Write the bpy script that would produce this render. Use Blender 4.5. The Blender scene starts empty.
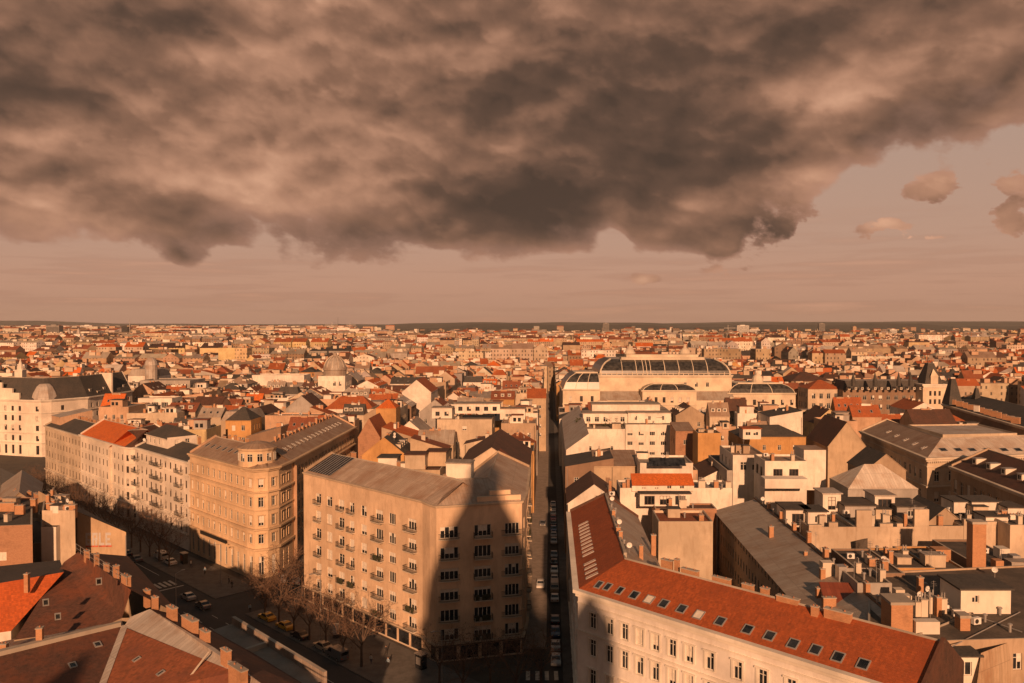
import bpy, math, random
import numpy as np
from mathutils import Vector, Matrix

R = math.radians
rnd = random.Random(7)
sc = bpy.context.scene
col = sc.collection

# ------------------------------------------------------------ camera
HC, F = 60.0, 800.0
TH = math.atan(18.5 / F)
cd = bpy.data.cameras.new("camera")
cam = bpy.data.objects.new("camera", cd)
col.objects.link(cam)
cam.location = (0, 0, HC)
cam.rotation_euler = (math.pi / 2 - TH, 0, 0)
cd.sensor_width = 36
cd.lens = 36 * F / 1024
cd.clip_start = 0.5
cd.clip_end = 40000
sc.camera = cam

# ------------------------------------------------------------ sun and sky
SUN_EL, SUN_AZ = 18.5, -1.6          # shadows run towards azimuth SUN_AZ (from +Y, clockwise positive)
ld = bpy.data.lights.new("sun", 'SUN')
ld.energy = 5.0
ld.angle = R(0.8)
ld.color = (1.0, 0.52, 0.27)
sun = bpy.data.objects.new("sun", ld)
col.objects.link(sun)
sd = Vector((math.sin(R(SUN_AZ)) * math.cos(R(SUN_EL)), math.cos(R(SUN_AZ)) * math.cos(R(SUN_EL)), -math.sin(R(SUN_EL))))
sun.rotation_euler = sd.to_track_quat('-Z', 'Y').to_euler()

sc.view_settings.view_transform = 'Standard'
sc.view_settings.look = 'None'
sc.view_settings.exposure = 0.12
sc.view_settings.gamma = 1.0
sc.view_settings.use_curve_mapping = False
sc.render.engine = 'CYCLES'
sc.cycles.use_denoising = True
sc.cycles.max_bounces = 5
sc.cycles.diffuse_bounces = 3
sc.cycles.volume_bounces = 0

world = bpy.data.worlds.new("World")
sc.world = world
world.use_nodes = True
world.cycles.sampling_method = 'MANUAL'
world.cycles.sample_map_resolution = 512


class NT:
    """short-hand for building node trees"""
    def __init__(s, tree):
        s.t = tree
        tree.nodes.clear()

    def n(s, typ, **kw):
        nd = s.t.nodes.new(typ)
        for k, v in kw.items():
            setattr(nd, k, v)
        return nd

    def l(s, a, b):
        s.t.links.new(a, b)

    def put(s, sock, v):
        if isinstance(v, bpy.types.NodeSocket):
            s.l(v, sock)
        elif v is not None:
            if isinstance(v, tuple) and len(v) == 3 and sock.type == 'RGBA':
                v = (*v, 1)
            sock.default_value = v

    def m(s, op, a, b=None, c=None, clamp=False):
        nd = s.n('ShaderNodeMath', operation=op, use_clamp=clamp)
        s.put(nd.inputs[0], a)
        if b is not None: s.put(nd.inputs[1], b)
        if c is not None: s.put(nd.inputs[2], c)
        return nd.outputs[0]

    def mix(s, f, a, b, mode='MIX'):
        nd = s.n('ShaderNodeMix', data_type='RGBA', blend_type=mode)
        s.put(nd.inputs[0], f)
        s.put(nd.inputs[6], a)
        s.put(nd.inputs[7], b)
        return nd.outputs[2]

    def rng(s, v, a, b, c=0.0, d=1.0, smooth=False):
        nd = s.n('ShaderNodeMapRange')
        nd.interpolation_type = 'SMOOTHSTEP' if smooth else 'LINEAR'
        s.put(nd.inputs[0], v)
        for i, x in enumerate((a, b, c, d)):
            s.put(nd.inputs[i + 1], x)
        return nd.outputs[0]

    def noise(s, vec, scale, detail=4, rough=0.55, dist=0.0, lac=2.0):
        nd = s.n('ShaderNodeTexNoise')
        if vec is not None: s.l(vec, nd.inputs['Vector'])
        nd.inputs['Scale'].default_value = scale
        nd.inputs['Detail'].default_value = detail
        nd.inputs['Roughness'].default_value = rough
        nd.inputs['Lacunarity'].default_value = lac
        nd.inputs['Distortion'].default_value = dist
        return nd.outputs[0]

    def xyz(s, x, y, z):
        nd = s.n('ShaderNodeCombineXYZ')
        s.put(nd.inputs[0], x); s.put(nd.inputs[1], y); s.put(nd.inputs[2], z)
        return nd.outputs[0]

    def sep(s, v):
        nd = s.n('ShaderNodeSeparateXYZ')
        s.l(v, nd.inputs[0])
        return nd.outputs

    def ramp(s, f, stops):
        nd = s.n('ShaderNodeValToRGB')
        cr = nd.color_ramp
        while len(cr.elements) < len(stops):
            cr.elements.new(0.5)
        for e, (p, c) in zip(cr.elements, stops):
            e.position = p
            e.color = (*c, 1)
        s.l(f, nd.inputs[0])
        return nd.outputs[0]


def build_sky():
    w = NT(world.node_tree)
    out = w.n('ShaderNodeOutputWorld')
    tc = w.n('ShaderNodeTexCoord').outputs['Generated']
    x, y, z = w.sep(tc)
    zc = w.m('MAXIMUM', z, 0.0)
    # nearly cylindrical picture of the sky: azimuth and elevation in degrees / 10
    az = w.m('MULTIPLY', w.m('ARCTAN2', x, y), 5.7296)
    el = w.m('MULTIPLY', w.m('ARCSINE', z), 5.7296)

    def blob(a, e, ra, re):
        da = w.m('DIVIDE', w.m('SUBTRACT', az, a), ra)
        de = w.m('DIVIDE', w.m('SUBTRACT', el, e), re)
        q = w.m('ADD', w.m('MULTIPLY', da, da), w.m('MULTIPLY', de, de))
        return w.m('EXPONENT', w.m('MULTIPLY', q, -1.0))

    def px(pxx, pyy):
        return math.degrees(math.atan((pxx - 512) / F)) / 10, math.degrees(math.atan((323 - pyy) / F * math.cos(math.atan((pxx - 512) / F)))) / 10

    def pb(pxx, pyy, rx, ry):
        a, e = px(pxx, pyy)
        return blob(a, e, rx / F * 5.73, ry / F * 5.73)

    dz = w.m('ADD', zc, 0.10)
    pu = w.m('DIVIDE', x, dz)
    pv = w.m('DIVIDE', y, dz)
    P = w.xyz(pu, w.m('MULTIPLY', pv, 1.0), 3.7)
    P2 = w.xyz(w.m('ADD', pu, 0.05), w.m('ADD', pv, -0.12), 3.78)
    # slanting, gently stretched coordinates: the bank drifts down to the right
    sk = w.m('ADD', w.m('MULTIPLY', el, 1.45), w.m('MULTIPLY', az, 0.18))
    E = w.xyz(az, sk, 4.3)
    E2 = w.xyz(w.m('ADD', az, 0.04), w.m('SUBTRACT', sk, 0.12), 4.3)
    n1 = w.noise(P, 0.62, 9, 0.50, 0.15)
    n2 = w.noise(P2, 0.62, 9, 0.50, 0.15)
    e1 = w.noise(E, 1.0, 9, 0.52, 0.0)
    e2 = w.noise(E2, 1.0, 9, 0.52, 0.0)
    relief = w.m('ADD', w.m('MULTIPLY', w.m('SUBTRACT', n1, n2), 0.15), w.m('MULTIPLY', w.m('SUBTRACT', e1, e2), 1.25))
    big = w.noise(E, 0.45, 3, 0.5, 0.0)
    m1 = w.noise(E, 0.9, 3.5, 0.42, 0.35)
    m2 = w.noise(w.xyz(w.m('ADD', az, 0.07), w.m('SUBTRACT', sk, 0.24), 4.3), 0.9, 3.5, 0.42, 0.35)
    relief = w.m('ADD', relief, w.m('MULTIPLY', w.m('SUBTRACT', m1, m2), 0.9))
    fine = w.noise(E, 3.4, 8, 0.58, 0.0)
    wn = w.m('MULTIPLY', w.m('SUBTRACT', w.noise(E, 2.0, 5, 0.55), 0.5), 0.55)

    def puffs(dx, dy):
        v = w.n('ShaderNodeTexVoronoi', feature='F1')
        v.inputs['Scale'].default_value = 1.15
        v.inputs['Detail'].default_value = 2.0
        v.inputs['Roughness'].default_value = 0.55
        w.l(w.xyz(w.m('ADD', w.m('ADD', az, wn), dx), w.m('ADD', w.m('MULTIPLY', w.m('ADD', sk, wn), 1.15), dy), 2.2), v.inputs['Vector'])
        return w.m('SUBTRACT', 1.0, v.outputs['Distance'])
    f1, f2 = puffs(0, 0), puffs(0.03, -0.10)
    relief = w.m('ADD', relief, w.m('MULTIPLY', w.m('SUBTRACT', f1, f2), 0.42))
    # ---- how bright the cloud body is
    b = w.m('ADD', 0.40, w.m('MULTIPLY', relief, 1.0))
    b = w.m('ADD', b, w.m('MULTIPLY', w.m('SUBTRACT', fine, 0.5), 0.26))
    b = w.m('ADD', b, w.m('MULTIPLY', w.m('SUBTRACT', big, 0.5), 0.30))
    for (cx, cy, rx, ry, s) in ((262, 60, 60, 18, .34), (150, 48, 60, 14, .16), (150, 178, 45, 14, .20), (275, 212, 60, 24, .34), (350, 205, 60, 18, .12), (25, 140, 50, 22, .24), (60, 205, 70, 22, .20), (330, 110, 90, 26, .18), (400, 60, 60, 20, .12),
                                (230, 130, 200, 60, .08), (840, 105, 38, 22, .30), (812, 172, 36, 30, .28), (760, 190, 40, 14, .12), (618, 212, 18, 20, .34), (700, 204, 36, 12, .26), (565, 110, 60, 22, .10), (900, 40, 80, 26, .12), (1000, 60, 40, 40, .10),
                                (620, 100, 70, 26, -.16), (640, 170, 120, 42, -.32), (520, 205, 110, 30, -.24), (420, 240, 170, 16, -.22), (190, 255, 150, 9, -.20), (730, 140, 70, 30, -.20), (900, 138, 60, 20, -.24), (760, 235, 40, 12, -.18), (680, 245, 40, 8, -.14),
                                (690, 50, 130, 40, -.14), (90, 95, 110, 26, -.14), (190, 20, 80, 16, -.14), (180, 130, 90, 12, -.12), (480, 30, 70, 20, -.10), (60, 235, 90, 9, -.10), (940, 90, 50, 20, -.12),
                                (932, 190, 30, 14, .35), (885, 222, 30, 9, .35), (910, 236, 40, 6, .35), (722, 247, 14, 7, .1), (722, 272, 26, 9, .4), (645, 280, 18, 6, .35), (930, 275, 70, 8, .35), (1008, 178, 30, 16, .34), (1012, 215, 30, 20, .26), (95, 256, 40, 8, .25)):
        b = w.m('ADD', b, w.m('MULTIPLY', pb(cx, cy, rx, ry), s))
    ccol = w.ramp(b, [(0.0, (.064, .041, .030)), (0.22, (.11, .063, .043)), (0.45, (.24, .124, .078)), (0.66, (.43, .222, .137)), (1.0, (.74, .41, .26))])
    # ---- where the cloud bank is
    a1, _ = px(640, 0)
    edge = w.m('ADD', 0.35, w.m('MULTIPLY', w.rng(az, 1.5, 2.6, 0, 1, True), 0.58))          # lower rim in degrees / 10
    edge = w.m('ADD', edge, w.m('MULTIPLY', w.rng(az, -0.5, 1.6, 0, 1, True), 0.10))
    en = w.m('ADD', w.m('MULTIPLY', w.m('SUBTRACT', e1, 0.5), 0.55), w.m('MULTIPLY', w.m('SUBTRACT', fine, 0.5), 0.42))
    en = w.m('ADD', en, w.m('MULTIPLY', w.m('SUBTRACT', f1, 0.36), 0.34))
    dist = w.m('ADD', w.m('SUBTRACT', el, edge), en)
    for (cx, cy, rx, ry, s) in ((690, 222, 40, 22, .30), (775, 226, 40, 20, .30), (615, 235, 16, 16, -.2), (640, 215, 20, 14, .2), (1018, 178, 26, 18, .22), (1012, 222, 30, 20, .40),
                                (930, 195, 26, 13, .45), (885, 228, 24, 9, .46), (910, 239, 40, 4, .30), (722, 249, 12, 6, .36), (722, 273, 22, 8, .34), (645, 280, 16, 5, .28),
                                (930, 275, 60, 6, .42), (185, 258, 40, 7, .08)):
        q = pb(cx, cy, rx * 1.15, ry * 1.15)
        if cx > 700 and cy > 170 or cy > 270: q = w.m('MULTIPLY', q, w.rng(fine, 0.36, 0.60, 0.15, 1.5))
        dist = w.m('ADD', dist, w.m('MULTIPLY', q, s * 1.45))
    mask = w.rng(dist, 0.0, 0.10, 0, 1, True)
    thin = w.rng(dist, 0.0, 0.30, 0.45, 0.0, True)
    ccol = w.mix(thin, ccol, (.52, .27, .185))
    # ---- the clear air below and behind
    nis = w.n('ShaderNodeTexSky')
    nis.sky_type = 'NISHITA'
    nis.sun_disc = False
    nis.sun_elevation = R(SUN_EL)
    nis.sun_rotation = R(180 + SUN_AZ)
    nis.dust_density = 3.0
    nis.air_density = 1.2
    skyc = w.mix(1.0, nis.outputs[0], (1.75, .62, .30), 'MULTIPLY')
    skyc = w.mix(1.0, skyc, (.085, .085, .085), 'MULTIPLY')
    base = w.ramp(w.rng(el, -0.05, 1.3), [(0.0, (.42, .23, .155)), (0.22, (.48, .27, .185)), (0.45, (.45, .28, .205)), (1.0, (.41, .285, .225))])
    clear = w.mix(0.92, skyc, base)
    # thin flat streaks low over the horizon
    S = w.xyz(w.m('MULTIPLY', az, 0.55), w.m('MULTIPLY', el, 9.0), 9.1)
    st = w.noise(S, 1.5, 6, 0.55, 0.3)
    sm = w.m('MULTIPLY', w.rng(st, 0.47, 0.62, 0, 1, True), w.rng(el, 0.95, 0.15, 0, 0.45, True))
    stc = w.mix(w.rng(st, 0.55, 0.75), (.33, .17, .115), (.62, .31, .19))
    clear = w.mix(sm, clear, stc)
    skyf = w.mix(mask, clear, ccol)
    # unseen sky overhead, darkened and cooled on purpose to deepen the shade below
    skyf = w.mix(w.rng(el, 2.4, 3.6, 0, 1, True), skyf, w.mix(big, (.058, .070, .068), (.095, .105, .10)))
    # below the horizon: the ground's own dim tone
    skyf = w.mix(w.rng(z, -0.012, -0.006), (.06, .045, .035), skyf)
    skyf = w.mix(1.0, skyf, (10, 10, 10), 'MULTIPLY')
    bg = w.n('ShaderNodeBackground')
    w.l(skyf, bg.inputs[0])
    bg.inputs[1].default_value = 0.1
    w.l(bg.outputs[0], out.inputs[0])


build_sky()


# ------------------------------------------------------------ pixel -> place helpers (used once, to survey the site)
def P(px, py, z):
    """the point at height z that the surveyed picture point (px, py) lies on"""
    d = Vector((px - 512, F * math.cos(TH) + (341.5 - py) * math.sin(TH), -F * math.sin(TH) + (341.5 - py) * math.cos(TH)))
    k = (z - HC) / d.z
    return Vector((d.x * k, d.y * k, z))


def proj(p):
    x, y, z = p[0], p[1], p[2] - HC
    dep = y * math.cos(TH) - z * math.sin(TH)
    up = y * math.sin(TH) + z * math.cos(TH)
    return 512 + F * x / dep, 341.5 - F * up / dep


def u_at(A, B, px):
    """distance along wall A->B where the picture column px meets it"""
    k = (px - 512) / F
    dx, dy = B[0] - A[0], B[1] - A[1]
    t = (k * A[1] - A[0]) / (dx - k * dy)
    return t * math.hypot(dx, dy)


def on_plane(px, py, a, b, c):
    d = P(px, py, 0) - cam.location
    n = (b - a).cross(c - a)
    t = n.dot(a - cam.location) / n.dot(d)
    return cam.location + d * t


SX = 0.0475   # the long straight street drifts this much per metre


def W(a, b, z=0.0):
    """street grid (a across, b along) -> world"""
    return Vector((a + SX * b, b - SX * a * 0, z))


# ------------------------------------------------------------ materials
MATS = {}


def new_mat(name):
    m = bpy.data.materials.new(name)
    m.use_nodes = True
    w = NT(m.node_tree)
    out = w.n('ShaderNodeOutputMaterial')
    bs = w.n('ShaderNodeBsdfPrincipled')
    w.l(bs.outputs[0], out.inputs[0])
    return m, w, bs


def bump(w, bs, h, strength=0.4, dist=0.05):
    b = w.n('ShaderNodeBump')
    b.inputs['Strength'].default_value = strength
    b.inputs['Distance'].default_value = dist
    w.l(h, b.inputs['Height'])
    w.l(b.outputs[0], bs.inputs['Normal'])


def sc3(c, k):
    return tuple(min(1, max(0, x * k)) for x in c)


def plaster(name, c, dirt=0.5, rough=0.9):
    if name in MATS: return MATS[name]
    m, w, bs = new_mat(name)
    pos = w.n('ShaderNodeNewGeometry').outputs['Position']
    x, y, z = w.sep(pos)
    uv = w.n('ShaderNodeTexCoord').outputs['UV']
    big = w.noise(pos, 0.12, 4, 0.6)
    mid = w.noise(pos, 0.9, 5, 0.6)
    streak = w.noise(w.xyz(w.m('MULTIPLY', x, 1.3), w.m('MULTIPLY', y, 1.3), w.m('MULTIPLY', z, 0.32)), 1.0, 5, 0.6)
    c1 = w.mix(w.rng(big, 0.38, 0.62), sc3(c, 0.80), sc3(c, 1.10))
    c1 = w.mix(w.m('MULTIPLY', w.rng(mid, 0.5, 0.75), 0.35 * dirt), c1, sc3((c[0] * .9, c[1] * .8, c[2] * .7), 0.75))
    c1 = w.mix(w.m('MULTIPLY', w.rng(streak, 0.50, 0.70), 0.5 * dirt), c1, sc3((c[0], c[1] * .88, c[2] * .78), 0.52))
    w.l(c1, bs.inputs['Base Color'])
    bs.inputs['Roughness'].default_value = rough
    bump(w, bs, mid, 0.25, 0.03)
    MATS[name] = m
    return m


def tiles(name, c, c2=None, moss=0.5, rough=0.8):
    """rows of roof tiles, with patches of other colour"""
    if name in MATS: return MATS[name]
    m, w, bs = new_mat(name)
    pos = w.n('ShaderNodeNewGeometry').outputs['Position']
    uv = w.n('ShaderNodeTexCoord').outputs['UV']
    c2 = c2 or sc3(c, 0.55)
    u, v, _ = w.sep(uv)
    row = w.m('FRACT', w.m('MULTIPLY', v, 3.0))
    cell = w.n('ShaderNodeTexWhiteNoise', noise_dimensions='2D')
    w.l(w.xyz(w.m('FLOOR', w.m('MULTIPLY', u, 4.0)), w.m('FLOOR', w.m('MULTIPLY', v, 3.0)), 0.0), cell.inputs['Vector'])
    big = w.noise(pos, 0.22, 5, 0.65)
    mid = w.noise(pos, 1.3, 4, 0.65)
    streak = w.noise(w.xyz(w.m('MULTIPLY', u, 1.4), w.m('MULTIPLY', v, 0.22), 0.0), 1.0, 4, 0.6)
    cc = w.mix(w.m('MULTIPLY', cell.outputs[0], 0.8), sc3(c, 0.78), sc3(c, 1.22))
    cc = w.mix(w.rng(big, 0.45, 0.7), cc, c2)
    cc = w.mix(w.m('MULTIPLY', w.rng(mid, 0.5, 0.7), moss), cc, sc3((c[0] * .7, c[1] * .9, c[2] * .9), 0.6))
    cc = w.mix(w.m('MULTIPLY', w.rng(streak, 0.5, 0.75), 0.5), cc, sc3(c, 0.6))
    w.l(cc, bs.inputs['Base Color'])
    bs.inputs['Roughness'].default_value = rough
    bump(w, bs, w.m('ADD', row, w.m('MULTIPLY', cell.outputs[0], 0.4)), 0.55, 0.06)
    MATS[name] = m
    return m


def seam(name, c, metallic=0.0, rough=0.55, pitch=1.6):
    """standing-seam sheet metal"""
    if name in MATS: return MATS[name]
    m, w, bs = new_mat(name)
    pos = w.n('ShaderNodeNewGeometry').outputs['Position']
    uv = w.n('ShaderNodeTexCoord').outputs['UV']
    u, v, _ = w.sep(uv)
    f = w.m('FRACT', w.m('MULTIPLY', u, pitch))
    line = w.m('MAXIMUM', w.m('LESS_THAN', f, 0.07), w.m('LESS_THAN', w.m('FRACT', w.m('MULTIPLY', v, 0.22)), 0.012))
    cell = w.n('ShaderNodeTexWhiteNoise', noise_dimensions='2D')
    w.l(w.xyz(w.m('FLOOR', w.m('MULTIPLY', u, pitch)), w.m('FLOOR', w.m('MULTIPLY', v, 0.22)), 0.0), cell.inputs['Vector'])
    big = w.noise(pos, 0.25, 5, 0.65)
    streak = w.noise(w.xyz(w.m('MULTIPLY', u, 1.8), w.m('MULTIPLY', v, 0.15), 0.0), 1.0, 4, 0.6)
    cc = w.mix(cell.outputs[0], sc3(c, 0.9), sc3(c, 1.12))
    cc = w.mix(w.rng(big, 0.45, 0.7), cc, sc3((c[0] * 1.05, c[1] * .85, c[2] * .72), 0.72))
    cc = w.mix(w.m('MULTIPLY', w.rng(streak, 0.5, 0.72), 0.5), cc, sc3((c[0], c[1] * .8, c[2] * .65), 0.6))
    cc = w.mix(w.m('MULTIPLY', line, 0.65), cc, sc3(c, 0.4))
    w.l(cc, bs.inputs['Base Color'])
    bs.inputs['Metallic'].default_value = metallic
    bs.inputs['Roughness'].default_value = rough
    bump(w, bs, line, 0.4, 0.05)
    MATS[name] = m
    return m


def patchy(name, c, c2, scale=0.35, rough=0.9, lo=0.42, hi=0.62):
    """felt, gravel, asphalt: blotches over a base"""
    if name in MATS: return MATS[name]
    m, w, bs = new_mat(name)
    pos = w.n('ShaderNodeNewGeometry').outputs['Position']
    a = w.noise(pos, scale, 6, 0.68)
    b = w.noise(pos, scale * 9, 4, 0.7)
    cc = w.mix(w.rng(a, lo, hi), c, c2)
    cc = w.mix(w.m('MULTIPLY', w.rng(b, 0.4, 0.7), 0.45), cc, sc3(c, 0.6))
    w.l(cc, bs.inputs['Base Color'])
    bs.inputs['Roughness'].default_value = rough
    bump(w, bs, b, 0.3, 0.03)
    MATS[name] = m
    return m


def bricks(name, c, c2):
    if name in MATS: return MATS[name]
    m, w, bs = new_mat(name)
    uv = w.n('ShaderNodeTexCoord').outputs['UV']
    pos = w.n('ShaderNodeNewGeometry').outputs['Position']
    bt = w.n('ShaderNodeTexBrick')
    w.l(uv, bt.inputs['Vector'])
    bt.inputs['Scale'].default_value = 1.0
    bt.inputs['Brick Width'].default_value = 0.28
    bt.inputs['Row Height'].default_value = 0.09
    bt.inputs['Mortar Size'].default_value = 0.012
    bt.inputs['Color1'].default_value = (*c, 1)
    bt.inputs['Color2'].default_value = (*c2, 1)
    bt.inputs['Mortar'].default_value = (*sc3(c, 1.25), 1)
    n = w.noise(pos, 0.6, 5, 0.65)
    cc = w.mix(w.m('MULTIPLY', w.rng(n, 0.5, 0.72), 0.55), bt.outputs[0], sc3(c, 0.45))
    w.l(cc, bs.inputs['Base Color'])
    bs.inputs['Roughness'].default_value = 0.92
    bump(w, bs, n, 0.4, 0.05)
    MATS[name] = m
    return m


def plain(name, c, rough=0.6, metallic=0.0, spec=None):
    if name in MATS: return MATS[name]
    m, w, bs = new_mat(name)
    pos = w.n('ShaderNodeNewGeometry').outputs['Position']
    n = w.noise(pos, 2.5, 4, 0.6)
    w.l(w.mix(w.rng(n, 0.3, 0.7), sc3(c, 0.85), sc3(c, 1.1)), bs.inputs['Base Color'])
    bs.inputs['Roughness'].default_value = rough
    bs.inputs['Metallic'].default_value = metallic
    MATS[name] = m
    return m


def glass(name, c=(.02, .022, .025), rough=0.12):
    if name in MATS: return MATS[name]
    m, w, bs = new_mat(name)
    pos = w.n('ShaderNodeNewGeometry').outputs['Position']
    n = w.noise(pos, 0.7, 2, 0.5)
    w.l(w.mix(w.rng(n, 0.35, 0.65), sc3(c, 0.5), sc3(c, 1.9)), bs.inputs['Base Color'])
    bs.inputs['Roughness'].default_value = rough
    b = w.n('ShaderNodeBump'); b.inputs['Strength'].default_value = 0.06
    w.l(w.noise(pos, 0.9, 2, 0.5), b.inputs['Height']); w.l(b.outputs[0], bs.inputs['Normal'])
    MATS[name] = m
    return m


WALLC = {'cream': (.54, .44, .33), 'white': (.72, .66, .58), 'tan': (.40, .30, .21), 'ochre': (.50, .28, .11), 'peach': (.50, .33, .22),
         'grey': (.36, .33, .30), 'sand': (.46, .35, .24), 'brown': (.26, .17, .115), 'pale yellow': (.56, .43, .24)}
ROOFC = {'rust red': ('t', (.36, .095, .026), (.26, .07, .024)), 'bright orange': ('t', (.58, .135, .022), (.46, .105, .022)), 'dark brown': ('t', (.085, .042, .028), (.12, .05, .03)),
         'brick red': ('t', (.24, .075, .034), (.16, .055, .03)), 'grey metal': ('s', (.34, .295, .25), None), 'pale metal': ('s', (.42, .38, .34), None),
         'dark slate': ('t', (.06, .055, .05), (.085, .07, .06)), 'black felt': ('p', (.055, .048, .042), (.10, .08, .065)), 'light gravel': ('p', (.34, .29, .24), (.22, .18, .15)),
         'copper brown': ('s', (.31, .225, .165), None)}


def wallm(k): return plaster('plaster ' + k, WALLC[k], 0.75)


def roofm(k):
    t, a, b = ROOFC[k]
    if t == 't': return tiles('tiles ' + k, a, b)
    if t == 's': return seam('seam ' + k, a)
    return patchy('felt ' + k, a, b)


M_FRAME = plain('window paint', (.68, .64, .56), 0.5)
M_DFRAME = plain('dark window paint', (.09, .06, .045), 0.5)
M_GLASS = glass('window glass')
M_BLIND = plain('window blind', (.66, .60, .52), 0.8)
M_BRICK = bricks('chimney brick', (.44, .235, .125), (.34, .165, .085))
M_BRICK2 = bricks('old house brick', (.36, .20, .12), (.27, .14, .085))
M_TRIM = plaster('stone trim', (.58, .50, .40), 0.4)
M_TRIMW = plaster('white trim', (.72, .66, .57), 0.35)
M_IRON = plain('dark iron', (.03, .028, .026), 0.5)
M_STEEL = plain('galvanised steel', (.40, .38, .36), 0.4, 0.4)
M_WHITE = plain('white paint', (.72, .70, .66), 0.5)
M_CONC = plaster('concrete cap', (.40, .35, .29), 0.6)
M_POT = plain('clay pot', (.38, .17, .09), 0.85)
M_ASPH = patchy('asphalt', (.044, .043, .042), (.060, .057, .054), 0.25)
M_PAVE = patchy('pavement', (.15, .138, .125), (.10, .092, .082), 0.5)
M_LINE = patchy('road paint', (.62, .58, .50), (.42, .39, .34), 1.2)
M_SUNPAVE = patchy('sunlit street stone', (.30, .25, .21), (.22, .18, .15), 0.5)  # pavement stone, paled to carry the sunlit strip in its colour
M_YARD = patchy('yard ground', (.09, .078, .062), (.06, .05, .042), 0.2)


# ------------------------------------------------------------ mesh builder
WL = {}      # world origin of each object


def wl(o):
    return WL.get(o.name, Vector((0, 0, 0))) if o else Vector((0, 0, 0))


class MB:
    def __init__(s):
        s.v, s.f, s.m, s.c, s.mats = [], [], [], [], []

    def mi(s, mat):
        if mat not in s.mats: s.mats.append(mat)
        return s.mats.index(mat)

    def face(s, pts, mat, c=None):
        i = len(s.v)
        s.v.extend((p[0], p[1], p[2]) for p in pts)
        s.f.append(tuple(range(i, i + len(pts))))
        s.m.append(s.mi(mat))
        if c is not None: s.c.append(c)

    def wall(s, A, B, z0, z1, mat, c=None):
        """vertical quad, outward is to the side of (dy,-dx)"""
        s.face([(A[0], A[1], z0), (B[0], B[1], z0), (B[0], B[1], z1), (A[0], A[1], z1)], mat, c)

    def prism(s, poly, z0, z1, mside, mtop=None, c=None, bottom=False):
        n = len(poly)
        for i in range(n):
            s.wall(poly[i], poly[(i + 1) % n], z0, z1, mside, c)
        s.face([(p[0], p[1], z1) for p in poly], mtop or mside, c)
        if bottom: s.face([(p[0], p[1], z0) for p in reversed(poly)], mside, c)

    def box(s, cx, cy, z0, w, d, h, mat, rot=0.0, mtop=None):
        ca, sa = math.cos(rot), math.sin(rot)
        poly = [(cx + ca * x - sa * y, cy + sa * x + ca * y) for x, y in ((-w / 2, -d / 2), (w / 2, -d / 2), (w / 2, d / 2), (-w / 2, d / 2))]
        s.prism(poly, z0, z0 + h, mat, mtop, bottom=True)

    def strip(s, A, B, out, z0, z1, mat, back=0.0, e=0.0):
        """box along wall A->B standing `out` proud of it"""
        A = Vector((A[0], A[1])); B = Vector((B[0], B[1]))
        d = (B - A).normalized(); n = Vector((d.y, -d.x))
        A = A - d * e; B = B + d * e
        s.prism([A + n * out, B + n * out, B - n * back, A - n * back], z0, z1, mat, bottom=True)

    def bar(s, a, b, r, mat, n=4, r2=None):
        a = Vector(a); b = Vector(b)
        r2 = r if r2 is None else r2
        d = (b - a)
        if d.length < 1e-6: return
        d.normalize()
        u = d.orthogonal().normalized(); v = d.cross(u)
        ra = [a + (u * math.cos(t) + v * math.sin(t)) * r for t in [2 * math.pi * k / n for k in range(n)]]
        rb = [b + (u * math.cos(t) + v * math.sin(t)) * r2 for t in [2 * math.pi * k / n for k in range(n)]]
        for k in range(n):
            s.face([ra[k], ra[(k + 1) % n], rb[(k + 1) % n], rb[k]], mat)
        s.face(rb, mat)
        s.face(list(reversed(ra)), mat)

    def lathe(s, cx, cy, prof, mat, n=20, a0=0, a1=2 * math.pi, smooth=False):
        full = abs(a1 - a0 - 2 * math.pi) < 1e-6
        k = n if full else n + 1
        rings = []
        for r, z in prof:
            rings.append([(cx + r * math.cos(a0 + (a1 - a0) * i / n), cy + r * math.sin(a0 + (a1 - a0) * i / n), z) for i in range(k)])
        for j in range(len(rings) - 1):
            for i in range(n):
                i2 = (i + 1) % k
                q = [rings[j][i], rings[j][i2], rings[j + 1][i2], rings[j + 1][i]]
                if prof[j + 1][0] < 1e-4: q = q[:3]
                if prof[j][0] < 1e-4: q = [q[0], q[2], q[3]]
                s.face(q, mat)

    def build(s, name, parent=None, kind=None, smooth=False, origin=None):
        me = bpy.data.meshes.new(name)
        o = origin if origin is not None else wl(parent)
        v = np.array(s.v, dtype=np.float64).reshape(-1, 3) - np.array(o)
        me.from_pydata(v.tolist(), [], s.f)
        for m in s.mats: me.materials.append(m)
        me.polygons.foreach_set('material_index', s.m)
        finish_uv(me, np.array(o))
        if s.c:
            at = me.color_attributes.new('Col', 'FLOAT_COLOR', 'CORNER')
            tot = np.zeros(len(me.polygons), dtype=np.int32); me.polygons.foreach_get('loop_total', tot)
            cc = np.repeat(np.array([(*c, 1.0) if len(c) == 3 else c for c in s.c], dtype=np.float32), tot, axis=0)
            at.data.foreach_set('color', cc.ravel())
        if smooth: me.polygons.foreach_set('use_smooth', [True] * len(me.polygons))
        ob = bpy.data.objects.new(name, me)
        col.objects.link(ob)
        if parent:
            ob.parent = parent
            WL[ob.name] = Vector(o)
        else:
            ob.location = o
            WL[ob.name] = Vector(o)
        if kind: ob['kind'] = kind
        return ob


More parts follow.
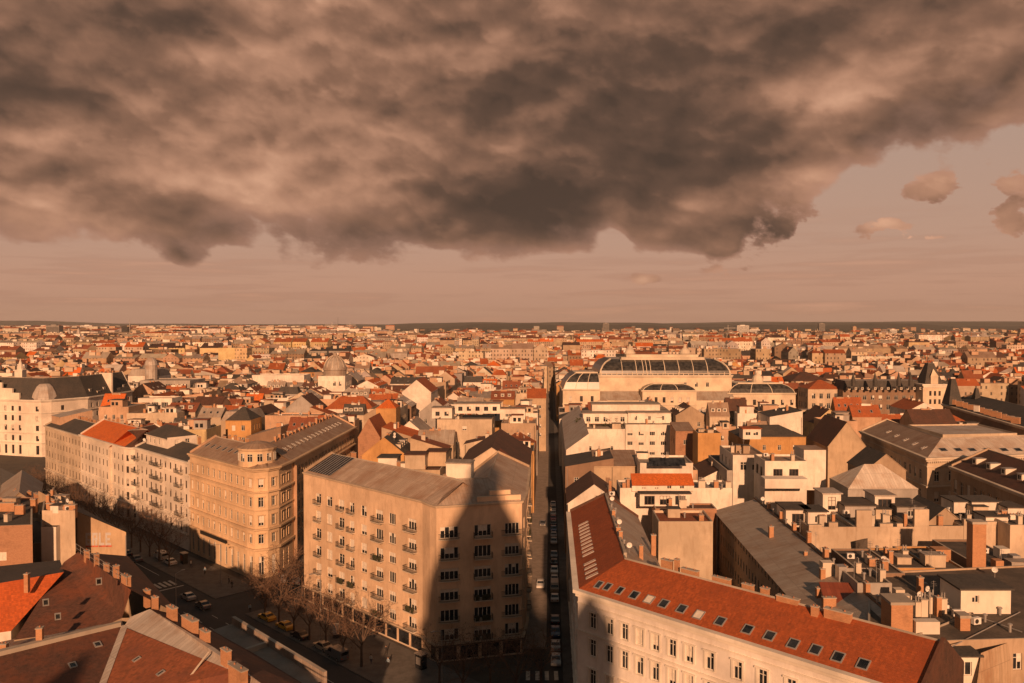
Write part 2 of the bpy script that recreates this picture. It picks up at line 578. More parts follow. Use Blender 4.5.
def finish_uv(me, off=np.zeros(3)):
    nl, npol, nv = len(me.loops), len(me.polygons), len(me.vertices)
    if not nl: return
    co = np.zeros(nv * 3); me.vertices.foreach_get('co', co); co = co.reshape(-1, 3) + off
    li = np.zeros(nl, dtype=np.int32); me.loops.foreach_get('vertex_index', li)
    nr = np.zeros(npol * 3); me.polygons.foreach_get('normal', nr); nr = nr.reshape(-1, 3)
    tot = np.zeros(npol, dtype=np.int32); me.polygons.foreach_get('loop_total', tot)
    t = np.stack([-nr[:, 1], nr[:, 0], np.zeros(npol)], 1)
    ln = np.linalg.norm(t, axis=1)
    t[ln < 0.02] = (1, 0, 0); ln[ln < 0.02] = 1
    t /= ln[:, None]
    b = np.cross(nr, t)
    T = np.repeat(t, tot, axis=0); B = np.repeat(b, tot, axis=0); C = co[li]
    uv = np.stack([(C * T).sum(1), (C * B).sum(1)], 1)
    l = me.uv_layers.new(name='UVMap')
    l.data.foreach_set('uv', uv.astype(np.float32).ravel())


def root(name, loc, label, cat, group=None):
    o = bpy.data.objects.new(name, None)
    col.objects.link(o)
    o.location = loc
    o.empty_display_size = 0.5
    WL[o.name] = Vector(loc)
    o['label'] = label
    o['category'] = cat
    if group: o['group'] = group
    return o


def inst(mesh, name, parent, pos, rot=0.0, scale=None):
    o = bpy.data.objects.new(name, mesh)
    col.objects.link(o)
    o.parent = parent
    o.location = Vector(pos) - wl(parent)
    o.rotation_euler = (0, 0, rot)
    if scale: o.scale = scale
    WL[o.name] = Vector(pos)
    return o


def mesh_of(mb, name):
    me = bpy.data.meshes.new(name)
    me.from_pydata([tuple(p) for p in mb.v], [], mb.f)
    for m in mb.mats: me.materials.append(m)
    me.polygons.foreach_set('material_index', mb.m)
    finish_uv(me)
    return me


# ------------------------------------------------------------ windows
WCACHE = {}


def lbox(mb, x0, x1, y0, y1, z0, z1, mat):
    mb.prism([(x0, y0), (x1, y0), (x1, y1), (x0, y1)], z0, z1, mat, bottom=True)


def window_mesh(w, h, kind, var, split=False, dark=False):
    """frame at the plane y=0 facing -y, origin at its foot; lights = panes across"""
    key = (round(w, 1), round(h, 1), kind, var, split, dark)
    if key in WCACHE: return WCACHE[key]
    w, h = key[0], key[1]
    fm = M_DFRAME if dark else M_FRAME
    fr, pa = MB(), MB()
    t = 0.09 if w < 2.4 else 0.11
    lbox(fr, -w / 2, -w / 2 + t, -.03, .06, 0, h, fm); lbox(fr, w / 2 - t, w / 2, -.03, .06, 0, h, fm)
    lbox(fr, -w / 2 + t, w / 2 - t, -.03, .06, 0, t, fm); lbox(fr, -w / 2 + t, w / 2 - t, -.03, .06, h - t, h, fm)
    n = {1: 1, 2: 2, 3: 3, 4: 4}.get(kind, 2)
    for k in range(1, n):
        x = -w / 2 + w * k / n
        lbox(fr, x - t * .55, x + t * .55, -.025, .05, t, h - t, fm)
    if h > 1.6 and kind <= 2:
        lbox(fr, -w / 2 + t, w / 2 - t, -.02, .045, h * .70, h * .70 + t * .8, fm)
    pa.face([(-w / 2 + .02, .035, .02), (w / 2 - .02, .035, .02), (w / 2 - .02, .035, h - .02), (-w / 2 + .02, .035, h - .02)], M_GLASS)
    # blinds / curtains behind or in front of single lights
    for k in range(n):
        q = (var * 7 + k * 3) % 5
        x0, x1 = -w / 2 + w * k / n + .05, -w / 2 + w * (k + 1) / n - .05
        if var == 0 or (var in (1, 3) and q < 2): continue
        drop = {1: .35, 2: .95 if n < 3 else .4, 3: .55, 4: .7 if n < 3 else .3}[var]
        pa.face([(x0, .03, h * (1 - drop)), (x1, .03, h * (1 - drop)), (x1, .03, h - .06), (x0, .03, h - .06)], M_BLIND)
    if split:
        r = (mesh_of(fr, 'window'), mesh_of(pa, 'pane'))
    else:
        i = len(fr.v); fr2 = fr
        for f, m in zip(pa.f, pa.m):
            fr2.f.append(tuple(j + i for j in f)); fr2.m.append(fr2.mi(pa.mats[m]))
        fr2.v.extend(pa.v)
        r = mesh_of(fr2, 'window')
    WCACHE[key] = r
    return r


def facade(mb, A, B, z0, z1, rows, cols, mat, wins, recess=0.22, sill=None, skip=0.0, c=None, rr=rnd):
    """a wall with real openings. rows: (zb, zt[, kind]); cols: (u centre, width[, kind])"""
    A = Vector((A[0], A[1])); B = Vector((B[0], B[1]))
    L = (B - A).length
    if L < 0.3: return
    d = (B - A) / L; n = Vector((d.y, -d.x)); rot = math.atan2(d.y, d.x)
    cols = sorted([q for q in cols if q[0] - q[1] / 2 > 0.15 and q[0] + q[1] / 2 < L - 0.15])
    rows = sorted([q for q in rows if q[0] > z0 + 0.02 and q[1] < z1 - 0.02])
    pt = lambda u, z, r=0.0: (A.x + d.x * u - n.x * r, A.y + d.y * u - n.y * r, z)
    quad = lambda u0, u1, za, zb: mb.face([pt(u0, za), pt(u1, za), pt(u1, zb), pt(u0, zb)], mat, c)
    ux = 0.0
    for q in cols:
        u0, u1 = q[0] - q[1] / 2, q[0] + q[1] / 2
        if u0 < ux: continue
        quad(ux, u0, z0, z1)
        zx = z0
        for r in rows:
            if rr.random() < skip: continue
            zb, zt = r[0], r[1]
            quad(u0, u1, zx, zb)
            zx = zt
            for e in (((u0, zb), (u0, zt)), ((u0, zt), (u1, zt)), ((u1, zt), (u1, zb)), ((u1, zb), (u0, zb))):
                (ua, za), (ub, zc) = e
                mb.face([pt(ua, za), pt(ua, za, recess), pt(ub, zc, recess), pt(ub, zc)], mat, c)
            p = pt(q[0], zb, recess - 0.04)
            wins.append(dict(p=Vector(p), rot=rot, w=q[1], h=zt - zb, n=n, ck=q[2] if len(q) > 2 else None, rk=r[2] if len(r) > 2 else None, u=q[0], zb=zb, zt=zt))
            if sill: mb.strip(pt(u0 - .1, 0), pt(u1 + .1, 0), .10, zb - .12, zb - .003, sill)
        quad(u0, u1, zx, z1)
        ux = u1
    quad(ux, L, z0, z1)


def even(L, bay, w, m=1.2):
    n = max(1, int(round((L - 2 * m) / bay)))
    if L < 2.2: return []
    return [(m + (L - 2 * m) * (k + .5) / n, w) for k in range(n)]


def place_windows(rt, wins, near=False, dark=False, lights=None):
    c0 = Vector((0, 0, HC))
    if near == 2:
        for q in wins: q['glare_blind'] = q['n'].x < -.5  # avenue side: more blinds, with reflected light put into the pale panes
    wins.sort(key=lambda q: (q['p'] - c0).length)
    extra = MB()
    for i, q in enumerate(wins):
        w, h = q['w'], q['h']
        kind = lights or (4 if w > 2.6 else 3 if w > 2.0 else 2 if w > 0.8 else 1)
        var = rnd.choice((0, 0, 0, 0, 1, 3, 0, 4, 2) if not q.get('glare_blind') else (1, 2, 3, 4, 1, 0))
        if i < 100:
            if near:
                fm, pm = window_mesh(w, h, kind, var, True, dark)
                o = inst(fm, 'window', rt, q['p'], q['rot'])
                p = bpy.data.objects.new('pane', pm); col.objects.link(p); p.parent = o; WL[p.name] = q['p']
            else:
                inst(window_mesh(w, h, kind, var, False, dark), 'window', rt, q['p'], q['rot'])
        else:
            me = window_mesh(w, h, kind, var, False, dark)
            ca, sa = math.cos(q['rot']), math.sin(q['rot'])
            vs = [(q['p'].x + ca * v.co.x - sa * v.co.y, q['p'].y + sa * v.co.x + ca * v.co.y, q['p'].z + v.co.z) for v in me.vertices]
            for pl in me.polygons:
                extra.face([vs[k] for k in pl.vertices], me.materials[pl.material_index])
    if extra.f:
        extra.build('window', rt, 'stuff')


# ------------------------------------------------------------ roof furniture
def chimney_mesh(w, d, h, mat, pots, pipes=False):
    mb = MB()
    mb.box(0, 0, -1.2, w, d, h + 1.2, mat)
    mb.box(0, 0, h, w + .14, d + .14, .14, M_CONC)
    n = pots
    for k in range(n):
        x = (k + .5) / n * w - w / 2 if w >= d else 0
        y = 0 if w >= d else (k + .5) / n * d - d / 2
        if pipes: mb.bar((x, y, h + .14), (x, y, h + 1.1), .10, M_STEEL, 6)
        else: mb.lathe(x, y, [(.11, h + .14), (.09, h + .36), (.001, h + .36)], M_POT, 6)
    return mesh_of(mb, 'chimney')


CH = {}


def chimney(rt, p, kind=0, rot=0.0, name='chimney'):
    if kind not in CH:
        spec = [(1.0, .7, 1.7, M_BRICK, 2), (1.9, .7, 1.6, M_BRICK, 2), (.7, .7, 2.3, M_BRICK, 1), (3.2, .8, 1.5, M_BRICK, 2), (1.3, .8, 1.6, M_TRIM, 3), (2.4, .8, 1.8, M_TRIMW, 4),
                (.9, .9, 1.9, M_TRIM, 2, True), (.8, .7, 2.7, M_BRICK, 1)][kind]
        CH[kind] = chimney_mesh(*spec)
    k = rnd.uniform(.68, .88)
    return inst(CH[kind], name, rt, p, rot, (k * 1.1, k * 1.1, k))


def dormer_mesh(w=1.6, d=2.6, h=1.5, wall=None, roof=None):
    mb = MB()
    wall = wall or M_TRIMW; roof = roof or M_STEEL
    mb.prism([(-w / 2, 0), (w / 2, 0), (w / 2, d), (-w / 2, d)], 0, h, wall, roof)
    mb.prism([(-w / 2 - .12, -.15), (w / 2 + .12, -.15), (w / 2 + .12, d), (-w / 2 - .12, d)], h + .003, h + .12, roof, bottom=True)
    lbox(mb, -w / 2 + .2, w / 2 - .2, -.04, .02, .25, h - .15, M_FRAME)
    for k in range(2):
        x0 = -w / 2 + .28 + k * (w - .5) / 2
        mb.face([(x0, -.05, .34), (x0 + (w - .72) / 2, -.05, .34), (x0 + (w - .72) / 2, -.05, h - .24), (x0, -.05, h - .24)], M_GLASS)
    return mesh_of(mb, 'dormer')


_dm = {}


def dormer(rt, p, rot, key='a'):
    if key not in _dm:
        _dm[key] = {'a': lambda: dormer_mesh(), 'b': lambda: dormer_mesh(2.4, 3.0, 1.7, wallm('cream'), roofm('grey metal')),
                    'c': lambda: dormer_mesh(1.3, 2.2, 1.4, M_TRIM, roofm('dark slate'))}[key]()
    return inst(_dm[key], 'dormer', rt, p, rot)


def skylight(rt, p, nrm, w=1.1, h=1.5, name='skylight', open_=False):
    """a roof window lying in a slope: p on the slope, nrm the slope's normal"""
    n = Vector(nrm).normalized()
    if n.z < 0: n = -n
    t = Vector((-n.y, n.x, 0)).normalized(); b = n.cross(t)
    key = ('sky', w, h, open_)
    if key not in WCACHE:
        mb = MB()
        for x0, x1, y0, y1 in ((-w / 2, w / 2, 0, .12), (-w / 2, w / 2, h - .12, h), (-w / 2, -w / 2 + .12, .12, h - .12), (w / 2 - .12, w / 2, .12, h - .12)):
            lbox(mb, x0, x1, y0, y1, 0, .14, M_STEEL)
        mb.face([(-w / 2 + .1, .1, .09), (w / 2 - .1, .1, .09), (w / 2 - .1, h - .1, .09), (-w / 2 + .1, h - .1, .09)], M_GLASS if not open_ else plain('pale tile strip', (.46, .21, .11), .7) if open_ == 'strip' else M_BLIND)
        WCACHE[key] = mesh_of(mb, name)
    o = inst(WCACHE[key], name, rt, p)
    m = Matrix((t, b, n)).transposed()
    o.rotation_euler = m.to_euler()
    return o


def dish_mesh():
    mb = MB()
    mb.bar((0, 0, 0), (0, 0, 1.2), .04, M_STEEL, 5)
    prof = [(.42 * k / 4, .10 * (k / 4) ** 2) for k in range(5)]
    for j in range(4):
        for i in range(10):
            a, b = 2 * math.pi * i / 10, 2 * math.pi * (i + 1) / 10
            f = lambda r, y, t: (r * math.cos(t), -y * 1.0 - .12, 1.2 + r * math.sin(t))
            mb.face([f(*prof[j], a), f(*prof[j], b), f(*prof[j + 1], b), f(*prof[j + 1], a)], M_WHITE)
    mb.bar((0, -.12, 1.2), (0, -.55, 1.15), .02, M_IRON, 4)
    return mesh_of(mb, 'satellite_dish')


def ac_mesh():
    mb = MB()
    lbox(mb, -.55, .55, -.25, .25, .15, .95, M_WHITE)
    lbox(mb, -.5, -.42, -.2, .2, 0, .15, M_IRON); lbox(mb, .42, .5, -.2, .2, 0, .15, M_IRON)
    for i in range(10):
        a, b = 2 * math.pi * i / 10, 2 * math.pi * (i + 1) / 10
        mb.face([(-.12, -.262, .55), (-.12 + .3 * math.cos(a), -.262, .55 + .3 * math.sin(a)), (-.12 + .3 * math.cos(b), -.262, .55 + .3 * math.sin(b))], M_IRON)
    return mesh_of(mb, 'air_conditioner')


def vent_mesh():
    mb = MB()
    mb.lathe(0, 0, [(.16, 0), (.16, .8), (.28, .85), (.28, 1.0), (.001, 1.12)], M_STEEL, 8)
    return mesh_of(mb, 'roof_vent')


def aerial_mesh():
    mb = MB()
    mb.bar((0, 0, 0), (0, 0, 3.0), .035, M_STEEL, 4)
    for z, w in ((2.9, .7), (2.6, .9), (2.3, 1.0)):
        mb.bar((-w / 2, 0, z), (w / 2, 0, z), .02, M_STEEL, 3)
    mb.bar((0, -.6, 2.6), (0, .6, 2.6), .02, M_STEEL, 3)
    return mesh_of(mb, 'aerial')


DISH, AC, VENT, AERIAL = dish_mesh(), ac_mesh(), vent_mesh(), aerial_mesh()


def clutter(rt, kind, p, rot=0.0):
    me, nm = {'dish': (DISH, 'satellite_dish'), 'ac': (AC, 'air_conditioner'), 'vent': (VENT, 'roof_vent'), 'aerial': (AERIAL, 'aerial')}[kind]
    return inst(me, nm, rt, p, rot)


# ------------------------------------------------------------ building bodies
def ctr(poly):
    return Vector((sum(p[0] for p in poly) / len(poly), sum(p[1] for p in poly) / len(poly), 0))


def offset(pts, d):
    """offset an open polyline to its left (the inside of the building) by d"""
    pts = [Vector((p[0], p[1])) for p in pts]
    out = []
    for i, p in enumerate(pts):
        ns = []
        if i > 0:
            t = (p - pts[i - 1]).normalized(); ns.append(Vector((-t.y, t.x)))
        if i < len(pts) - 1:
            t = (pts[i + 1] - p).normalized(); ns.append(Vector((-t.y, t.x)))
        n = sum(ns, Vector((0, 0))); n.normalize()
        k = d / max(0.35, n.dot(ns[0]))
        out.append(p + n * k)
    return out


def seen(A, B, z=20):
    mid = Vector(((A[0] + B[0]) / 2, (A[1] + B[1]) / 2)); d = Vector((B[0] - A[0], B[1] - A[1]))
    n = Vector((d.y, -d.x))
    return n.dot(-mid) > 0


def clash(poly, q, e=0.3):
    pass


def wing(name, label, cat, outer, zi_ridge, wall, roof, specs, ridge_off=7.0, depth=14.0, z_in=None, inner_wall=None, cornice=.55, group=None, base=0.0, trim=None,
         near=False, bands=(), hips=(False, False), end_par=0.5, roof_in=None, dark=False, sill=True, in_rows=None, in_bay=3.0, lights=None, cor_h=.5, end_wall=None):
    """an L/U-shaped house following a street line: outer wall, pitched roof, courtyard wall.
    specs: per segment dict(rows, cols, mat) or None; outer[i] = (x, y); z of eave from zi_ridge=(eave, ridge)"""
    ze, zr = zi_ridge
    z_in = ze if z_in is None else z_in
    rg = offset(outer, ridge_off); inn = offset(outer, depth)
    outer = [Vector((p[0], p[1])) for p in outer]
    c = ctr(outer); c.z = base
    rt = root(name, c, label, cat, group)
    wm = wallm(wall) if isinstance(wall, str) else wall
    rm = roofm(roof) if isinstance(roof, str) else roof
    ri = (roofm(roof_in) if isinstance(roof_in, str) else roof_in) or rm
    iw = (wallm(inner_wall) if isinstance(inner_wall, str) else inner_wall) or wm
    ew = end_wall or iw
    tm = trim or M_TRIM
    mb, rf, wins = MB(), MB(), []
    n = len(outer)
    for i in range(n - 1):
        rf.bar((*rg[i], zr + .03), (*rg[i + 1], zr + .03), .14, M_CONC, 6)
        s = specs[i] if specs and i < len(specs) else None
        A, B = outer[i], outer[i + 1]
        m = wm if not s or 'mat' not in s else s['mat']
        if s and seen(A, B):
            facade(mb, A, B, base, ze, s['rows'], s['cols'], m, wins, sill=tm if sill else None)
        else:
            mb.wall(A, B, base, ze, m)
        # inner wall
        I, J = inn[i + 1], inn[i]
        if in_rows and seen(I, J):
            facade(mb, I, J, base, z_in, in_rows, even((I - J).length, in_bay, 1.1), iw, wins, sill=None)
        else:
            mb.wall(I, J, base, z_in, iw)
        # slopes
        rf.face([(*A, ze), (*B, ze), (*rg[i + 1], zr), (*rg[i], zr)], s['roof'] if s and 'roof' in s else rm)
        rf.face([(*rg[i], zr), (*rg[i + 1], zr), (*inn[i + 1], z_in), (*inn[i], z_in)], ri)
    # continuous cornice + bands: mitred rings
    if cornice:
        o2 = offset(outer, -cornice); o0 = outer; o3 = offset(outer, -cornice * .5); om = offset(outer, .25)
        for i in range(n - 1):
            # eave slab
            for (X, za, zb) in ((o2, ze - cor_h * .45, ze + .06), (o3, ze - cor_h, ze - cor_h * .45)):
                mb.face([(*X[i], za), (*X[i + 1], za), (*X[i + 1], zb), (*X[i], zb)], tm)
                mb.face([(*o0[i], za), (*o0[i + 1], za), (*X[i + 1], za), (*X[i], za)], tm)
            mb.face([(*o2[i], ze + .06), (*o2[i + 1], ze + .06), (*om[i + 1], ze + .06), (*om[i], ze + .06)], tm)
        for i in (0, n - 1):
            t = (outer[1] - outer[0]).normalized() if i == 0 else (outer[-2] - outer[-1]).normalized()
            for (X, za, zb) in ((o2, ze - cor_h * .45, ze + .06), (o3, ze - cor_h, ze - cor_h * .45)):
                mb.face([(*o0[i], za), (*X[i], za), (*X[i], zb), (*o0[i], zb)], tm)
    for (bz, bh, bo) in bands:
        X = offset(outer, -bo)
        for i in range(n - 1):
            mb.face([(*X[i], bz), (*X[i + 1], bz), (*X[i + 1], bz + bh), (*X[i], bz + bh)], tm)
            mb.face([(*X[i], bz + bh), (*X[i + 1], bz + bh), (*outer[i + 1], bz + bh), (*outer[i], bz + bh)], tm)
            mb.face([(*outer[i], bz), (*outer[i + 1], bz), (*X[i + 1], bz), (*X[i], bz)], tm)
    # end walls (fire walls) with a little parapet
    for i, e in ((0, -1), (n - 1, 1)):
        k = end_par
        O, G, I = outer[i], rg[i], inn[i]
        q = [(*O, base), (*O, ze + k), (*G, zr + k), (*I, z_in + k), (*I, base)]
        if e > 0: q = q[::-1]
        mb.face(q, ew)
        if k:
            t = (outer[1] - outer[0]).normalized() if i == 0 else (outer[-2] - outer[-1]).normalized()
            for (U, zu, V, zv) in ((O, ze, G, zr), (G, zr, I, z_in)):
                U2, V2 = U + t * .35, V + t * .35
                mb.face([(*U, zu + k), (*V, zv + k), (*V2, zv + k), (*U2, zu + k)], ew)
                mb.face([(*U2, zu - .3), (*V2, zv - .3), (*V2, zv + k), (*U2, zu + k)], ew)
    mb.build('wall', rt)
    roof_o = rf.build('roof', rt)
    place_windows(rt, wins, near, dark, lights)
    return rt, roof_o, dict(outer=outer, ridge=rg, inner=inn, ze=ze, zr=zr, zi=z_in, wins=wins)


def rows_(z0, pitch, n, h, kinds=None):
    return [(z0 + pitch * k, z0 + pitch * k + h) for k in range(n)]


ALLB = []


def block(name, label, poly, z, wall='cream', roof='black felt', cat='building', base=0.0, rows=None, bay=3.0, ww=1.1, par=.6, mode='flat', rise=3.0, axis=0, rt=None,
          over=.25, near=False, wside=None, dark=False, skip=0.0, trim=None, cols=None, lights=None, band=None, group=None):
    """simple prism house: quad poly CCW seen from above (p0 front-left, p1 front-right, p2 back-right, p3 back-left).
    mode flat | gable (ridge parallel to p0p1 when axis=0, to p1p2 when axis=1) | hip | shed (low side p0p1 / axis) | mansard"""
    poly = [Vector((p[0], p[1])) for p in poly]
    c = ctr(poly); c.z = base
    own = rt is None
    if own: rt = root(name, c, label, cat, group)
    wm = wallm(wall) if isinstance(wall, str) else wall
    rm = roofm(roof) if isinstance(roof, str) else roof
    tm = trim or wm
    mb, rf, wins = MB(), MB(), []
    n = len(poly)
    zt = z + (par if mode == 'flat' else 0)
    for i in range(n):
        A, B = poly[i], poly[(i + 1) % n]
        if rows and seen(A, B) and (wside is None or i in wside):
            facade(mb, A, B, base, zt, rows, cols if cols and i == 0 else even((B - A).length, bay, ww), wm, wins, skip=skip)
        else:
            mb.wall(A, B, base, zt, wm)
        if band: mb.strip(A, B, .12, band, band + .3, tm)
    info = {}
    if mode == 'flat':
        inn = [poly[i] + ((poly[i - 1] - poly[i]).normalized() + (poly[(i + 1) % n] - poly[i]).normalized()) * .3 for i in range(n)]
        for i in range(n):
            j = (i + 1) % n
            mb.face([(*poly[i], zt), (*poly[j], zt), (*inn[j], zt), (*inn[i], zt)], M_CONC)
            mb.wall(inn[j], inn[i], z - .05, zt, wm)
        rf.face([(*p, z) for p in inn], rm)
    elif n == 4:
        q = poly if axis == 0 else poly[1:] + poly[:1]
        wfac = rm
        o = over
        if mode in ('gable', 'hip'):
            m0, m1 = (q[0] + q[3]) / 2, (q[1] + q[2]) / 2
            d = (m1 - m0).normalized()
            half = (q[3] - q[0]).length / 2
            if mode == 'hip':
                k = min(half, (m1 - m0).length * .45)
                r0, r1 = m0 + d * k, m1 - d * k
            else:
                r0, r1 = m0, m1
            e = (q[0] - q[3]).normalized() * o
            sl = rise / half
            A, B, C_, D = q[0] + e, q[1] + e, q[2] - e, q[3] - e
            zz = z - sl * o
            if mode == 'gable':
                A, D, r0b = A - d * .15, D - d * .15, r0 - d * .15
                B, C_, r1b = B + d * .15, C_ + d * .15, r1 + d * .15
                rf.face([(*A, zz), (*B, zz), (*r1b, z + rise), (*r0b, z + rise)], rm)
                rf.face([(*r0b, z + rise), (*r1b, z + rise), (*C_, zz), (*D, zz)], rm)
                # underside thickness
                rf.face([(*A, zz - .15), (*r0b, z + rise - .15), (*r0b, z + rise), (*A, zz)], tm)
                rf.face([(*r0b, z + rise - .15), (*D, zz - .15), (*D, zz), (*r0b, z + rise)], tm)
                rf.face([(*B, zz - .15), (*B, zz), (*r1b, z + rise), (*r1b, z + rise - .15)], tm)
                rf.face([(*r1b, z + rise - .15), (*r1b, z + rise), (*C_, zz), (*C_, zz - .15)], tm)
                mb.face([(*q[0], z), (*r0, z + rise - .05), (*q[3], z)], wm)
                mb.face([(*q[1], z), (*q[2], z), (*r1, z + rise - .05)], wm)
            else:
                rf.face([(*A, zz), (*B, zz), (*r1, z + rise), (*r0, z + rise)], rm)
                rf.face([(*C_, zz), (*D, zz), (*r0, z + rise), (*r1, z + rise)], rm)
                rf.face([(*B, zz), (*C_, zz), (*r1, z + rise)], rm)
                rf.face([(*D, zz), (*A, zz), (*r0, z + rise)], rm)
            for (X, Y) in ((A, B), (C_, D)):
                rf.face([(*X, zz - .2), (*Y, zz - .2), (*Y, zz), (*X, zz)], tm)
            info = dict(r0=r0, r1=r1, zr=z + rise)
        elif mode == 'shed':
            e = (q[0] - q[3]).normalized() * o
            sl = rise / (q[3] - q[0]).length
            A, B = q[0] + e, q[1] + e
            rf.face([(*A, z - sl * o + .02), (*B, z - sl * o + .02), (*q[2], z + rise + .02), (*q[3], z + rise + .02)], rm)
            rf.face([(*A, z - .25), (*B, z - .25), (*B, z - sl * o + .02), (*A, z - sl * o + .02)], tm)
            mb.face([(*q[3], z), (*q[0], z), (*q[3], z + rise)], wm)
            mb.face([(*q[1], z), (*q[2], z), (*q[2], z + rise)], wm)
            mb.face([(*q[2], z), (*q[3], z), (*q[3], z + rise), (*q[2], z + rise)], wm)
            info = dict(r0=q[3], r1=q[2], zr=z + rise)
        elif mode == 'mansard':
            cc = sum(q, Vector((0, 0))) / 4
            inn = []
            for i in range(4):
                a = (q[i - 1] - q[i]).normalized(); b = (q[(i + 1) % 4] - q[i]).normalized()
                inn.append(q[i] + (a + b) * 1.5)
            for i in range(4):
                j = (i + 1) % 4
                rf.face([(*q[i], z), (*q[j], z), (*inn[j], z + rise), (*inn[i], z + rise)], rm)
            rf.face([(*p, z + rise) for p in inn], roofm('grey metal'))
            info = dict(r0=(inn[0] + inn[3]) / 2, r1=(inn[1] + inn[2]) / 2, zr=z + rise)
    w_o = mb.build('wall', rt)
    r_o = rf.build('roof', rt)
    if wins: place_windows(rt, wins, near, dark, lights)
    info.update(rt=rt, roof=r_o, wins=wins, z=z, poly=poly)
    if own and mode == 'flat' and name != 'town_house': ALLB.append(info)
    return info


def gq(a0, a1, b0, b1):
    """quad in the street grid, CCW from the corner nearest the camera"""
    return [W(a0, b0).xy, W(a1, b0).xy, W(a1, b1).xy, W(a0, b1).xy]


def fq(px0, px1, py, z, depth, rot=0.0):
    """quad whose front top edge is seen from px0 to px1 at height py"""
    A, B = P(px0, py, z), P(px1, py, z)
    d = Vector((SX + rot, 1)).normalized() * depth
    return [A.xy, B.xy, B.xy + d, A.xy + d]


# ============================================================ THE SETTING
def sheet(name, poly, z, mat, kind='structure'):
    mb = MB(); mb.face([(p[0], p[1], z) for p in poly], mat)
    return mb.build(name, None, kind, origin=Vector((0, 0, 0)))


sheet('ground', [(-14000, -600), (14000, -600), (14000, 16000), (-14000, 16000)], 0.0, M_YARD)
# the avenue: frontage line on the far side and the near side
FA, FB = Vector((-230, 345.5)), Vector((60, 63.5))           # far side building line
dA = (FB - FA).normalized(); nA = Vector((-dA.y, dA.x))      # nA points away from the camera
if nA.y < 0: nA = -nA
AW = 37.0
off = lambda k, e=0.0: (FA - dA * e - nA * k, FB + dA * (e + 40) - nA * k)
a0, b0 = off(0, 60); a1, b1 = off(AW, 60)
sheet('avenue_road', [a1, b1, b0, a0], 0.02, M_ASPH)


def slab(name, A, B, w0, w1, h, mat, kind='structure'):
    """raised pavement between offsets w0..w1 from the far building line"""
    mb = MB()
    mb.prism([A - nA * w1, B - nA * w1, B - nA * w0, A - nA * w0], 0.0, h, mat)
    return mb.build(name, None, kind, origin=Vector((0, 0, 0)))


slab('pavement', FA - dA * 60, Vector((-58.5, 178.5)), -1.5, 8.5, .14, M_PAVE)
slab('pavement', Vector((-49, 169.5)), Vector((-3.5, 124.5)), -4, 8.5, .14, M_PAVE)
slab('pavement', Vector((7, 115)), FB, -4, 8.5, .14, M_PAVE)
slab('pavement', FA - dA * 60, FB, AW - 4.5, AW + 1, .14, M_PAVE)
slab('median_island', Vector((-120, 238)), Vector((-80, 199)), 18.3, 19.6, .14, M_PAVE)
# straight street and side street running away from the avenue
st = MB()
st.face([W(-5, 118, .024), W(4, 118, .024), W(4, 1500, .024), W(-5, 1500, .024)], M_ASPH)
st.build('street_road', None, 'structure', origin=Vector((0, 0, 0)))
st = MB()
st.face([W(-63.2, 170, .024), W(-53.3, 170, .024), W(-53.3, 700, .024), W(-63.2, 700, .024)], M_ASPH)
st.build('side_street_road', None, 'structure', origin=Vector((0, 0, 0)))
for nm, q0, q1, r0, r1 in (('street_pavement', -5.6, -.6, 146, 900), ('pavement', 2.3, 4.2, 118, 900), ('pavement', -63.6, -61.6, 196, 600), ('pavement', -55.2, -53, 174, 600)):  # left pavement broadened over the road to stand in for the sun strip
    mb = MB(); mb.prism([W(q0, r0).xy, W(q1, r0).xy, W(q1, r1).xy, W(q0, r1).xy], 0, .14, M_PAVE); mb.mats = [M_SUNPAVE if nm[0] == 's' else M_PAVE]; mb.build(nm, None, 'structure', origin=Vector((0, 0, 0)))

# painted markings
mk = MB()


def on_av(u, k):
    """u metres along the avenue from the point opposite (-45,172), k metres out from the far building line"""
    return Vector((-45, 165.6)) + dA * u - nA * k


def stripe(u0, u1, k0, k1, z=.03):
    mk.face([(*on_av(u0, k1), z), (*on_av(u1, k1), z), (*on_av(u1, k0), z), (*on_av(u0, k0), z)], M_LINE)


for u in range(-190, 60, 6):
    for k in (13.5, 16.8, 22.4, 25.6):
        if -44 < u < -20: continue
        stripe(u, u + 2.6, k - .07, k + .07)
stripe(-190, -42, 19.8, 19.95); stripe(-18, 60, 19.8, 19.95)
stripe(-190, -44, 10.4, 10.55)
for i in range(9):
    stripe(-38.5, -34.5, 10.2 + i * 1.15, 10.8 + i * 1.15)
for i in range(8):
    stripe(-38.5, -34.5, 21.6 + i * 1.15, 22.2 + i * 1.15)
stripe(-33.0, -32.5, 9.5, 19.5); stripe(-41.5, -41, 20, 32)
for i in range(5):
    p0 = W(-4 + i * 1.6, 133).xy
    mk.face([(p0.x, p0.y, .036), (p0.x + .7, p0.y, .036), (p0.x + .8, p0.y + 3.5, .036), (p0.x + .1, p0.y + 3.5, .036)], M_LINE)
mk.build('road_marking', None, 'structure', origin=Vector((0, 0, 0)))

# ============================================================ KEY BUILDINGS
HERO = []      # footprints kept free by the filler


def keep(poly, grow=1.0):
    HERO.append([Vector((p[0], p[1])) for p in poly])


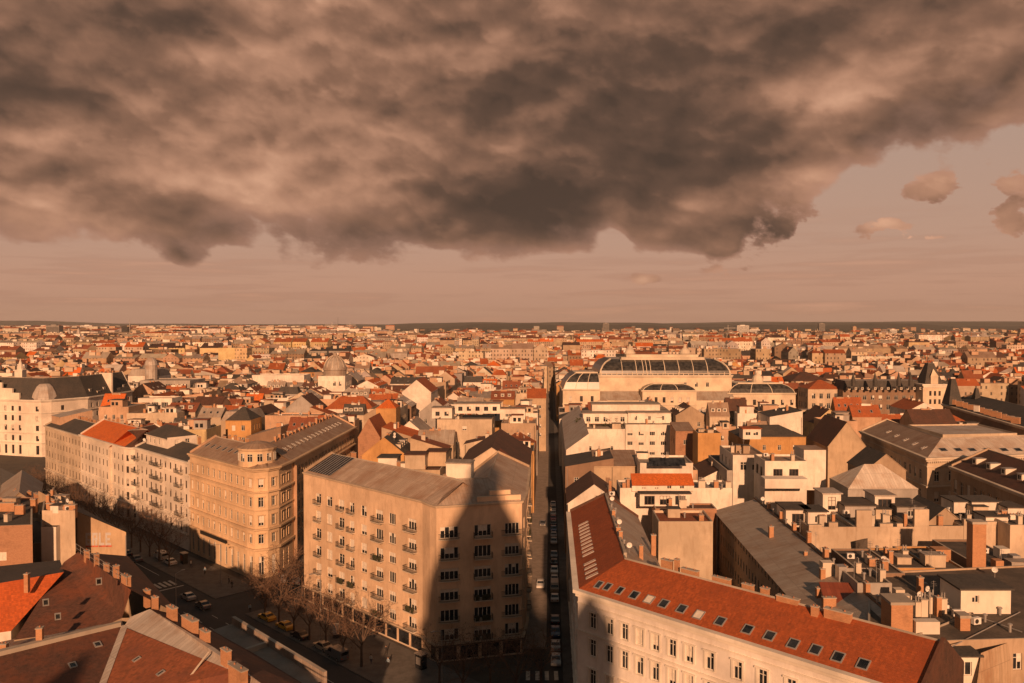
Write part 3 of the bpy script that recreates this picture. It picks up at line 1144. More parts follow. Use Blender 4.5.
# ---- A: pale stone apartment house on the corner of avenue and straight street
zA, rA = 27.8, 31.0
OA = [(-45, 172), (-16.2, 144.0), (-14.6, 141.4), (-13.3, 139.9), (1.8, 143.8), (2.7, 151), (3.9, 178)]
u = lambda i, px: u_at(OA[i], OA[i + 1], px)
rowsA = [(z - 1.15, z + .95) for z in (23.1, 19.4, 15.7, 12.0, 8.3, 4.9)]
cA = [(u(0, 317.5), 2.0, 'b'), (u(0, 328.5), 2.0), (u(0, 340.5), 2.0, 'b'), (u(0, 351), 1.6, 'b'), (u(0, 363), 1.9), (u(0, 378.5), 2.3, 'B'), (u(0, 391.5), 2.1), (u(0, 411.5), 2.4, 'B')]
shopA = [(0.35, 2.75)]
wins_before = None
specA = [dict(rows=rowsA, cols=cA), None, None, dict(rows=rowsA, cols=[(u(3, 449), 3.3, 'o'), (u(3, 482.5), 3.1, 'B'), (13.75, 2.7, 'o')]), dict(rows=rowsA, cols=[(3.4, 1.6)]),
         dict(rows=rowsA, cols=[(3 + 3.4 * k, 1.6, 'b' if k % 3 == 1 else None) for k in range(7)])]
rtA, roofA, IA = wing('corner_apartment_house', 'pale stone apartment house with tiers of small balconies, shaded by the dome on its front', 'building', OA, (zA, rA),
                      plaster('plaster corner house', (.68, .50, .345), .7), seam('seam brown sheet', (.42, .33, .26)), specA, 7.0, 14.0, z_in=25.5, inner_wall='tan', cornice=.35, cor_h=.35, near=2,
                      in_rows=rows_(2, 3.6, 6, 1.6), bands=((3.1, .25, .5),), trim=plaster('stone corner trim', (.52, .41, .30), .5), sill=True)
keep([(-47, 172), (-13, 138), (3, 142), (6.5, 200), (-5, 204), (-37, 186)])
# balconies and shop fronts
bk = {}


def balcony(rt, q, w, d=1.0, n_round=0, green=False):
    key = (round(w, 1), d, n_round, green)
    if key not in bk:
        mb = MB()
        if n_round:
            pts = [(-w / 2 + w * i / n_round, -d * (math.sin(math.pi * i / n_round) ** .5)) for i in range(n_round + 1)]
        else:
            pts = [(-w / 2, 0), (-w / 2, -d), (w / 2, -d), (w / 2, 0)]
        mb.prism(pts, -.28, -.1, M_TRIM, bottom=True)
        for i in range(len(pts) - 1):
            A, B = pts[i], pts[i + 1]
            mb.bar((*A, .85), (*B, .85), .035, M_IRON, 4)
            mb.bar((*A, 0.0), (*B, 0.0), .025, M_IRON, 4)
            k = max(2, int(math.hypot(B[0] - A[0], B[1] - A[1]) / .16))
            for j in range(k):
                x, y = A[0] + (B[0] - A[0]) * j / k, A[1] + (B[1] - A[1]) * j / k
                mb.bar((x, y, -.1), (x, y, .85), .018, M_IRON, 3)
        if green:
            for j in range(14):
                x = rnd.uniform(-w / 2 + .2, w / 2 - .2)
                mb.lathe(x, -d + .25, [(.12, -.1), (.16, .2), (.22, .5), (.12, .8), (.001, 1.0)], plain('balcony plant', (.05, .055, .02), .9), 5)
        bk[key] = mesh_of(mb, 'balcony')
    n = q['n']; p = q['p'] + Vector((n.x, n.y, 0)) * .18
    return inst(bk[key], 'balcony', rt, p, q['rot'])


for q in IA['wins']:
    if q['ck'] == 'B': balcony(rtA, q, 3.3 if q['w'] > 2.5 else 3.0, 1.1, 0, rnd.random() < .3)
    elif q['ck'] == 'b': balcony(rtA, q, 2.1, .8, 0, rnd.random() < .2)
    elif q['ck'] == 'o':
        balcony(rtA, q, 3.9, .45, 8)
mb = MB()
for i in (0, 2, 3, 4, 5):
    A, B = Vector(OA[i]), Vector(OA[i + 1]); L = (B - A).length; d = (B - A) / L
    mb.strip(A, B, .12, 2.75, 3.08, M_IRON)
    k = max(1, int(L / 3.4))
    for j in range(k):
        s0, s1 = A + d * (L * j / k + .35), A + d * (L * (j + 1) / k - .35)
        mb.strip(s0, s1, .06, .35, 2.65, M_GLASS)
        mb.strip(s0, s1, .10, .14, .35, M_TRIM)
mb.build('shop_front', rtA)
# crowning stepped parapet over the front, glazed slope at the west end, roof hut
mb = MB()
mb.strip((-6.2, 142.3), (1.6, 144.3), .0, 27.9, 28.9, plaster('plaster corner house', (.68, .50, .345), .7), back=.5)
mb.strip((-3.9, 143.4), (-0.2, 144.4), -.3, 28.9, 29.7, plaster('plaster corner house', (.68, .50, .345), .7), back=.9)
mb.build('parapet', rtA)
mb = MB()
g0, g1 = offset(OA, .5)[0], offset(OA, .5)[1]; r0, r1 = IA['ridge'][0], IA['ridge'][1]
dd = (Vector(OA[1]) - Vector(OA[0])).normalized()
for k in range(9):
    s = .8 + k * .95
    a_, b_ = g0 + dd * s, g0 + dd * (s + .72)
    c_, d_ = r0 + dd * (s + .5), r0 + dd * (s - .22)
    mb.face([(*a_, zA + .42), (*b_, zA + .42), (*c_, rA + .12), (*d_, rA + .12)], glass('roof glass', (.03, .025, .022), .25))
    mb.face([(*b_, zA + .42), (*(b_ + dd * .23), zA + .42), (*(c_ + dd * .23), rA + .12), (*c_, rA + .12)], M_STEEL)
mb.build('roof_glazing', rtA)
for p_ in ((-36, 181, 29.5), (-24, 168.5, 29), (-13, 156, 29)):
    chimney(roofA, p_, rnd.choice((0, 1, 2)), R(-44))
mb = MB()
hp = P(446, 474, 30.5); hq = P(471, 475, 30.5)
mb.prism([(hp.x, hp.y), (hq.x, hq.y), (hq.x + .4, hq.y + 4), (hp.x + .4, hp.y + 4)], 25, 32.6, M_TRIMW, roofm('grey metal'))
mb.prism([(hp.x - .2, hp.y - .2), (hq.x + .2, hq.y - .2), (hq.x + .6, hq.y + 4.2), (hp.x + .2, hp.y + 4.2)], 32.603, 32.8, roofm('grey metal'))
mb.build('roof_hut', roofA)

# ---- B: white house with the long rust-red roof, right of the straight street
zB, rB = 22.5, 26.0
OB = [W(4.0, 158).xy, Vector((9.3, 111.9)), Vector((41.2, 79.6))]
ub = lambda px: u_at(OB[1], OB[2], px)
pxs = [593.5, 610.5, 625.6, 641, 656.8, 673.8, 691, 711.8, 739.8, 765, 794, 825, 855]
colsB = [(ub(p), 1.15) for p in pxs if ub(p) < 40]
rowsB = [(17.6, 19.8), (13.7, 16.1), (9.4, 11.9), (4.9, 7.6), (.6, 3.4)]
PLB = plaster('plaster white palace', (.77, .71, .65), .5)
MB_B = tiles('tiles rust red', *ROOFC['rust red'][1:])
rtB, roofB, IB = wing('white_town_house', 'long white town house under the large red roof with a row of skylights', 'building', OB, (zB, rB), PLB,
                      tiles('tiles long red roof', (.34, .078, .019), (.26, .060, .017), .45), [dict(rows=rowsB, cols=[(2.0 + 3.2 * k, 1.1) for k in range(14)]), dict(rows=rowsB, cols=colsB)],
                      6.9, 13.5, z_in=21.5, inner_wall='tan', roof_in='grey metal', cornice=.75, cor_h=.9, near=True, bands=((16.7, .22, .2), (8.6, .3, .25), (4.2, .35, .3)), trim=M_TRIMW, in_rows=rows_(2, 4, 5, 2), in_bay=3.2, end_wall=tiles('tiles dark brown', *ROOFC['dark brown'][1:]))  # dark end-wall tiles: shade at the red roof's end put into colour
keep([W(3, 160).xy, (8, 111), (39, 80), W(43.8, 85).xy, W(43.8, 160).xy])
# dentils and window heads
mb = MB(); A, B = OB[1], OB[2]; L = (B - A).length; d = (B - A) / L; n_ = Vector((d.y, -d.x))
k = int(L / .55)
for j in range(k):
    s0 = A + d * (j * .55 + .12)
    mb.strip(s0, s0 + d * .26, .36, zB - .86, zB - .52, M_TRIMW)
A2, B2 = OB[0], OB[1]; L2 = (B2 - A2).length; d2 = (B2 - A2) / L2
for j in range(int(L2 / .55)):
    s0 = A2 + d2 * (j * .55 + .12)
    mb.strip(s0, s0 + d2 * .26, .36, zB - .86, zB - .52, M_TRIMW)
mb.strip(A, B, .14, zB - 1.9, zB - 1.72, M_TRIMW)
for q in IB['wins']:
    dq = Vector((math.cos(q['rot']), math.sin(q['rot']))); b_ = Vector((q['p'].x, q['p'].y)) + q['n'] * .2
    if q['p'].z > 2 and (q['n'] - n_).length < .2:
        mb.strip(b_ - dq * .85, b_ - dq * .60, .09, q['p'].z, q['p'].z + q['h'] + .05, M_TRIMW)
        mb.strip(b_ + dq * .60, b_ + dq * .85, .09, q['p'].z, q['p'].z + q['h'] + .05, M_TRIMW)
        mb.strip(b_ - dq * .95, b_ + dq * .95, .2, q['p'].z + q['h'] + .06, q['p'].z + q['h'] + .24, M_TRIMW)
mb.build('stonework', rtB)
mb = MB()
for z in (0.2, 1.0, 1.8, 2.6):
    mb.strip(A, B, .08, z, z + .7, M_TRIMW)
mb.build('plinth', rtB)
o0, o1, o2 = [Vector((*p, zB)) for p in IB['outer']]; g0, g1, g2 = [Vector((*p, rB)) for p in IB['ridge']]
nf = (o2 - o1).cross(g1 - o1)
for x, y in ((596, 585.5), (604.8, 587.6), (617, 591.5), (631.5, 596), (646.4, 600.4), (661, 604.8), (679, 610), (696, 616), (717.5, 622.7), (745, 631), (767, 637.5), (790.6, 645.6), (813, 651.7), (835.6, 659), (860.8, 666.4)):
    p = on_plane(x, y + 3, o1, o2, g1)
    skylight(roofB, p, nf, 1.0 if x < 620 else 1.25, 1.45, open_=x in (646.4, 696))
nw = (o1 - o0).cross(g0 - o0)
for i in range(14):
    b_ = 114.5 + i * 2.1 + (2.5 if i > 3 else 0)
    p = Vector((W(5.2, b_).x, b_, zB + (rB - zB) * 1.2 / 6.9 + .02))
    skylight(roofB, p, nw, .7, 2.0, open_='strip')
ri = Vector(OB[2]) - Vector(OB[1]); ri.normalize()
for px_, py_, kd in ((667, 569, 1), (677, 572, 2), (690, 577.5, 3), (721.6, 586, 3), (748, 593.5, 1), (765, 600, 0), (788, 607, 3), (815, 617, 0), (838, 622, 3)):
    p = P(px_, py_, 25.3)
    chimney(roofB, p, kd if kd < 5 else 3, R(-44))
for i in range(11):
    p = W(10.9 + rnd.uniform(-.1, .9), 118 + i * 3.5)
    k = rnd.choice(('c', 'vent', 'aerial', 'dish', 'c'))
    if k == 'c': chimney(roofB, (p.x, p.y, 25.6), rnd.choice((0, 2, 4)), R(87))
    else: clutter(roofB, k, (p.x, p.y, 25.9), rnd.uniform(-.4, .4))
mb = MB()      # parapet kerb along the ridge of the street wing
mb.prism([W(10.8, 116).xy, W(11.25, 116).xy, W(11.25, 157).xy, W(10.8, 157).xy], 25.6, 26.5, M_CONC)
mb.build('ridge_kerb', roofB)
chimney(roofB, (W(17, 130.5).x, 130.5, 22.9), 7, R(0)); chimney(roofB, (W(14, 122).x, 122, 24), 7, R(0))

# grey roofed courtyard wings behind B
Bk = block('courtyard_wing', 'grey metal roofed courtyard wing with a row of small windows under its eave, behind the white town house', gq(35.4, 43.2, 99, 168), 20.6, 'tan', 'grey metal',
           mode='shed', rise=2.2, axis=3 if False else 1, rows=[(18.2, 19.8), (14.6, 16.4), (11, 12.8), (7, 8.8)], bay=2.2, ww=.9) if False else None


def shed_q(p, low):  # rotate quad so its low side is first
    return p[low:] + p[:low]


cw = gq(35.4, 43.2, 99, 168)
Bk = block('courtyard_wing', 'long grey metal shed roof over a row of small windows, beside the deep dark courtyard', shed_q(cw, 3), 20.6, 'tan', 'grey metal', mode='shed', rise=2.2, over=.9,
           rows=[(18.4, 19.9), (14.6, 16.4), (11, 12.8), (7, 8.8)], bay=2.1, ww=.9)
for a_, b_, kd in ((39.5, 142, 7), (40.5, 118, 7), (38, 112, 0), (41.5, 129, 2), (38, 108, 1)):
    chimney(Bk['roof'], (W(a_, b_).x, b_, 21.3), kd, 0)
mb = MB(); q = gq(43.3, 43.9, 99, 169); mb.prism(q, 0, 23.1, wallm('brown'), roofm('dark slate')); mb.build('gutter_wall', Bk['rt'])
for i in range(16):
    b_ = 101 + i * 4.1
    clutter(Bk['roof'], rnd.choice(('vent', 'vent', 'dish', 'aerial')), (W(43.4, b_).x, b_, 23.0)) if i % 2 else chimney(Bk['roof'], (W(43.6, b_).x, b_, 22.9), rnd.choice((2, 0)), R(90))
fw = gq(21, 31.5, 153.6, 163)
Bf = block('courtyard_house', 'cream windowless fire wall closing the courtyard behind the long red roof', fw, 21.2, 'cream', 'brick red', par=.5)
chimney(Bf['roof'], (W(29.5, 155).x, 155, 21.2), 0)
block('courtyard_house', 'low brown brick yard building with pipes up its wall behind the cream fire wall', gq(22, 34.8, 166, 171), 21.0, M_BRICK2, 'dark brown', par=.3, rows=[(15, 17)], bay=4)

# ---- L5: beige palace with rounded corner tower on the side street
z5, r5 = 26.0, 29.6
k5 = [Vector((-84.3, 208.6)), Vector((-62.5, 187.6)), Vector((-60.2, 186.0)), Vector((-57.4, 187.2)), Vector((-55.6, 190)), Vector((-54.6, 198)), Vector((-51.6, 262))]
rows5 = [(21.4, 23.5), (16.8, 19.1), (12.4, 14.8), (8.2, 10.4), (.8, 5.2)]
PL5 = plaster('plaster beige palace', (.66, .48, .31), .55)
T5 = plaster('beige palace trim', (.58, .42, .27), .45)
c5 = [((k5[1] - k5[0]).length * (k + .5) / 10, 1.2) for k in range(10)]
rt5, roof5, I5 = wing('beige_palace', 'beige palace with a round turret on its corner, next to the balconied apartment house', 'building', k5, (z5, r5), PL5, roofm('copper brown'),
                      [dict(rows=rows5, cols=c5), dict(rows=rows5, cols=[(1.4, 1.2)]), dict(rows=rows5, cols=[(1.5, 1.2)]), dict(rows=rows5, cols=[(1.65, 1.2)]),
                       dict(rows=rows5, cols=[(2 + 3.0 * k, 1.2) for k in range(2)]), dict(rows=rows5, cols=[(2 + 3.1 * k, 1.2) for k in range(20)])],
                      7.0, 14.0, z_in=24.5, inner_wall='peach', cornice=.8, cor_h=.8, near=True, bands=((20.2, .35, .45), (15.9, .25, .2), (11.4, .4, .5), (6.6, .5, .5)), trim=T5, in_rows=rows_(2, 4, 5, 2))
keep([(-86, 208), (-60, 183), (-52, 196), (-49.5, 264), (-66, 264), (-76, 220)])
mb = MB()
for q in I5['wins']:
    dq = Vector((math.cos(q['rot']), math.sin(q['rot']))); b_ = Vector((q['p'].x, q['p'].y)) + q['n'] * .18
    if q['p'].z > 2:
        mb.strip(b_ - dq * .82, b_ - dq * .60, .10, q['p'].z, q['p'].z + q['h'], T5); mb.strip(b_ + dq * .60, b_ + dq * .82, .10, q['p'].z, q['p'].z + q['h'], T5)
        mb.strip(b_ - dq * .95, b_ + dq * .95, .22, q['p'].z + q['h'] + .04, q['p'].z + q['h'] + .22, T5)
mb.build('stonework', rt5)
mb = MB(); cx, cy = -61.2, 191.6
mb.lathe(cx, cy, [(4.3, 25), (4.3, 29.8)], PL5, 18); mb.lathe(cx, cy, [(4.55, 29.8), (4.7, 30.2), (4.7, 30.35)], T5, 18); mb.lathe(cx, cy, [(4.7, 30.35), (2.5, 31.3), (.001, 31.8)], roofm('copper brown'), 18)
mb.build('turret', rt5)
tw = []
for a_ in (-150, -122, -95, -65, -35, -5):
    t = R(a_)
    inst(window_mesh(1.3, 1.9, 2, rnd.choice((0, 1, 3))), 'window', rt5, (cx + 4.34 * math.cos(t), cy + 4.34 * math.sin(t), 27.3), t + math.pi / 2)
o0, o1 = Vector((*k5[0], z5)), Vector((*k5[1], z5)); g0 = Vector((*I5['ridge'][0], r5)); n5 = (o1 - o0).cross(g0 - o0)
for i in range(8):
    p = o0 + (o1 - o0) * ((i + .8) / 9.5) + (g0 - o0) * .42 + Vector(n5).normalized() * .03
    skylight(roof5, p, n5, 1.1, 1.6)
for i in range(16):
    b_ = 203 + i * 3.5
    x = -54.3 + (b_ - 198) * .047
    s0, s1 = Vector((x, b_, z5)), Vector((x + .1, b_ + 3, z5))
    p = Vector((x - 3.0, b_, z5 + 3.6 * 3.0 / 7 + .02))
    skylight(roof5, p, Vector((3.6, -.16, 7.0)), .9, 1.5)
for i in range(17):
    b_ = 206 + i * 3.3
    chimney(roof5, (-61.5 + (b_ - 198) * .047, b_, 29.0), rnd.choice((0, 2, 0, 1)), R(90))
for i in range(7):
    p = g0 + Vector((dA.x, dA.y, 0)) * (3 + i * 3.2); chimney(roof5, (p.x + .6, p.y + .8, 28.7), rnd.choice((0, 2, 1)), R(-44))
mb = MB()
A, B = k5[0], k5[1]; L = (B - A).length; d = (B - A) / L
mb.strip(A + d * 8, A + d * 22, 1.1, 6.3, 6.5, T5); mb.strip(A + d * 8, A + d * 22, 1.15, 6.5, 7.4, M_IRON, back=-1.08)
mb.build('balcony', rt5)

# ---- L4: white house with loggias, dark roof and roof-top storey
PL4 = plaster('plaster white house', (.72, .64, .55), .45)
k4 = [Vector((-111.2, 235.2)), Vector((-84.9, 209.2))]
rows4 = [(20.2, 22), (16.4, 18.4), (12.6, 14.8), (8.8, 11), (4.6, 7)]
L = (k4[1] - k4[0]).length
rt4, roof4, I4 = wing('white_corner_house', 'white avenue house with a dark roof storey, between the orange roof and beige palace', 'building', k4, (23.4, 26.2), PL4, roofm('dark slate'),
                      [dict(rows=rows4, cols=[(L * (k + .5) / 11, 1.2, 'B' if k in (0, 4, 5, 9) else None) for k in range(11)])], 7, 14, z_in=22, cornice=.7, near=True,
                      bands=((19.5, .2, .2), (8, .3, .3), (3.9, .4, .4)), trim=M_TRIMW, dark=True, in_rows=rows_(2, 4, 5, 2))
keep([(-112, 235), (-85, 207), (-74, 220), (-101, 246)])
for q in I4['wins']:
    if q['ck'] == 'B' and q['p'].z > 8: balcony(rt4, q, 3.6, 1.2)
block('', '', [k4[0] + dA * 2 + nA * 2.5, k4[0] + dA * 17 + nA * 2.5, k4[0] + dA * 17 + nA * 11, k4[0] + dA * 2 + nA * 11], 27.6, PL4, 'dark slate', mode='hip', rise=2.6, rt=rt4, rows=[(25, 26.8)], bay=3.2, ww=1.3, over=.5)
for i in range(5): chimney(roof4, (*(k4[0] + dA * (4 + i * 6) + nA * 9.5), 26.2), rnd.choice((0, 4, 1)), R(-44))
clutter(roof4, 'dish', (*(k4[0] + dA * 3 + nA * 1.6), 24.6))

# ---- L3: white house under the bright orange roof with a brown hipped end
k3 = [Vector((-146.5, 270.8)), Vector((-118.2, 243.0)), Vector((-115.6, 241.8)), Vector((-113.2, 242.6)), Vector((-111.8, 245)), Vector((-110, 262))]
rows3 = [(18, 19.8), (14.4, 16.4), (10.4, 12.6), (6.2, 8.6), (.8, 4.4)]
L = (k3[1] - k3[0]).length
rt3, roof3, I3 = wing('white_orange_roofed_house', 'white house with rounded corner under a bright orange tiled roof on the avenue', 'building', k3, (22.2, 26.6), plaster('plaster pale house', (.70, .61, .51), .4),
                      tiles('tiles bright orange', *ROOFC['bright orange'][1:]), [dict(rows=rows3, cols=[(L * (k + .5) / 12, 1.15) for k in range(12)]), dict(rows=rows3, cols=[(1.4, 1.1)]), dict(rows=rows3, cols=[(1.25, 1.1)]),
                       dict(rows=rows3, cols=[(1.3, 1.1)]), dict(rows=rows3, cols=[(2 + 3 * k, 1.1) for k in range(5)])], 7.5, 15, z_in=21, cornice=.7, near=True,
                      bands=((17.2, .2, .2), (9.6, .25, .25), (5.2, .45, .5)), trim=M_TRIMW, dark=True, in_rows=rows_(2, 4, 5, 2))
keep([(-148, 271), (-116, 239), (-109, 262), (-124, 266), (-136, 281)])
for f in roof3.data.polygons:
    pass
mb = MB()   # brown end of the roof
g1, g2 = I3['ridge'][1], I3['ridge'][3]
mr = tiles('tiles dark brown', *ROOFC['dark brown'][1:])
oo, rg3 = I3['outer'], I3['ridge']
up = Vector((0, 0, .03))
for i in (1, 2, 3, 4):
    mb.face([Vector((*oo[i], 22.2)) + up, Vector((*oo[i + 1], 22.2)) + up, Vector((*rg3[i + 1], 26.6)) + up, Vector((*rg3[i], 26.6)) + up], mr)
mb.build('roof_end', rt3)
for i in range(8): chimney(roof3, (*(k3[0] + dA * (3 + i * 4) + nA * 8.2), 25.9), rnd.choice((0, 2, 0, 6)), R(-44))

# ---- L2: two cream houses further up the avenue
k2 = [Vector((-175, 299)), Vector((-147, 271.6))]
L = (k2[1] - k2[0]).length
rt2, roof2_, I2 = wing('cream_avenue_house', 'cream avenue house with dark roof, adjoining the white house under the orange roof', 'building', k2, (21.6, 24.6), 'cream', 'dark slate',
                       [dict(rows=rows3, cols=[(L * (k + .5) / 12, 1.15) for k in range(12)])], 7, 14, cornice=.7, near=False, bands=((17.2, .2, .2), (9.6, .25, .25), (5.2, .45, .5)), trim=M_TRIM, dark=True, in_rows=rows_(2, 4, 4, 2))
keep([(-176, 299), (-147, 270), (-137, 281), (-165, 310)])
block('', '', [k2[0] + dA * 1 + nA * 2, k2[0] + dA * 11 + nA * 2, k2[0] + dA * 11 + nA * 13, k2[0] + dA * 1 + nA * 13], 25.4, 'peach', 'pale metal', mode='shed', rise=1.8, rt=rt2)
for i in range(6): chimney(roof2_, (*(k2[0] + dA * (12 + i * 4) + nA * 8), 24.2), rnd.choice((0, 2, 1)), R(-44))

# ---- L1: ornate white corner palace with dark mansard, far up the avenue
z1, r1 = 25.5, 35.0
k1 = [Vector((-264, 372)), Vector((-214.5, 357.5)), Vector((-210.5, 357)), Vector((-207.5, 359.5)), Vector((-198.2, 373)), Vector((-196, 390)), Vector((-194, 408))]
rows1 = [(20.4, 22.6), (16, 18.4), (11.6, 14), (7, 9.4), (1, 5)]
PL1 = plaster('plaster ornate house', (.74, .65, .55), .4)
rt1, roof1, I1 = wing('ornate_white_house', 'ornate white corner palace with spire, stepped gable and very long dark roof', 'building', k1, (z1, r1), PL1, roofm('dark slate'),
                      [dict(rows=rows1, cols=[(3 + 4.1 * k, 1.4) for k in range(11)]), dict(rows=rows1, cols=[(2, 1.5), (5.5, 1.5)]), dict(rows=rows1, cols=[(4, 1.5)]), dict(rows=rows1, cols=[(5, 1.4)]),
                       dict(rows=rows1, cols=[(3 + 4 * k, 1.4) for k in range(16)]), dict(rows=rows1, cols=[(3 + 4 * k, 1.4) for k in range(7)])], 5.2, 16, z_in=24, cornice=.9, cor_h=.9,
                      bands=((19.4, .3, .3), (10.4, .4, .4), (6, .4, .5)), trim=M_TRIMW, dark=True, roof_in='grey metal', in_rows=rows_(2, 4.2, 5, 2))
keep([(-268, 370), (-212, 354), (-197, 374), (-181, 424), (-198, 430), (-222, 385), (-262, 392)])
mb = MB()
for (px_, h, w) in ((14, 9, 7), (30, 5, 5)):
    p = P(px_, 397, z1); m2 = MB()
    for s in range(5):
        m2.box(p.x, p.y + .5, z1 + s * h / 5, w * (1 - s / 6), .9, h / 5 - .002, PL1, R(-12))
    m2.build('gable', rt1)
p = P(17, 396, 25)
mb.box(p.x, p.y + 3, 25, 3.6, 3.6, 12, PL1); mb.box(p.x, p.y + 3, 37.002, 4.4, 4.4, .5, M_TRIMW); mb.lathe(p.x, p.y + 3, [(1.5, 37.5), (1.5, 39), (.9, 40), (.001, 43)], PL1, 8)
mb.build('spire', rt1)
mb = MB(); mb.lathe(-211.8, 362.2, [(5.6, 25.6), (4.8, 28.5), (3.4, 31.2), (2.2, 32.4), (.001, 32.8)], roofm('pale metal'), 8); mb.build('dome', rt1)
mb = MB(); dk = (k1[1] - k1[0]).normalized()
for a_, b_, h_ in ((8, 44, 3.0), (12, 40, 5.0), (20, 34, 7.5), (24, 30, 9.5)): mb.strip(k1[0] + dk * a_, k1[0] + dk * b_, .15 + h_ * .01, z1, z1 + h_, PL1, back=.6)
mb.build('gable_wall', rt1)
for y_ in (100, 398, 420, 441):
    pass
for i in range(6):
    b_ = 377 + i * 5.2
    x = -198.2 + (b_ - 373) * .12
    if i in (1, 4):
        dormer(roof1, (x - .6, b_, z1 + .4), R(84), 'b')
    else: dormer(roof1, (x - 1.2, b_, z1 + 1.9), R(84), 'a')
for b_ in (391,):
    mb = MB(); x = -198.2 + (b_ - 373) * .13
    mb.prism([(x - .2, b_), (x + .1, b_ + .8), (x - 13, b_ + 2.4), (x - 13, b_ + 1.6)], 24, 35.6, PL1)
    mb.build('fire_wall', rt1)
for i in range(9): chimney(roof1, (-204.5 + i * .4, 378 + i * 3.2, 34.6), rnd.choice((0, 4, 1)), R(84))


# ---- glazed opera-like hall
DH = 430.0
xh = lambda px_: (px_ - 512) / F * DH
PLH = plaster('plaster great hall', (.64, .53, .40), .35)
THL = plaster('great hall trim', (.60, .52, .41), .3)
HG = glass('hall roof glass', (.035, .033, .03), .3)
rtH = root('glass_roofed_hall', (xh(664), DH, 0), 'great pale hall with curved dark glass roof between white ribs', 'building')
x0, x1 = xh(599), xh(732)
zw, zt_, dp = 31.7, 40.2, 46
mb = MB(); wn = []
facade(mb, (x0, DH), (x1, DH), 0, zw, [(25.6, 28)], [(x1 - x0 - k, 1.6) for k in (31, 25, 19, 13, 7)][1:4], PLH, wn)
mb.wall((x1, DH), (x1, DH + dp), 0, zw, PLH); mb.wall((x1, DH + dp), (x0, DH + dp), 0, zw, PLH); mb.wall((x0, DH + dp), (x0, DH), 0, zw, PLH)
for (h0, h1, o) in ((zw - .9, zw - .3, .5), (zw - .3, zw + .25, .9), (23.4, 23.9, .3)):
    mb.strip((x0, DH), (x1, DH), o, h0, h1, THL, e=.3); mb.strip((x1, DH), (x1, DH + dp), o, h0, h1, THL); mb.strip((x0, DH + dp), (x0, DH), o, h0, h1, THL)
mb.build('wall', rtH)
place_windows(rtH, wn)
mb = MB(); g = MB()
NP = 6
prof = [(0.6, zw + .25), (1.2, zw + 2.6), (2.6, zw + 4.9), (5.0, zw + 6.9), (8.2, zt_)]


def ring(inset): return [(x0 + inset, DH + inset), (x1 - inset, DH + inset), (x1 - inset, DH + dp - inset), (x0 + inset, DH + dp - inset)]


ends = [(0.6, zw + .25), (1.0, zw + 2.6), (2.2, zw + 4.9), (4.2, zw + 6.9), (7.2, zt_)]
fr_ = lambda j: [(x0 + ends[j][0], DH + prof[j][0]), (x1 - ends[j][0], DH + prof[j][0]), (x1 - ends[j][0], DH + dp - prof[j][0]), (x0 + ends[j][0], DH + dp - prof[j][0])]
for j in range(4):
    a_, b_ = fr_(j), fr_(j + 1)
    for i in range(4):
        k = (i + 1) % 4
        g.face([(*a_[i], prof[j][1]), (*a_[k], prof[j][1]), (*b_[k], prof[j + 1][1]), (*b_[i], prof[j + 1][1])], HG)
a_ = fr_(4); g.face([(*p, zt_) for p in a_], roofm('pale metal'))
g.build('glass_roof', rtH)
for t in [k / 8 for k in range(9)] + [.31, .34]:
    for j in range(4):
        a_, b_ = fr_(j), fr_(j + 1)
        X0 = a_[0][0] + (a_[1][0] - a_[0][0]) * t; X1 = b_[0][0] + (b_[1][0] - b_[0][0]) * t
        if 0 < t < 1: X1 = X0 = x0 + 5 + (x1 - x0 - 10) * t
        mb.bar((X0, a_[0][1] - .1, prof[j][1]), (X1, b_[0][1] - .1, prof[j + 1][1] + .05), .24 if 0 < t < 1 else .5, THL, 4)
mb.box((x0 + x1) / 2, DH + 11, zt_ - .4, (x1 - x0) - 26, 8, 1.5, THL); mb.box((x0 + x1) / 2, DH + 12, zt_ + 1.102, (x1 - x0) - 32, 6, 1.4, THL)
for k in range(26):
    mb.box(x0 + (x1 - x0) * (k + .5) / 26, DH - .4, zw + .25, .35, .35, 1.6 if k % 3 == 0 else .9, THL)
mb.strip((x0, DH), (x1, DH), .6, zw + 1.0, zw + 1.25, THL, back=-.3)
mb.build('rib', rtH)
for px_ in (634, 691):
    m2 = MB(); X = xh(px_)
    m2.lathe(X, DH + 15, [(2.9, zt_), (2.9, zt_ + 2.6), (3.3, zt_ + 2.8), (2.9, zt_ + 3.2), (2.2, zt_ + 5), (.9, zt_ + 6.2), (.5, zt_ + 7.6), (.001, zt_ + 8.4)], THL, 14)
    m2.build('lantern', rtH)


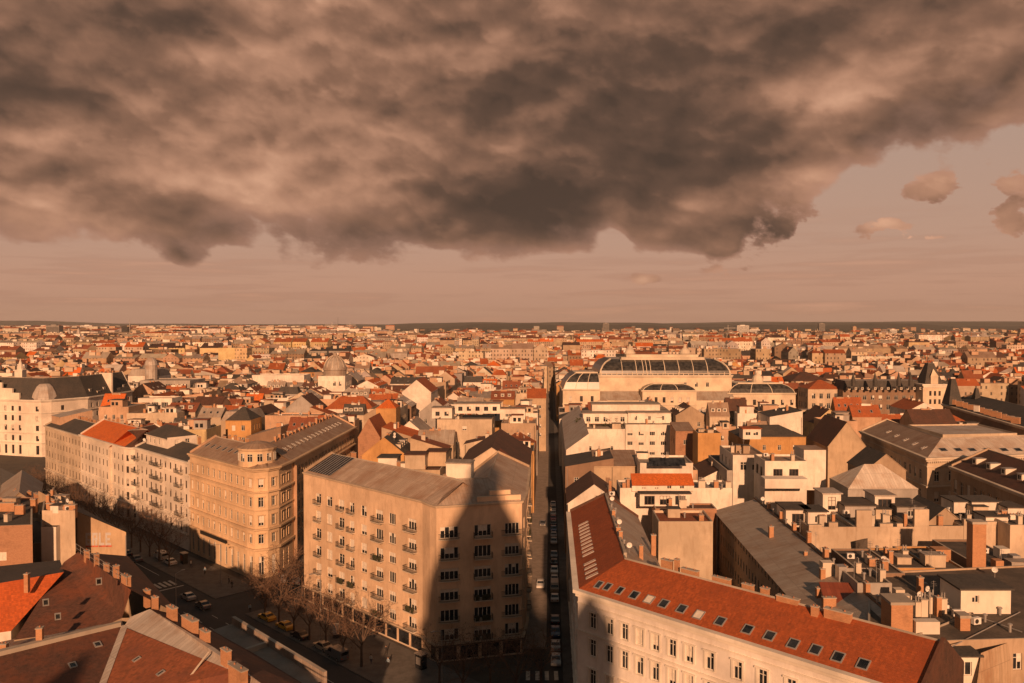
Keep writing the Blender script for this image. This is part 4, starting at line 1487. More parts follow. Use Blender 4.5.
def pavilion(nm, xa, xb, y0, zwall, rise, dep, ins, cols, rt, rs_=1.0):
    mb = MB(); wn = []
    facade(mb, (xa, y0), (xb, y0), 0, zwall, [(zwall - 6.5, zwall - 3.6), (zwall - 12, zwall - 9)], cols, PLH, wn)
    mb.wall((xb, y0), (xb, y0 + dep), 0, zwall, PLH); mb.wall((xa, y0 + dep), (xa, y0), 0, zwall, PLH)
    mb.strip((xa, y0), (xb, y0), .6, zwall - .6, zwall + .1, THL, e=.3); mb.strip((xa, y0), (xb, y0), .3, zwall - 8, zwall - 7.6, THL, e=.3)
    mb.strip((xa, y0 + dep), (xa, y0), .6, zwall - .6, zwall + .1, THL)
    mb.build('wall', rt); place_windows(rt, wn, dark=True)
    g = MB(); pr = [(0.3, 0), (.8, .35), (.1, .5)]
    steps = [(.3, .1), (ins * .25, rise * .45), (ins * .6, rise * .8), (ins, rise)]
    for j in range(3):
        (i0, h0), (i1, h1) = steps[j], steps[j + 1]
        A = [(xa + i0, y0 + i0 * .6), (xb - i0 * rs_, y0 + i0 * .6), (xb - i0 * rs_, y0 + dep), (xa + i0, y0 + dep)]
        B = [(xa + i1, y0 + i1 * .6), (xb - i1 * rs_, y0 + i1 * .6), (xb - i1 * rs_, y0 + dep), (xa + i1, y0 + dep)]
        for i in (0, 1, 3):
            k = (i + 1) % 4
            g.face([(*A[i], zwall + h0), (*A[k], zwall + h0), (*B[k], zwall + h1), (*B[i], zwall + h1)], HG)
    g.face([(*p, zwall + rise) for p in B], THL)
    for t in (0, .33, .66, 1):
        for j in range(3):
            (i0, h0), (i1, h1) = steps[j], steps[j + 1]
            g.bar((xa + i0 + (xb - xa - (1 + rs_) * i0) * t, y0 + i0 * .6, zwall + h0), (xa + i1 + (xb - xa - (1 + rs_) * i1) * t, y0 + i1 * .6, zwall + h1 + .05), .22, THL, 4)
    g.strip((xa + ins, y0 + ins * .6), (xb - ins * rs_, y0 + ins * .6), .3, zwall + rise, zwall + rise + .8, THL, back=.3)
    g.build(nm, rt)


pavilion('glass_roof', xh(562), xh(598.4), DH - 8, 25, 8.2, 30, 7, [(4, 1.5), (9.8, 1.5), (15.5, 1.5)], rtH, .1)
pavilion('glass_roof', xh(640), xh(693), DH - 9, 24.5, 3.0, 8.8, 6, [(3 + 4.2 * k, 1.5) for k in range(7)], rtH)
for xa, xb in ((xh(598.6), xh(639.5)), (xh(693.5), xh(732))):
    mb = MB(); mb.prism([(xa, DH - 6), (xb, DH - 6), (xb, DH - .05), (xa, DH - .05)], 0, 19, PLH)
    mb.face([(xa, DH - 6.3, 19), (xb, DH - 6.3, 19), (xb, DH - .05, 23.2), (xa, DH - .05, 23.2)], roofm('grey metal'))
    mb.build('side_aisle', rtH)
pv = root('pavilion_house', (xh(755), 440, 0), 'pale pavilion with dark glass roof and small dome, adjoining the great hall', 'building')
pavilion('glass_roof', 116, 152, 428, 22.5, 4.6, 26, 6, [(4 + 5 * k, 1.6) for k in range(10)], pv)
mb = MB(); mb.lathe(134, 436, [(3, 26), (3, 29), (2.4, 31), (1, 32.2), (.001, 33.5)], THL, 12); mb.build('lantern', pv)
keep([(22, 418), (xh(732) + 1, 418), (xh(732) + 1, 480), (22, 480)]); keep([(101, 426), (161, 426), (161, 456), (101, 456)])


# ============================================================ ROOFS NEAR THE CAMERA, RIGHT OF THE LONG RED ROOF
def boxes(rt, name, items):
    """small solid blocks on a roof: (px0, px1, py_top, z_top, depth, height, mat[, top])"""
    for it in items:
        px0, px1, py, zt, dep, h, m = it[:7]
        mb = MB()
        mb.prism(fq(px0, px1, py, zt, dep), zt - h, zt, m, it[7] if len(it) > 7 else None)
        mb.build(name, rt)


FELT = roofm('black felt')
GRIME = patchy('old felt', (.075, .062, .05), (.14, .11, .085), .3)
# C1: flat dark roof plateau with the white roof house
c1 = block('flat_roofed_house', 'house with a wide dark felt flat roof carrying a white windowed hut', [P(868, 645, 22.5).xy, P(1040, 640, 22.5).xy, P(1040, 566, 22.5).xy, P(868, 574, 22.5).xy], 22.5, 'tan', GRIME, par=.25,
           rows=rows_(3, 4, 5, 2))
q = fq(961, 1011, 590, 25.6, 5.5)
hut = MB(); wn = []
facade(hut, q[0], q[1], 22.45, 25.6, [(23.9, 24.9)], [(1.9, .9)], M_TRIMW, wn)
for i in (1, 2, 3): hut.wall(q[i], q[(i + 1) % 4], 22.45, 25.6, M_TRIMW)
hut.prism([q[0] + Vector((-.3, -.3)), q[1] + Vector((.3, -.3)), q[2] + Vector((.3, .3)), q[3] + Vector((-.3, .3))], 25.602, 25.85, roofm('dark slate'), bottom=True)
hut.build('roof_hut', c1['roof']); place_windows(c1['roof'], wn)
for x, y in ((946, 609), (930, 600), (1000, 615), (985, 622), (925, 590), (1010, 632)):
    clutter(c1['roof'], 'vent', P(x, y, 22.5))
for x, y in ((944, 612), (957, 617), (976, 625)): clutter(c1['roof'], 'ac', P(x, y, 22.55), rnd.uniform(-.3, .3))
mb = MB(); mb.prism([P(905, 640, 22.6).xy, P(990, 606, 22.6).xy, P(993, 605, 22.6).xy, P(908, 639.5, 22.6).xy], 22.5, 22.75, M_CONC)
for (xa, ya, xb, yb) in ((930, 600, 1022, 632), (945, 650, 1020, 612)):
    A, B = P(xa, ya, 22.6), P(xb, yb, 22.6); mb.bar(A, B, .07, M_STEEL, 5)
mb.build('roof_pipe', c1['roof'])
keep([P(850, 690, 22).xy, P(1060, 690, 22).xy, P(1060, 520, 22).xy, P(800, 520, 22).xy])
# tall brick chimney of the neighbouring yard
def bigchimney(px0, px1, pyt, zt, dep, h, label, mat=M_BRICK):
    q = fq(px0, px1, pyt, zt, dep); c = ctr(q); c.z = zt - h
    rt = root('brick_chimney', c, label, 'chimney')
    mb = MB(); mb.prism(q, zt - h, zt - .35, mat)
    mb.build('stack', rt)
    g_ = [c.xy + (p - c.xy) * 1.12 for p in q]
    m2 = MB(); m2.prism(g_, zt - .348, zt, M_CONC, bottom=True); m2.build('cap', rt)
    return rt


bigchimney(973, 986.5, 522, 29.5, 1.8, 9.5, 'tall slim brick chimney rising beside the white windowed roof hut')
bigchimney(891.5, 913, 602, 26.2, 3.0, 5.5, 'thick brick chimney block just above the end of the long red roof')
bigchimney(960.5, 970.5, 615.5, 24.4, 1.4, 3.0, 'small square brick chimney on the edge of the dark flat roof')
# C2: pale yard house with single window, C3: reddish shed roof
c2 = block('yard_house', 'narrow pale grey yard house with one window, left of the thick brick chimney block', fq(857.5, 892, 581, 24.4, 7), 23.6, 'grey', GRIME, par=.5, rows=[(19.5, 21.6), (15, 17)], bay=5, ww=1.4)
c3 = block('lean_to_shed', 'small lean-to with a rusty red sheet roof behind the brick chimneys of the red roof', shed_q([P(826, 607, 21.4).xy, P(868, 610, 21.4).xy, P(857, 583, 23.2).xy, P(819, 582, 23.2).xy], 0), 21.4, 'brown',
           seam('seam rusty', (.25, .07, .035), 0, .5), mode='shed', rise=1.8)
c4 = block('flat_roofed_house', 'low flat roofed house between the cream fire walls and pale yard house', fq(862, 905, 571, 23.4, 13), 22.8, 'brown', GRIME, par=.25)
c5 = block('flat_roofed_house', 'flat black roofed house with light kerb lines right under the cream fire walls', fq(893, 935, 566, 22.8, 11), 22.2, 'ochre', FELT, par=.3)
for b_, x, y in ((c4, 870, 560), (c4, 884, 566), (c4, 877, 552), (c5, 905, 560), (c5, 920, 556), (c2, 870, 576)):
    clutter(b_['roof'], rnd.choice(('ac', 'vent', 'aerial', 'dish')), P(x, y, b_['z']), rnd.uniform(-.5, .5))
boxes(c4['roof'], 'roof_hatch', [(823, 834, 563, 24.4, 1.6, 3, M_TRIM), (839, 847, 567, 24.6, 1.5, 3, M_STEEL)])
c6 = block('black_roofed_house', 'dark roofed house with skylight boxes behind the tall slim brick chimney', fq(985, 1035, 568, 22.4, 17), 21.9, 'brown', FELT, par=.3)
boxes(c6['roof'], 'skylight_box', [(1000, 1010, 549, 23.6, 2, 1.6, M_TRIMW), (996, 1004, 561, 23.2, 1.5, 1.3, M_BRICK), (1013, 1021, 556, 23.4, 1.5, 1.4, M_STEEL)])
c7 = block('black_roofed_house', 'low dark house with a brick roof box between the fire walls and flat black roof', fq(935, 974, 573, 22.3, 15), 21.9, 'ochre', GRIME, par=.3)
boxes(c7['roof'], 'roof_box', [(936, 951, 550, 23.8, 2.2, 1.9, M_BRICK)])
# C8: mansard house bottom right
q8 = [P(946, 683, 20.5).xy, P(1045, 690, 20.5).xy, P(1045, 655, 20.5).xy, P(940, 650, 20.5).xy]
rt8 = root('mansard_house', ctr(q8), 'beige mansard roofed house with a white two-pane dormer below the dark flat roof', 'building')
mb = MB(); e0, e1 = P(940, 700, 16).xy, P(1060, 745, 16).xy
t0, t1 = P(981, 653, 22.3), P(1030, 634, 22.3)
A3 = P(975, 700, 17.5); B3 = P(1060, 660, 17.5)
mb.face([A3, B3, t1, t0], seam('seam beige', (.46, .34, .23)))
mb.face([(A3.x, A3.y, 0), (B3.x, B3.y, 0), B3, A3], wallm('cream'))
mb.build('roof', rt8)
mb = MB(); wn = []; qd = fq(952, 979, 655, 22.0, 6.5)
facade(mb, qd[0], qd[1], 0, 21.9, [(19.6, 21.2)], [((qd[1] - qd[0]).length / 2, 1.5)], M_TRIMW, wn)
for i in (1, 2, 3): mb.wall(qd[i], qd[(i + 1) % 4], 0, 21.9, M_TRIMW)
mb.build('wall', rt8); place_windows(rt8, wn, lights=2)
mb = MB(); mb.prism([qd[0] + Vector((-.5, -.5)), qd[1] + Vector((.3, -.5)), qd[2] + Vector((.3, .3)), qd[3] + Vector((-.5, .3))], 21.902, 22.1, roofm('dark slate'), bottom=True); mb.build('dormer_roof', rt8)
# low roofs filling the yards here
c9 = block('courtyard_house', 'plain low yard building with patched dark roof behind the row of ridge chimneys', [P(818, 640, 19).xy, P(905, 668, 19).xy, P(905, 590, 19).xy, P(838, 585, 19).xy], 19, 'tan', GRIME, par=.3)
for px0, px1, py, h in ((896, 905, 580, 3.2), (904, 912, 586, 2.8)):
    boxes(c2['roof'], 'flue_box', [(px0, px1, py + 10, 24.6, 1.2, 4, M_TRIM)])
clutter(c1['roof'], 'dish', P(919, 603, 23.4)); clutter(c1['roof'], 'dish', P(926, 597, 22.6), .4)
for x in (917, 923, 931, 938, 943): chimney(c1['roof'], P(x, 606 + (x % 3) * 3, 23.0), 6 if x % 2 else 2, 0)
mb = MB(); mb.prism(fq(916, 940, 622, 24, 1.2), 18, 24, M_TRIMW); mb.build('terrace_wall', rt8)

# ---- row of cream fire walls with roof terraces behind (constant distance)
FWM = plaster('plaster fire wall', (.55, .44, .33), .9)
def firehouse(px0, px1, py, z, label, wallz, roof='dark slate', dep=13, steps=(), win=None, bay=3):
    q = fq(px0, px1, py, z, dep)
    i = block('fire_wall_house', label, q, z - .6, FWM if wallz is None else wallz, roof, par=.6)
    for (a_, b_, h) in steps:
        mb = MB(); mb.prism(fq(a_, b_, py, z, .7), z - .02, z + h, FWM, M_CONC); mb.build('fire_wall_step', i['rt'])
    return i


f1 = firehouse(809, 856, 527, 23.2, 'cream fire wall house with a dark patch, beside the long grey shed roof', None, steps=((809, 822, -.0 + .4), (829, 838, .8), (856.5, 872, 3.0)), dep=15)
f2 = firehouse(856.2, 914, 527, 23.2, 'wide cream fire wall house with steel flues, topped by a red framed dormer', None, 'dark slate', steps=((880, 893, -.0 + .6), (897, 903, .6)), dep=15)
f3 = firehouse(914.2, 963.5, 526, 23.4, 'fire wall house with one tall thick pillar and dark pitched roof', None, 'black felt', steps=((914.5, 929, 3.0),), dep=16)
f4 = firehouse(963.8, 1010, 525, 23.6, 'stepped cream fire wall house behind the tall slim brick chimney', None, 'black felt', steps=((964, 972, 1.0), (985, 1008, 0.6)), dep=16)
f5 = firehouse(1010.2, 1050, 525, 24.6, 'last cream fire wall house at the end of the terrace row', None, 'black felt', dep=16)
mb = MB(); p = P(856, 547, 21.2); mb.face([P(855.5, 551, 19.3) + Vector((0, -.06, 0)), P(867.5, 551, 19.3) + Vector((0, -.06, 0)), P(867.5, 538, 21.4) + Vector((0, -.06, 0)), P(855.5, 541, 21.2) + Vector((0, -.06, 0))], FELT); mb.build('wall_patch', f1['rt'])
keep([P(806, 530, 23).xy, P(1055, 530, 23).xy, P(1055, 470, 23).xy, P(806, 470, 23).xy])
for i, (x, k) in enumerate(((822, 4), (833, 2), (872, 6), (884, 6), (887, 6), (905, 2), (918, 4), (940, 0), (968, 6), (998, 2), (1015, 5))):
    f = (f1, f2, f3, f4, f5)[min(4, 0 if x < 856 else 1 if x < 914 else 2 if x < 963 else 3 if x < 1010 else 4)]
    chimney(f['roof'], P(x, 523, 23.3), k, 0)


def tent(rt, px0, px1, pyt, zt, dep, h, wall, roof, win=None, dark=False, lights=None, nm='attic_room'):
    q = fq(px0, px1, pyt, zt, dep)
    mb = MB(); wn = []
    L = (q[1] - q[0]).length
    if win: facade(mb, q[0], q[1], zt - h, zt, [(zt - h + win[0], zt - h + win[1])], even(L, win[2], win[3], .4), wall, wn, recess=.12)
    else: mb.wall(q[0], q[1], zt - h, zt, wall)
    for i in (1, 2, 3): mb.wall(q[i], q[(i + 1) % 4], zt - h, zt, wall)
    o = mb.build(nm, rt)
    m2 = MB(); m2.prism([q[0] + Vector((-.3, -.3)), q[1] + Vector((.3, -.3)), q[2] + Vector((.3, .2)), q[3] + Vector((-.3, .2))], zt + .002, zt + .22, roof, bottom=True); m2.build('roof', rt)
    place_windows(rt, wn, False, dark, lights)
    return q


RW = plain('red brown joinery', (.28, .09, .04), .6)
WH = wallm('white')
tent(f1['rt'], 786, 810, 510, 25.2, 6, 3.2, WH, roofm('black felt'), (0.3, 2.5, 3.0, 2.2), True)
tent(f1['rt'], 808, 827, 512, 25.2, 5, 2.6, WH, roofm('dark slate'), (0.6, 1.9, 2.5, 1.0))
tent(f2['rt'], 875, 895, 496, 26.6, 5, 4.2, WH, roofm('grey metal'), (.9, 3.6, 3.6, 2.6), True, 3)
tent(f1['rt'], 823, 841, 494, 26.6, 5, 4.0, WH, roofm('pale metal'), (.9, 3.4, 3.0, 1.5), True, 2)
tent(f3['rt'], 954, 975, 502, 25.6, 5, 2.2, WH, roofm('dark slate')); tent(f4['rt'], 972, 999, 502, 25.8, 5, 2.4, WH, roofm('dark slate'), (.6, 1.7, 3, 1.2))
tent(f4['rt'], 986, 1008, 517, 24.8, 4, 2.0, WH, FELT); tent(f5['rt'], 1008, 1024, 508, 25.4, 5, 2.4, WH, FELT)
tent(f2['rt'], 845, 876, 506, 25.0, 7, 2.2, wallm('grey'), roofm('black felt'), (.4, 1.5, 4, 1.3)); tent(f2['rt'], 897, 925, 507, 25.0, 7, 2.2, wallm('grey'), roofm('black felt'), (.4, 1.5, 4, 1.3))
# pitched dark roof over f3
q = fq(925, 965, 524, 23.0, 11); block('', '', q, 23.0, 'tan', 'dark slate', mode='gable', rise=3.0, axis=1, rt=f3['rt'])
for x, y in ((838, 506), (846, 515), (862, 512), (912, 514), (950, 512), (981, 511), (1012, 516), (893, 512)):
    clutter(f2['roof'], rnd.choice(('ac', 'ac', 'vent', 'dish', 'aerial')), P(x, y, 23.3), rnd.uniform(-.5, .5))

# ---- the big white tent-like roof and houses between y 450 and 500
wr = block('white_gabled_house', 'house with a huge bare white sloping roof behind the terrace row', fq(848, 918, 488, 22.5, 12), 22.5, 'grey', seam('seam white sheet', (.62, .55, .47)), mode='hip', rise=4.4, over=.2, rows=[(18, 19.8)], bay=5)
block('slate_gabled_house', 'dark gabled house peeping over the huge white roof', fq(866, 906, 470, 24, 12), 24, 'tan', 'dark slate', mode='gable', rise=4, axis=1)
m1 = block('modern_white_house', 'modern white house with wide windows and a roof terrace, next to the dark slate roofs', fq(765, 807, 461, 27.5, 10), 27.0, 'white', 'copper brown', par=.5, rows=[(23.2, 25.6)], bay=4.6, ww=2.2, dark=True)
boxes(m1['rt'], 'terrace', [(765, 808, 479, 24.2, 4, 2.2, WH)])
boxes(m1['rt'], 'side_tower', [(804, 826, 450, 28.5, 8, 10, WH, roofm('copper brown'))])
m2_ = block('grey_white_house', 'white attic storey house with grey blank side wall beside the yellow house', fq(733, 766, 455, 26.4, 16), 25.9, 'white', 'copper brown', par=.5, rows=[(22.5, 24.6)], bay=4, ww=1.6)
keep([W(55, 175).xy, W(106, 175).xy, W(106, 225).xy, W(55, 225).xy])
lw = block('grey_lane_house', 'low grey house wall running back from the red-striped white house', fq(727, 757, 470, 22.5, 24), 22, 'grey', 'dark slate', par=.4, rows=rows_(6, 4, 4, 1.6), bay=4)
y1 = block('yellow_house', 'ochre yellow house with a dark tiled roof and a red lantern roof', fq(738, 806, 436.5, 23, 14), 23, 'ochre', 'dark slate', mode='hip', rise=3.0, rows=[(18.5, 20.2)], bay=5)
tent(y1['rt'], 743, 761, 429, 27, 5, 3.2, WH, roofm('rust red'), (1.2, 2.3, 2.0, 1.6))
o1 = block('orange_brick_house', 'orange brick gabled house beside the white house with square windows', fq(675.5, 695, 431, 24.5, 12), 24.5, M_BRICK2, 'copper brown', mode='shed', rise=1.5, rows=[(20, 21.6)], bay=5)
block('yellow_yard_house', 'tall narrow ochre house with a white roof box between orange brick and yellow houses', fq(698, 721, 433, 26, 9), 25.5, 'ochre', 'black felt', par=.5)
g1_ = block('cream_gabled_house', 'cream house with a big plain gable wall beside the yellow house', fq(828, 866, 446, 22, 20), 22, 'sand', 'dark brown', mode='gable', rise=7.5, axis=1)
keep([W(28, 236).xy, W(118, 236).xy, W(118, 300).xy, W(28, 300).xy])
# ---- white house with the red strip roof, and its white firewalls
rs = block('red_striped_white_house', 'white terrace house crowned by a long narrow orange-red roof strip', fq(620, 732, 488, 24.0, 9), 23.6, 'white', 'light gravel', par=.4)
q = fq(632, 694, 484, 25.0, 3.2)
block('', '', shed_q(q, 0), 25.0, WH, 'bright orange', mode='shed', rise=1.7, rt=rs['rt'], rows=[(23.9, 24.8)], base=23.4, bay=2.6, ww=1.0, over=.5)
tent(rs['rt'], 640, 690, 494, 23.7, 2, 2.6, WH, roofm('dark slate'), (.3, 2.2, 3.2, 2.2), True, 3)
for x, k in ((624, 0), (628, 2), (700, 6), (703, 6), (716, 0), (728, 4), (610, 2)): chimney(rs['roof'], P(x, 488, 23.9), k, 0)
gs = block('gable_corner_house', 'white gabled house end wall beside the dark straight street, before the long red roof', fq(568, 620, 503, 21.5, 16), 21.5, 'white', 'dark brown', mode='gable', rise=4, axis=1)
for x, y in ((602, 487), (612, 484), (640, 470), (652, 468), (668, 470), (681, 466), (708, 476), (722, 477)):
    clutter(rs['roof'], rnd.choice(('ac', 'dish', 'vent', 'aerial')), P(x, y + 12, 24))
keep([W(4, 160).xy, W(56, 160).xy, W(56, 205).xy, W(4, 205).xy])
b3 = block('busy_roof_house', 'house with grey solar frames on its flat roof, behind the red strip roof', fq(640, 693, 463, 25, 12), 24.5, 'white', 'light gravel', par=.5, rows=[(20, 22)], bay=4)
for i in range(9):
    p = P(652 + i * 4, 466, 25); m = MB()
    m.face([(p.x - .55, p.y, 25.0), (p.x + .55, p.y, 25.0), (p.x + .55, p.y + 2.2, 26.6), (p.x - .55, p.y + 2.2, 26.6)], M_GLASS); m.bar((p.x, p.y + 2.2, 24.5), (p.x, p.y + 2.2, 26.6), .05, M_STEEL); m.build('solar_panel', b3['roof'])
block('ochre_shed_house', 'ochre house with a sloping tan roof left of the solar frames', fq(594, 640, 466, 23, 14), 23, 'sand', 'copper brown', mode='shed', rise=2, rows=[(18, 20)], bay=4)
# ---- white office block with three rows of square windows; terrace wing to the left
wo = block('white_office_block', 'white office block with three rows of square windows in front of the great hall', fq(625.5, 675, 424.5, 24.5, 12), 24.0, 'white', 'light gravel', par=.5,
           rows=[(20.6, 22.0), (17.2, 18.6), (13.8, 15.2), (10, 11.4)], cols=[(1.6 + 3.9 * k, 1.9) for k in range(5)], lights=3)
wt = block('white_terrace_block', 'white block with roof garden and blank wall, beside the office block with square windows', fq(575, 625, 429, 23.2, 14), 22.7, 'white', 'light gravel', par=.5, rows=[(15.5, 17.2)], bay=9, ww=1.8)
tent(wt['rt'], 583, 628, 413.5, 27.5, 9, 3.6, WH, roofm('light gravel'), (.6, 2.4, 3.4, 1.6)); tent(wo['rt'], 628, 671, 413, 27.8, 8, 3.6, WH, roofm('light gravel'), (1, 2.6, 5, 1.0))
tent(wt['rt'], 592, 660, 404.5, 30.2, 8, 2.4, WH, roofm('light gravel'))
sg = block('sawtooth_grey_house', 'pale grey house with steep roof sloping down to the dark street near the roof garden', shed_q(gq(5, 12, 245, 330), 3), 21, 'white', 'pale metal', mode='shed', rise=5)
keep([W(4, 236).xy, W(62, 236).xy, W(62, 332).xy, W(4, 332).xy])
bal = plain('roof garden leaf', (.06, .07, .02), .9)
for x in (577, 580, 606, 610, 616):
    p = P(x, 427, 22.8); m = MB()
    for j in range(60):
        a_, r_, h_ = rnd.uniform(0, 6.3), rnd.uniform(0, 1.0), rnd.uniform(.5, 3.2); c = Vector((p.x + r_ * math.cos(a_), p.y + 1.5 + r_ * math.sin(a_), 22.8 + h_)); e = Vector((rnd.uniform(-.3, .3), rnd.uniform(-.3, .3), rnd.uniform(-.3, .3)))
        f_ = Vector((rnd.uniform(-.3, .3), rnd.uniform(-.3, .3), rnd.uniform(-.3, .3))); m.face([c - e, c + f_, c + e], bal)
    m.bar((p.x, p.y + 1.5, 22.6), (p.x, p.y + 1.5, 24.5), .08, M_IRON); m.build('potted_tree', wt['rt'])

# ---- right: big grey house with skylights (corner at px 930) and dark one before it
OR_ = [Vector((116.5, 266)), Vector((111, 213)), Vector((150, 221))]
rowsR = [(17.5, 20.2), (12, 14.8), (6.5, 9.4)]
rtR, roR, IR = wing('grey_roofed_palace', 'large palace with grey skylit roof, its long side in shade and its front cream', 'building', OR_, (24, 27.8), 'cream', 'copper brown',
                    [dict(rows=rowsR, cols=[(2 + 3.6 * k, 1.5) for k in range(14)]), dict(rows=rowsR, cols=[(3 + 4.4 * k, 1.5) for k in range(8)], roof=seam('seam sunlit sheet', (.52, .45, .38)))], 8, 17, z_in=24, cornice=.9, cor_h=1.0, bands=((21.5, .3, .25), (16, .4, .4)), roof_in='pale metal', in_rows=rows_(3, 5, 4, 2))  # front slope has a paler sheet: sunlight put into its colour
p0, p1, p2 = Vector((*OR_[1], 24)), Vector((*OR_[2], 24)), Vector((*IR['ridge'][1], 27.8)); nr = (p1 - p0).cross(p2 - p0)
for x in (945, 960, 974, 990, 1006, 1020): skylight(roR, on_plane(x, 451.5, p0, p1, p2), nr, 2.2, 1.6)
q0 = Vector((*OR_[0], 24)); nr2 = (p0 - q0).cross(p2 - q0)
for x, y in ((886, 433), (894, 437), (903, 441), (912, 445), (921, 449)): skylight(roR, on_plane(x, y, q0, p0, p2), nr2, 1.2, 1.7)
mb = MB()
d_ = (OR_[2] - OR_[1]).normalized()
for j in range(60): mb.strip(OR_[1] + d_ * (j * .65), OR_[1] + d_ * (j * .65 + .3), .5, 22.6, 23.0, M_TRIM)
mb.build('dentil_row', rtR)
block('', '', [Vector((128, 237)), Vector((152, 240)), Vector((153, 262)), Vector((129, 260))], 26.5, wallm('cream'), roofm('pale metal'), rt=rtR, par=.4, rows=[(23, 24.6)], bay=5)
OD = [Vector((113.5, 206)), Vector((108, 140))]
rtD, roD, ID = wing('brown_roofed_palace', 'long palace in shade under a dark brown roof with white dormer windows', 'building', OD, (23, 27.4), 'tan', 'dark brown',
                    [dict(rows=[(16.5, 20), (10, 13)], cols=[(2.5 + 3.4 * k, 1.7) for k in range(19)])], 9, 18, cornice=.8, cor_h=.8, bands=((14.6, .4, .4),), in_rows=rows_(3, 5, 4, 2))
q0, p0, p2 = Vector((*OD[0], 23)), Vector((*OD[1], 23)), Vector((*ID['ridge'][1], 27.4)); nd = (p0 - q0).cross(p2 - q0)
for i in range(9):
    p = q0 + (p0 - q0) * ((i + .8) / 9.6) + (Vector((*ID['ridge'][0], 27.4)) - q0) * .38
    dormer(roD, (p.x - .3, p.y, p.z - .2), R(-85), 'a')
keep([(106, 138), (132, 138), (172, 215), (172, 270), (114, 270)])

# ---- turreted row and the dark ministry at the right edge
DT = 452.0
SLT = roofm('dark slate')
def farblock(name, label, px0, px1, pyt, z, dep, wall, roof, mode='hip', rise=4.5, rows=None, bay=4, ww=1.6, rot=0.0, axis=0, **kw):
    q = fq(px0, px1, pyt, z, dep, rot); keep(q)
    return block(name, label, q, z, wall, roof, mode=mode, rise=rise, rows=rows, bay=bay, ww=ww, axis=axis, **kw)


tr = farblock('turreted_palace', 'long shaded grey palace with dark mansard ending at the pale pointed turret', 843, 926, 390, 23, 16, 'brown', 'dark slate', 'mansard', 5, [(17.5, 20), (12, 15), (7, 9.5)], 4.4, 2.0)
p = P(934, 391, 23)
mb = MB(); mb.prism([(p.x - 6.5, p.y - 1), (p.x + 6.5, p.y - 1), (p.x + 6.5, p.y + 11), (p.x - 6.5, p.y + 11)], 0, 26, PLH)
mb.strip((p.x - 6.5, p.y - 1), (p.x + 6.5, p.y - 1), .5, 25, 25.6, M_TRIMW)
mb.prism([(p.x - 7, p.y - 1.4), (p.x + 7, p.y - 1.4), (p.x + 7, p.y + 11.4), (p.x - 7, p.y + 11.4)], 26.002, 26.8, M_TRIMW)
mb.build('tower', tr['rt'])
mb = MB(); a_ = [(p.x - 5, p.y, 26.8), (p.x + 5, p.y, 26.8), (p.x + 5, p.y + 10, 26.8), (p.x - 5, p.y + 10, 26.8)]; b_ = [(p.x - 1.6, p.y + 3.4, 38), (p.x + 1.6, p.y + 3.4, 38), (p.x + 1.6, p.y + 6.6, 38), (p.x - 1.6, p.y + 6.6, 38)]
for i in range(4): mb.face([a_[i], a_[(i + 1) % 4], b_[(i + 1) % 4], b_[i]], SLT)
mb.face(b_, M_TRIMW); mb.bar((p.x - 1, p.y + 5, 38), (p.x - 1, p.y + 5, 43), .15, M_IRON)
mb.build('tower_roof', tr['rt'])
mb = MB(); mb.prism([(p.x - 2, p.y - .4), (p.x + 2, p.y - .4), (p.x + 2, p.y + 3), (p.x - 2, p.y + 3)], 26.9, 31, PLH); mb.face([(p.x - 2.2, p.y - .5, 31), (p.x + 2.2, p.y - .5, 31), (p.x, p.y + 1, 35)], PLH); mb.build('tower_dormer', tr['rt'])
for z in (10, 16, 20.5):
    for dx in (-2.5, 0, 2.5): inst(window_mesh(1.2, 2.6, 2, 0, False, True), 'window', tr['rt'], (p.x + dx, p.y - 1.06, z), 0)
for i in range(12):
    q = P(850 + i * 6.5, 391, 23); dormer(tr['roof'], (q.x, q.y + .8, 23.6), 0, 'c')
for x in (858, 880, 904, 916):
    q = P(x, 385, 27); m = MB(); m.lathe(q.x, q.y + 6, [(1.3, 26), (1.3, 29), (.7, 31), (.001, 34)], SLT, 6); m.build('spire', tr['rt'])
farblock('corner_gallery_house', 'pale house with a tall arched gable at the start of the shaded turreted row', 808, 842, 389, 23, 18, 'cream', 'rust red', 'hip', 4.5, [(17.5, 20.5), (12, 15)], 4.4, 2.0)
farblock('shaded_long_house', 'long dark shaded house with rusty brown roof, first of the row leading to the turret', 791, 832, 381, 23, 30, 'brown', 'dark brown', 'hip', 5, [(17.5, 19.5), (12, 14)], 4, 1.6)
OM = [Vector((176, 345)), Vector((155, 275)), Vector((148, 236))]
OM = [P(943, 404, 24).xy, P(985, 416, 24).xy, P(1045, 433, 24).xy]
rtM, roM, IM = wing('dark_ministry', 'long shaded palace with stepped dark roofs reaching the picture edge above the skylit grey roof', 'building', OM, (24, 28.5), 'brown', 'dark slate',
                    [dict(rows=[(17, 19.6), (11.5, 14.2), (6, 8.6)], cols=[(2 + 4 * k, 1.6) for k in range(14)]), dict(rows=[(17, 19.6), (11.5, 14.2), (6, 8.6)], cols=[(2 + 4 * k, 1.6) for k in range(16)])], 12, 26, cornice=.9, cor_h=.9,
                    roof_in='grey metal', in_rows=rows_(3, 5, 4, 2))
keep([P(943, 404, 24).xy, P(1045, 433, 24).xy, P(1110, 405, 24).xy, P(1000, 385, 24).xy])
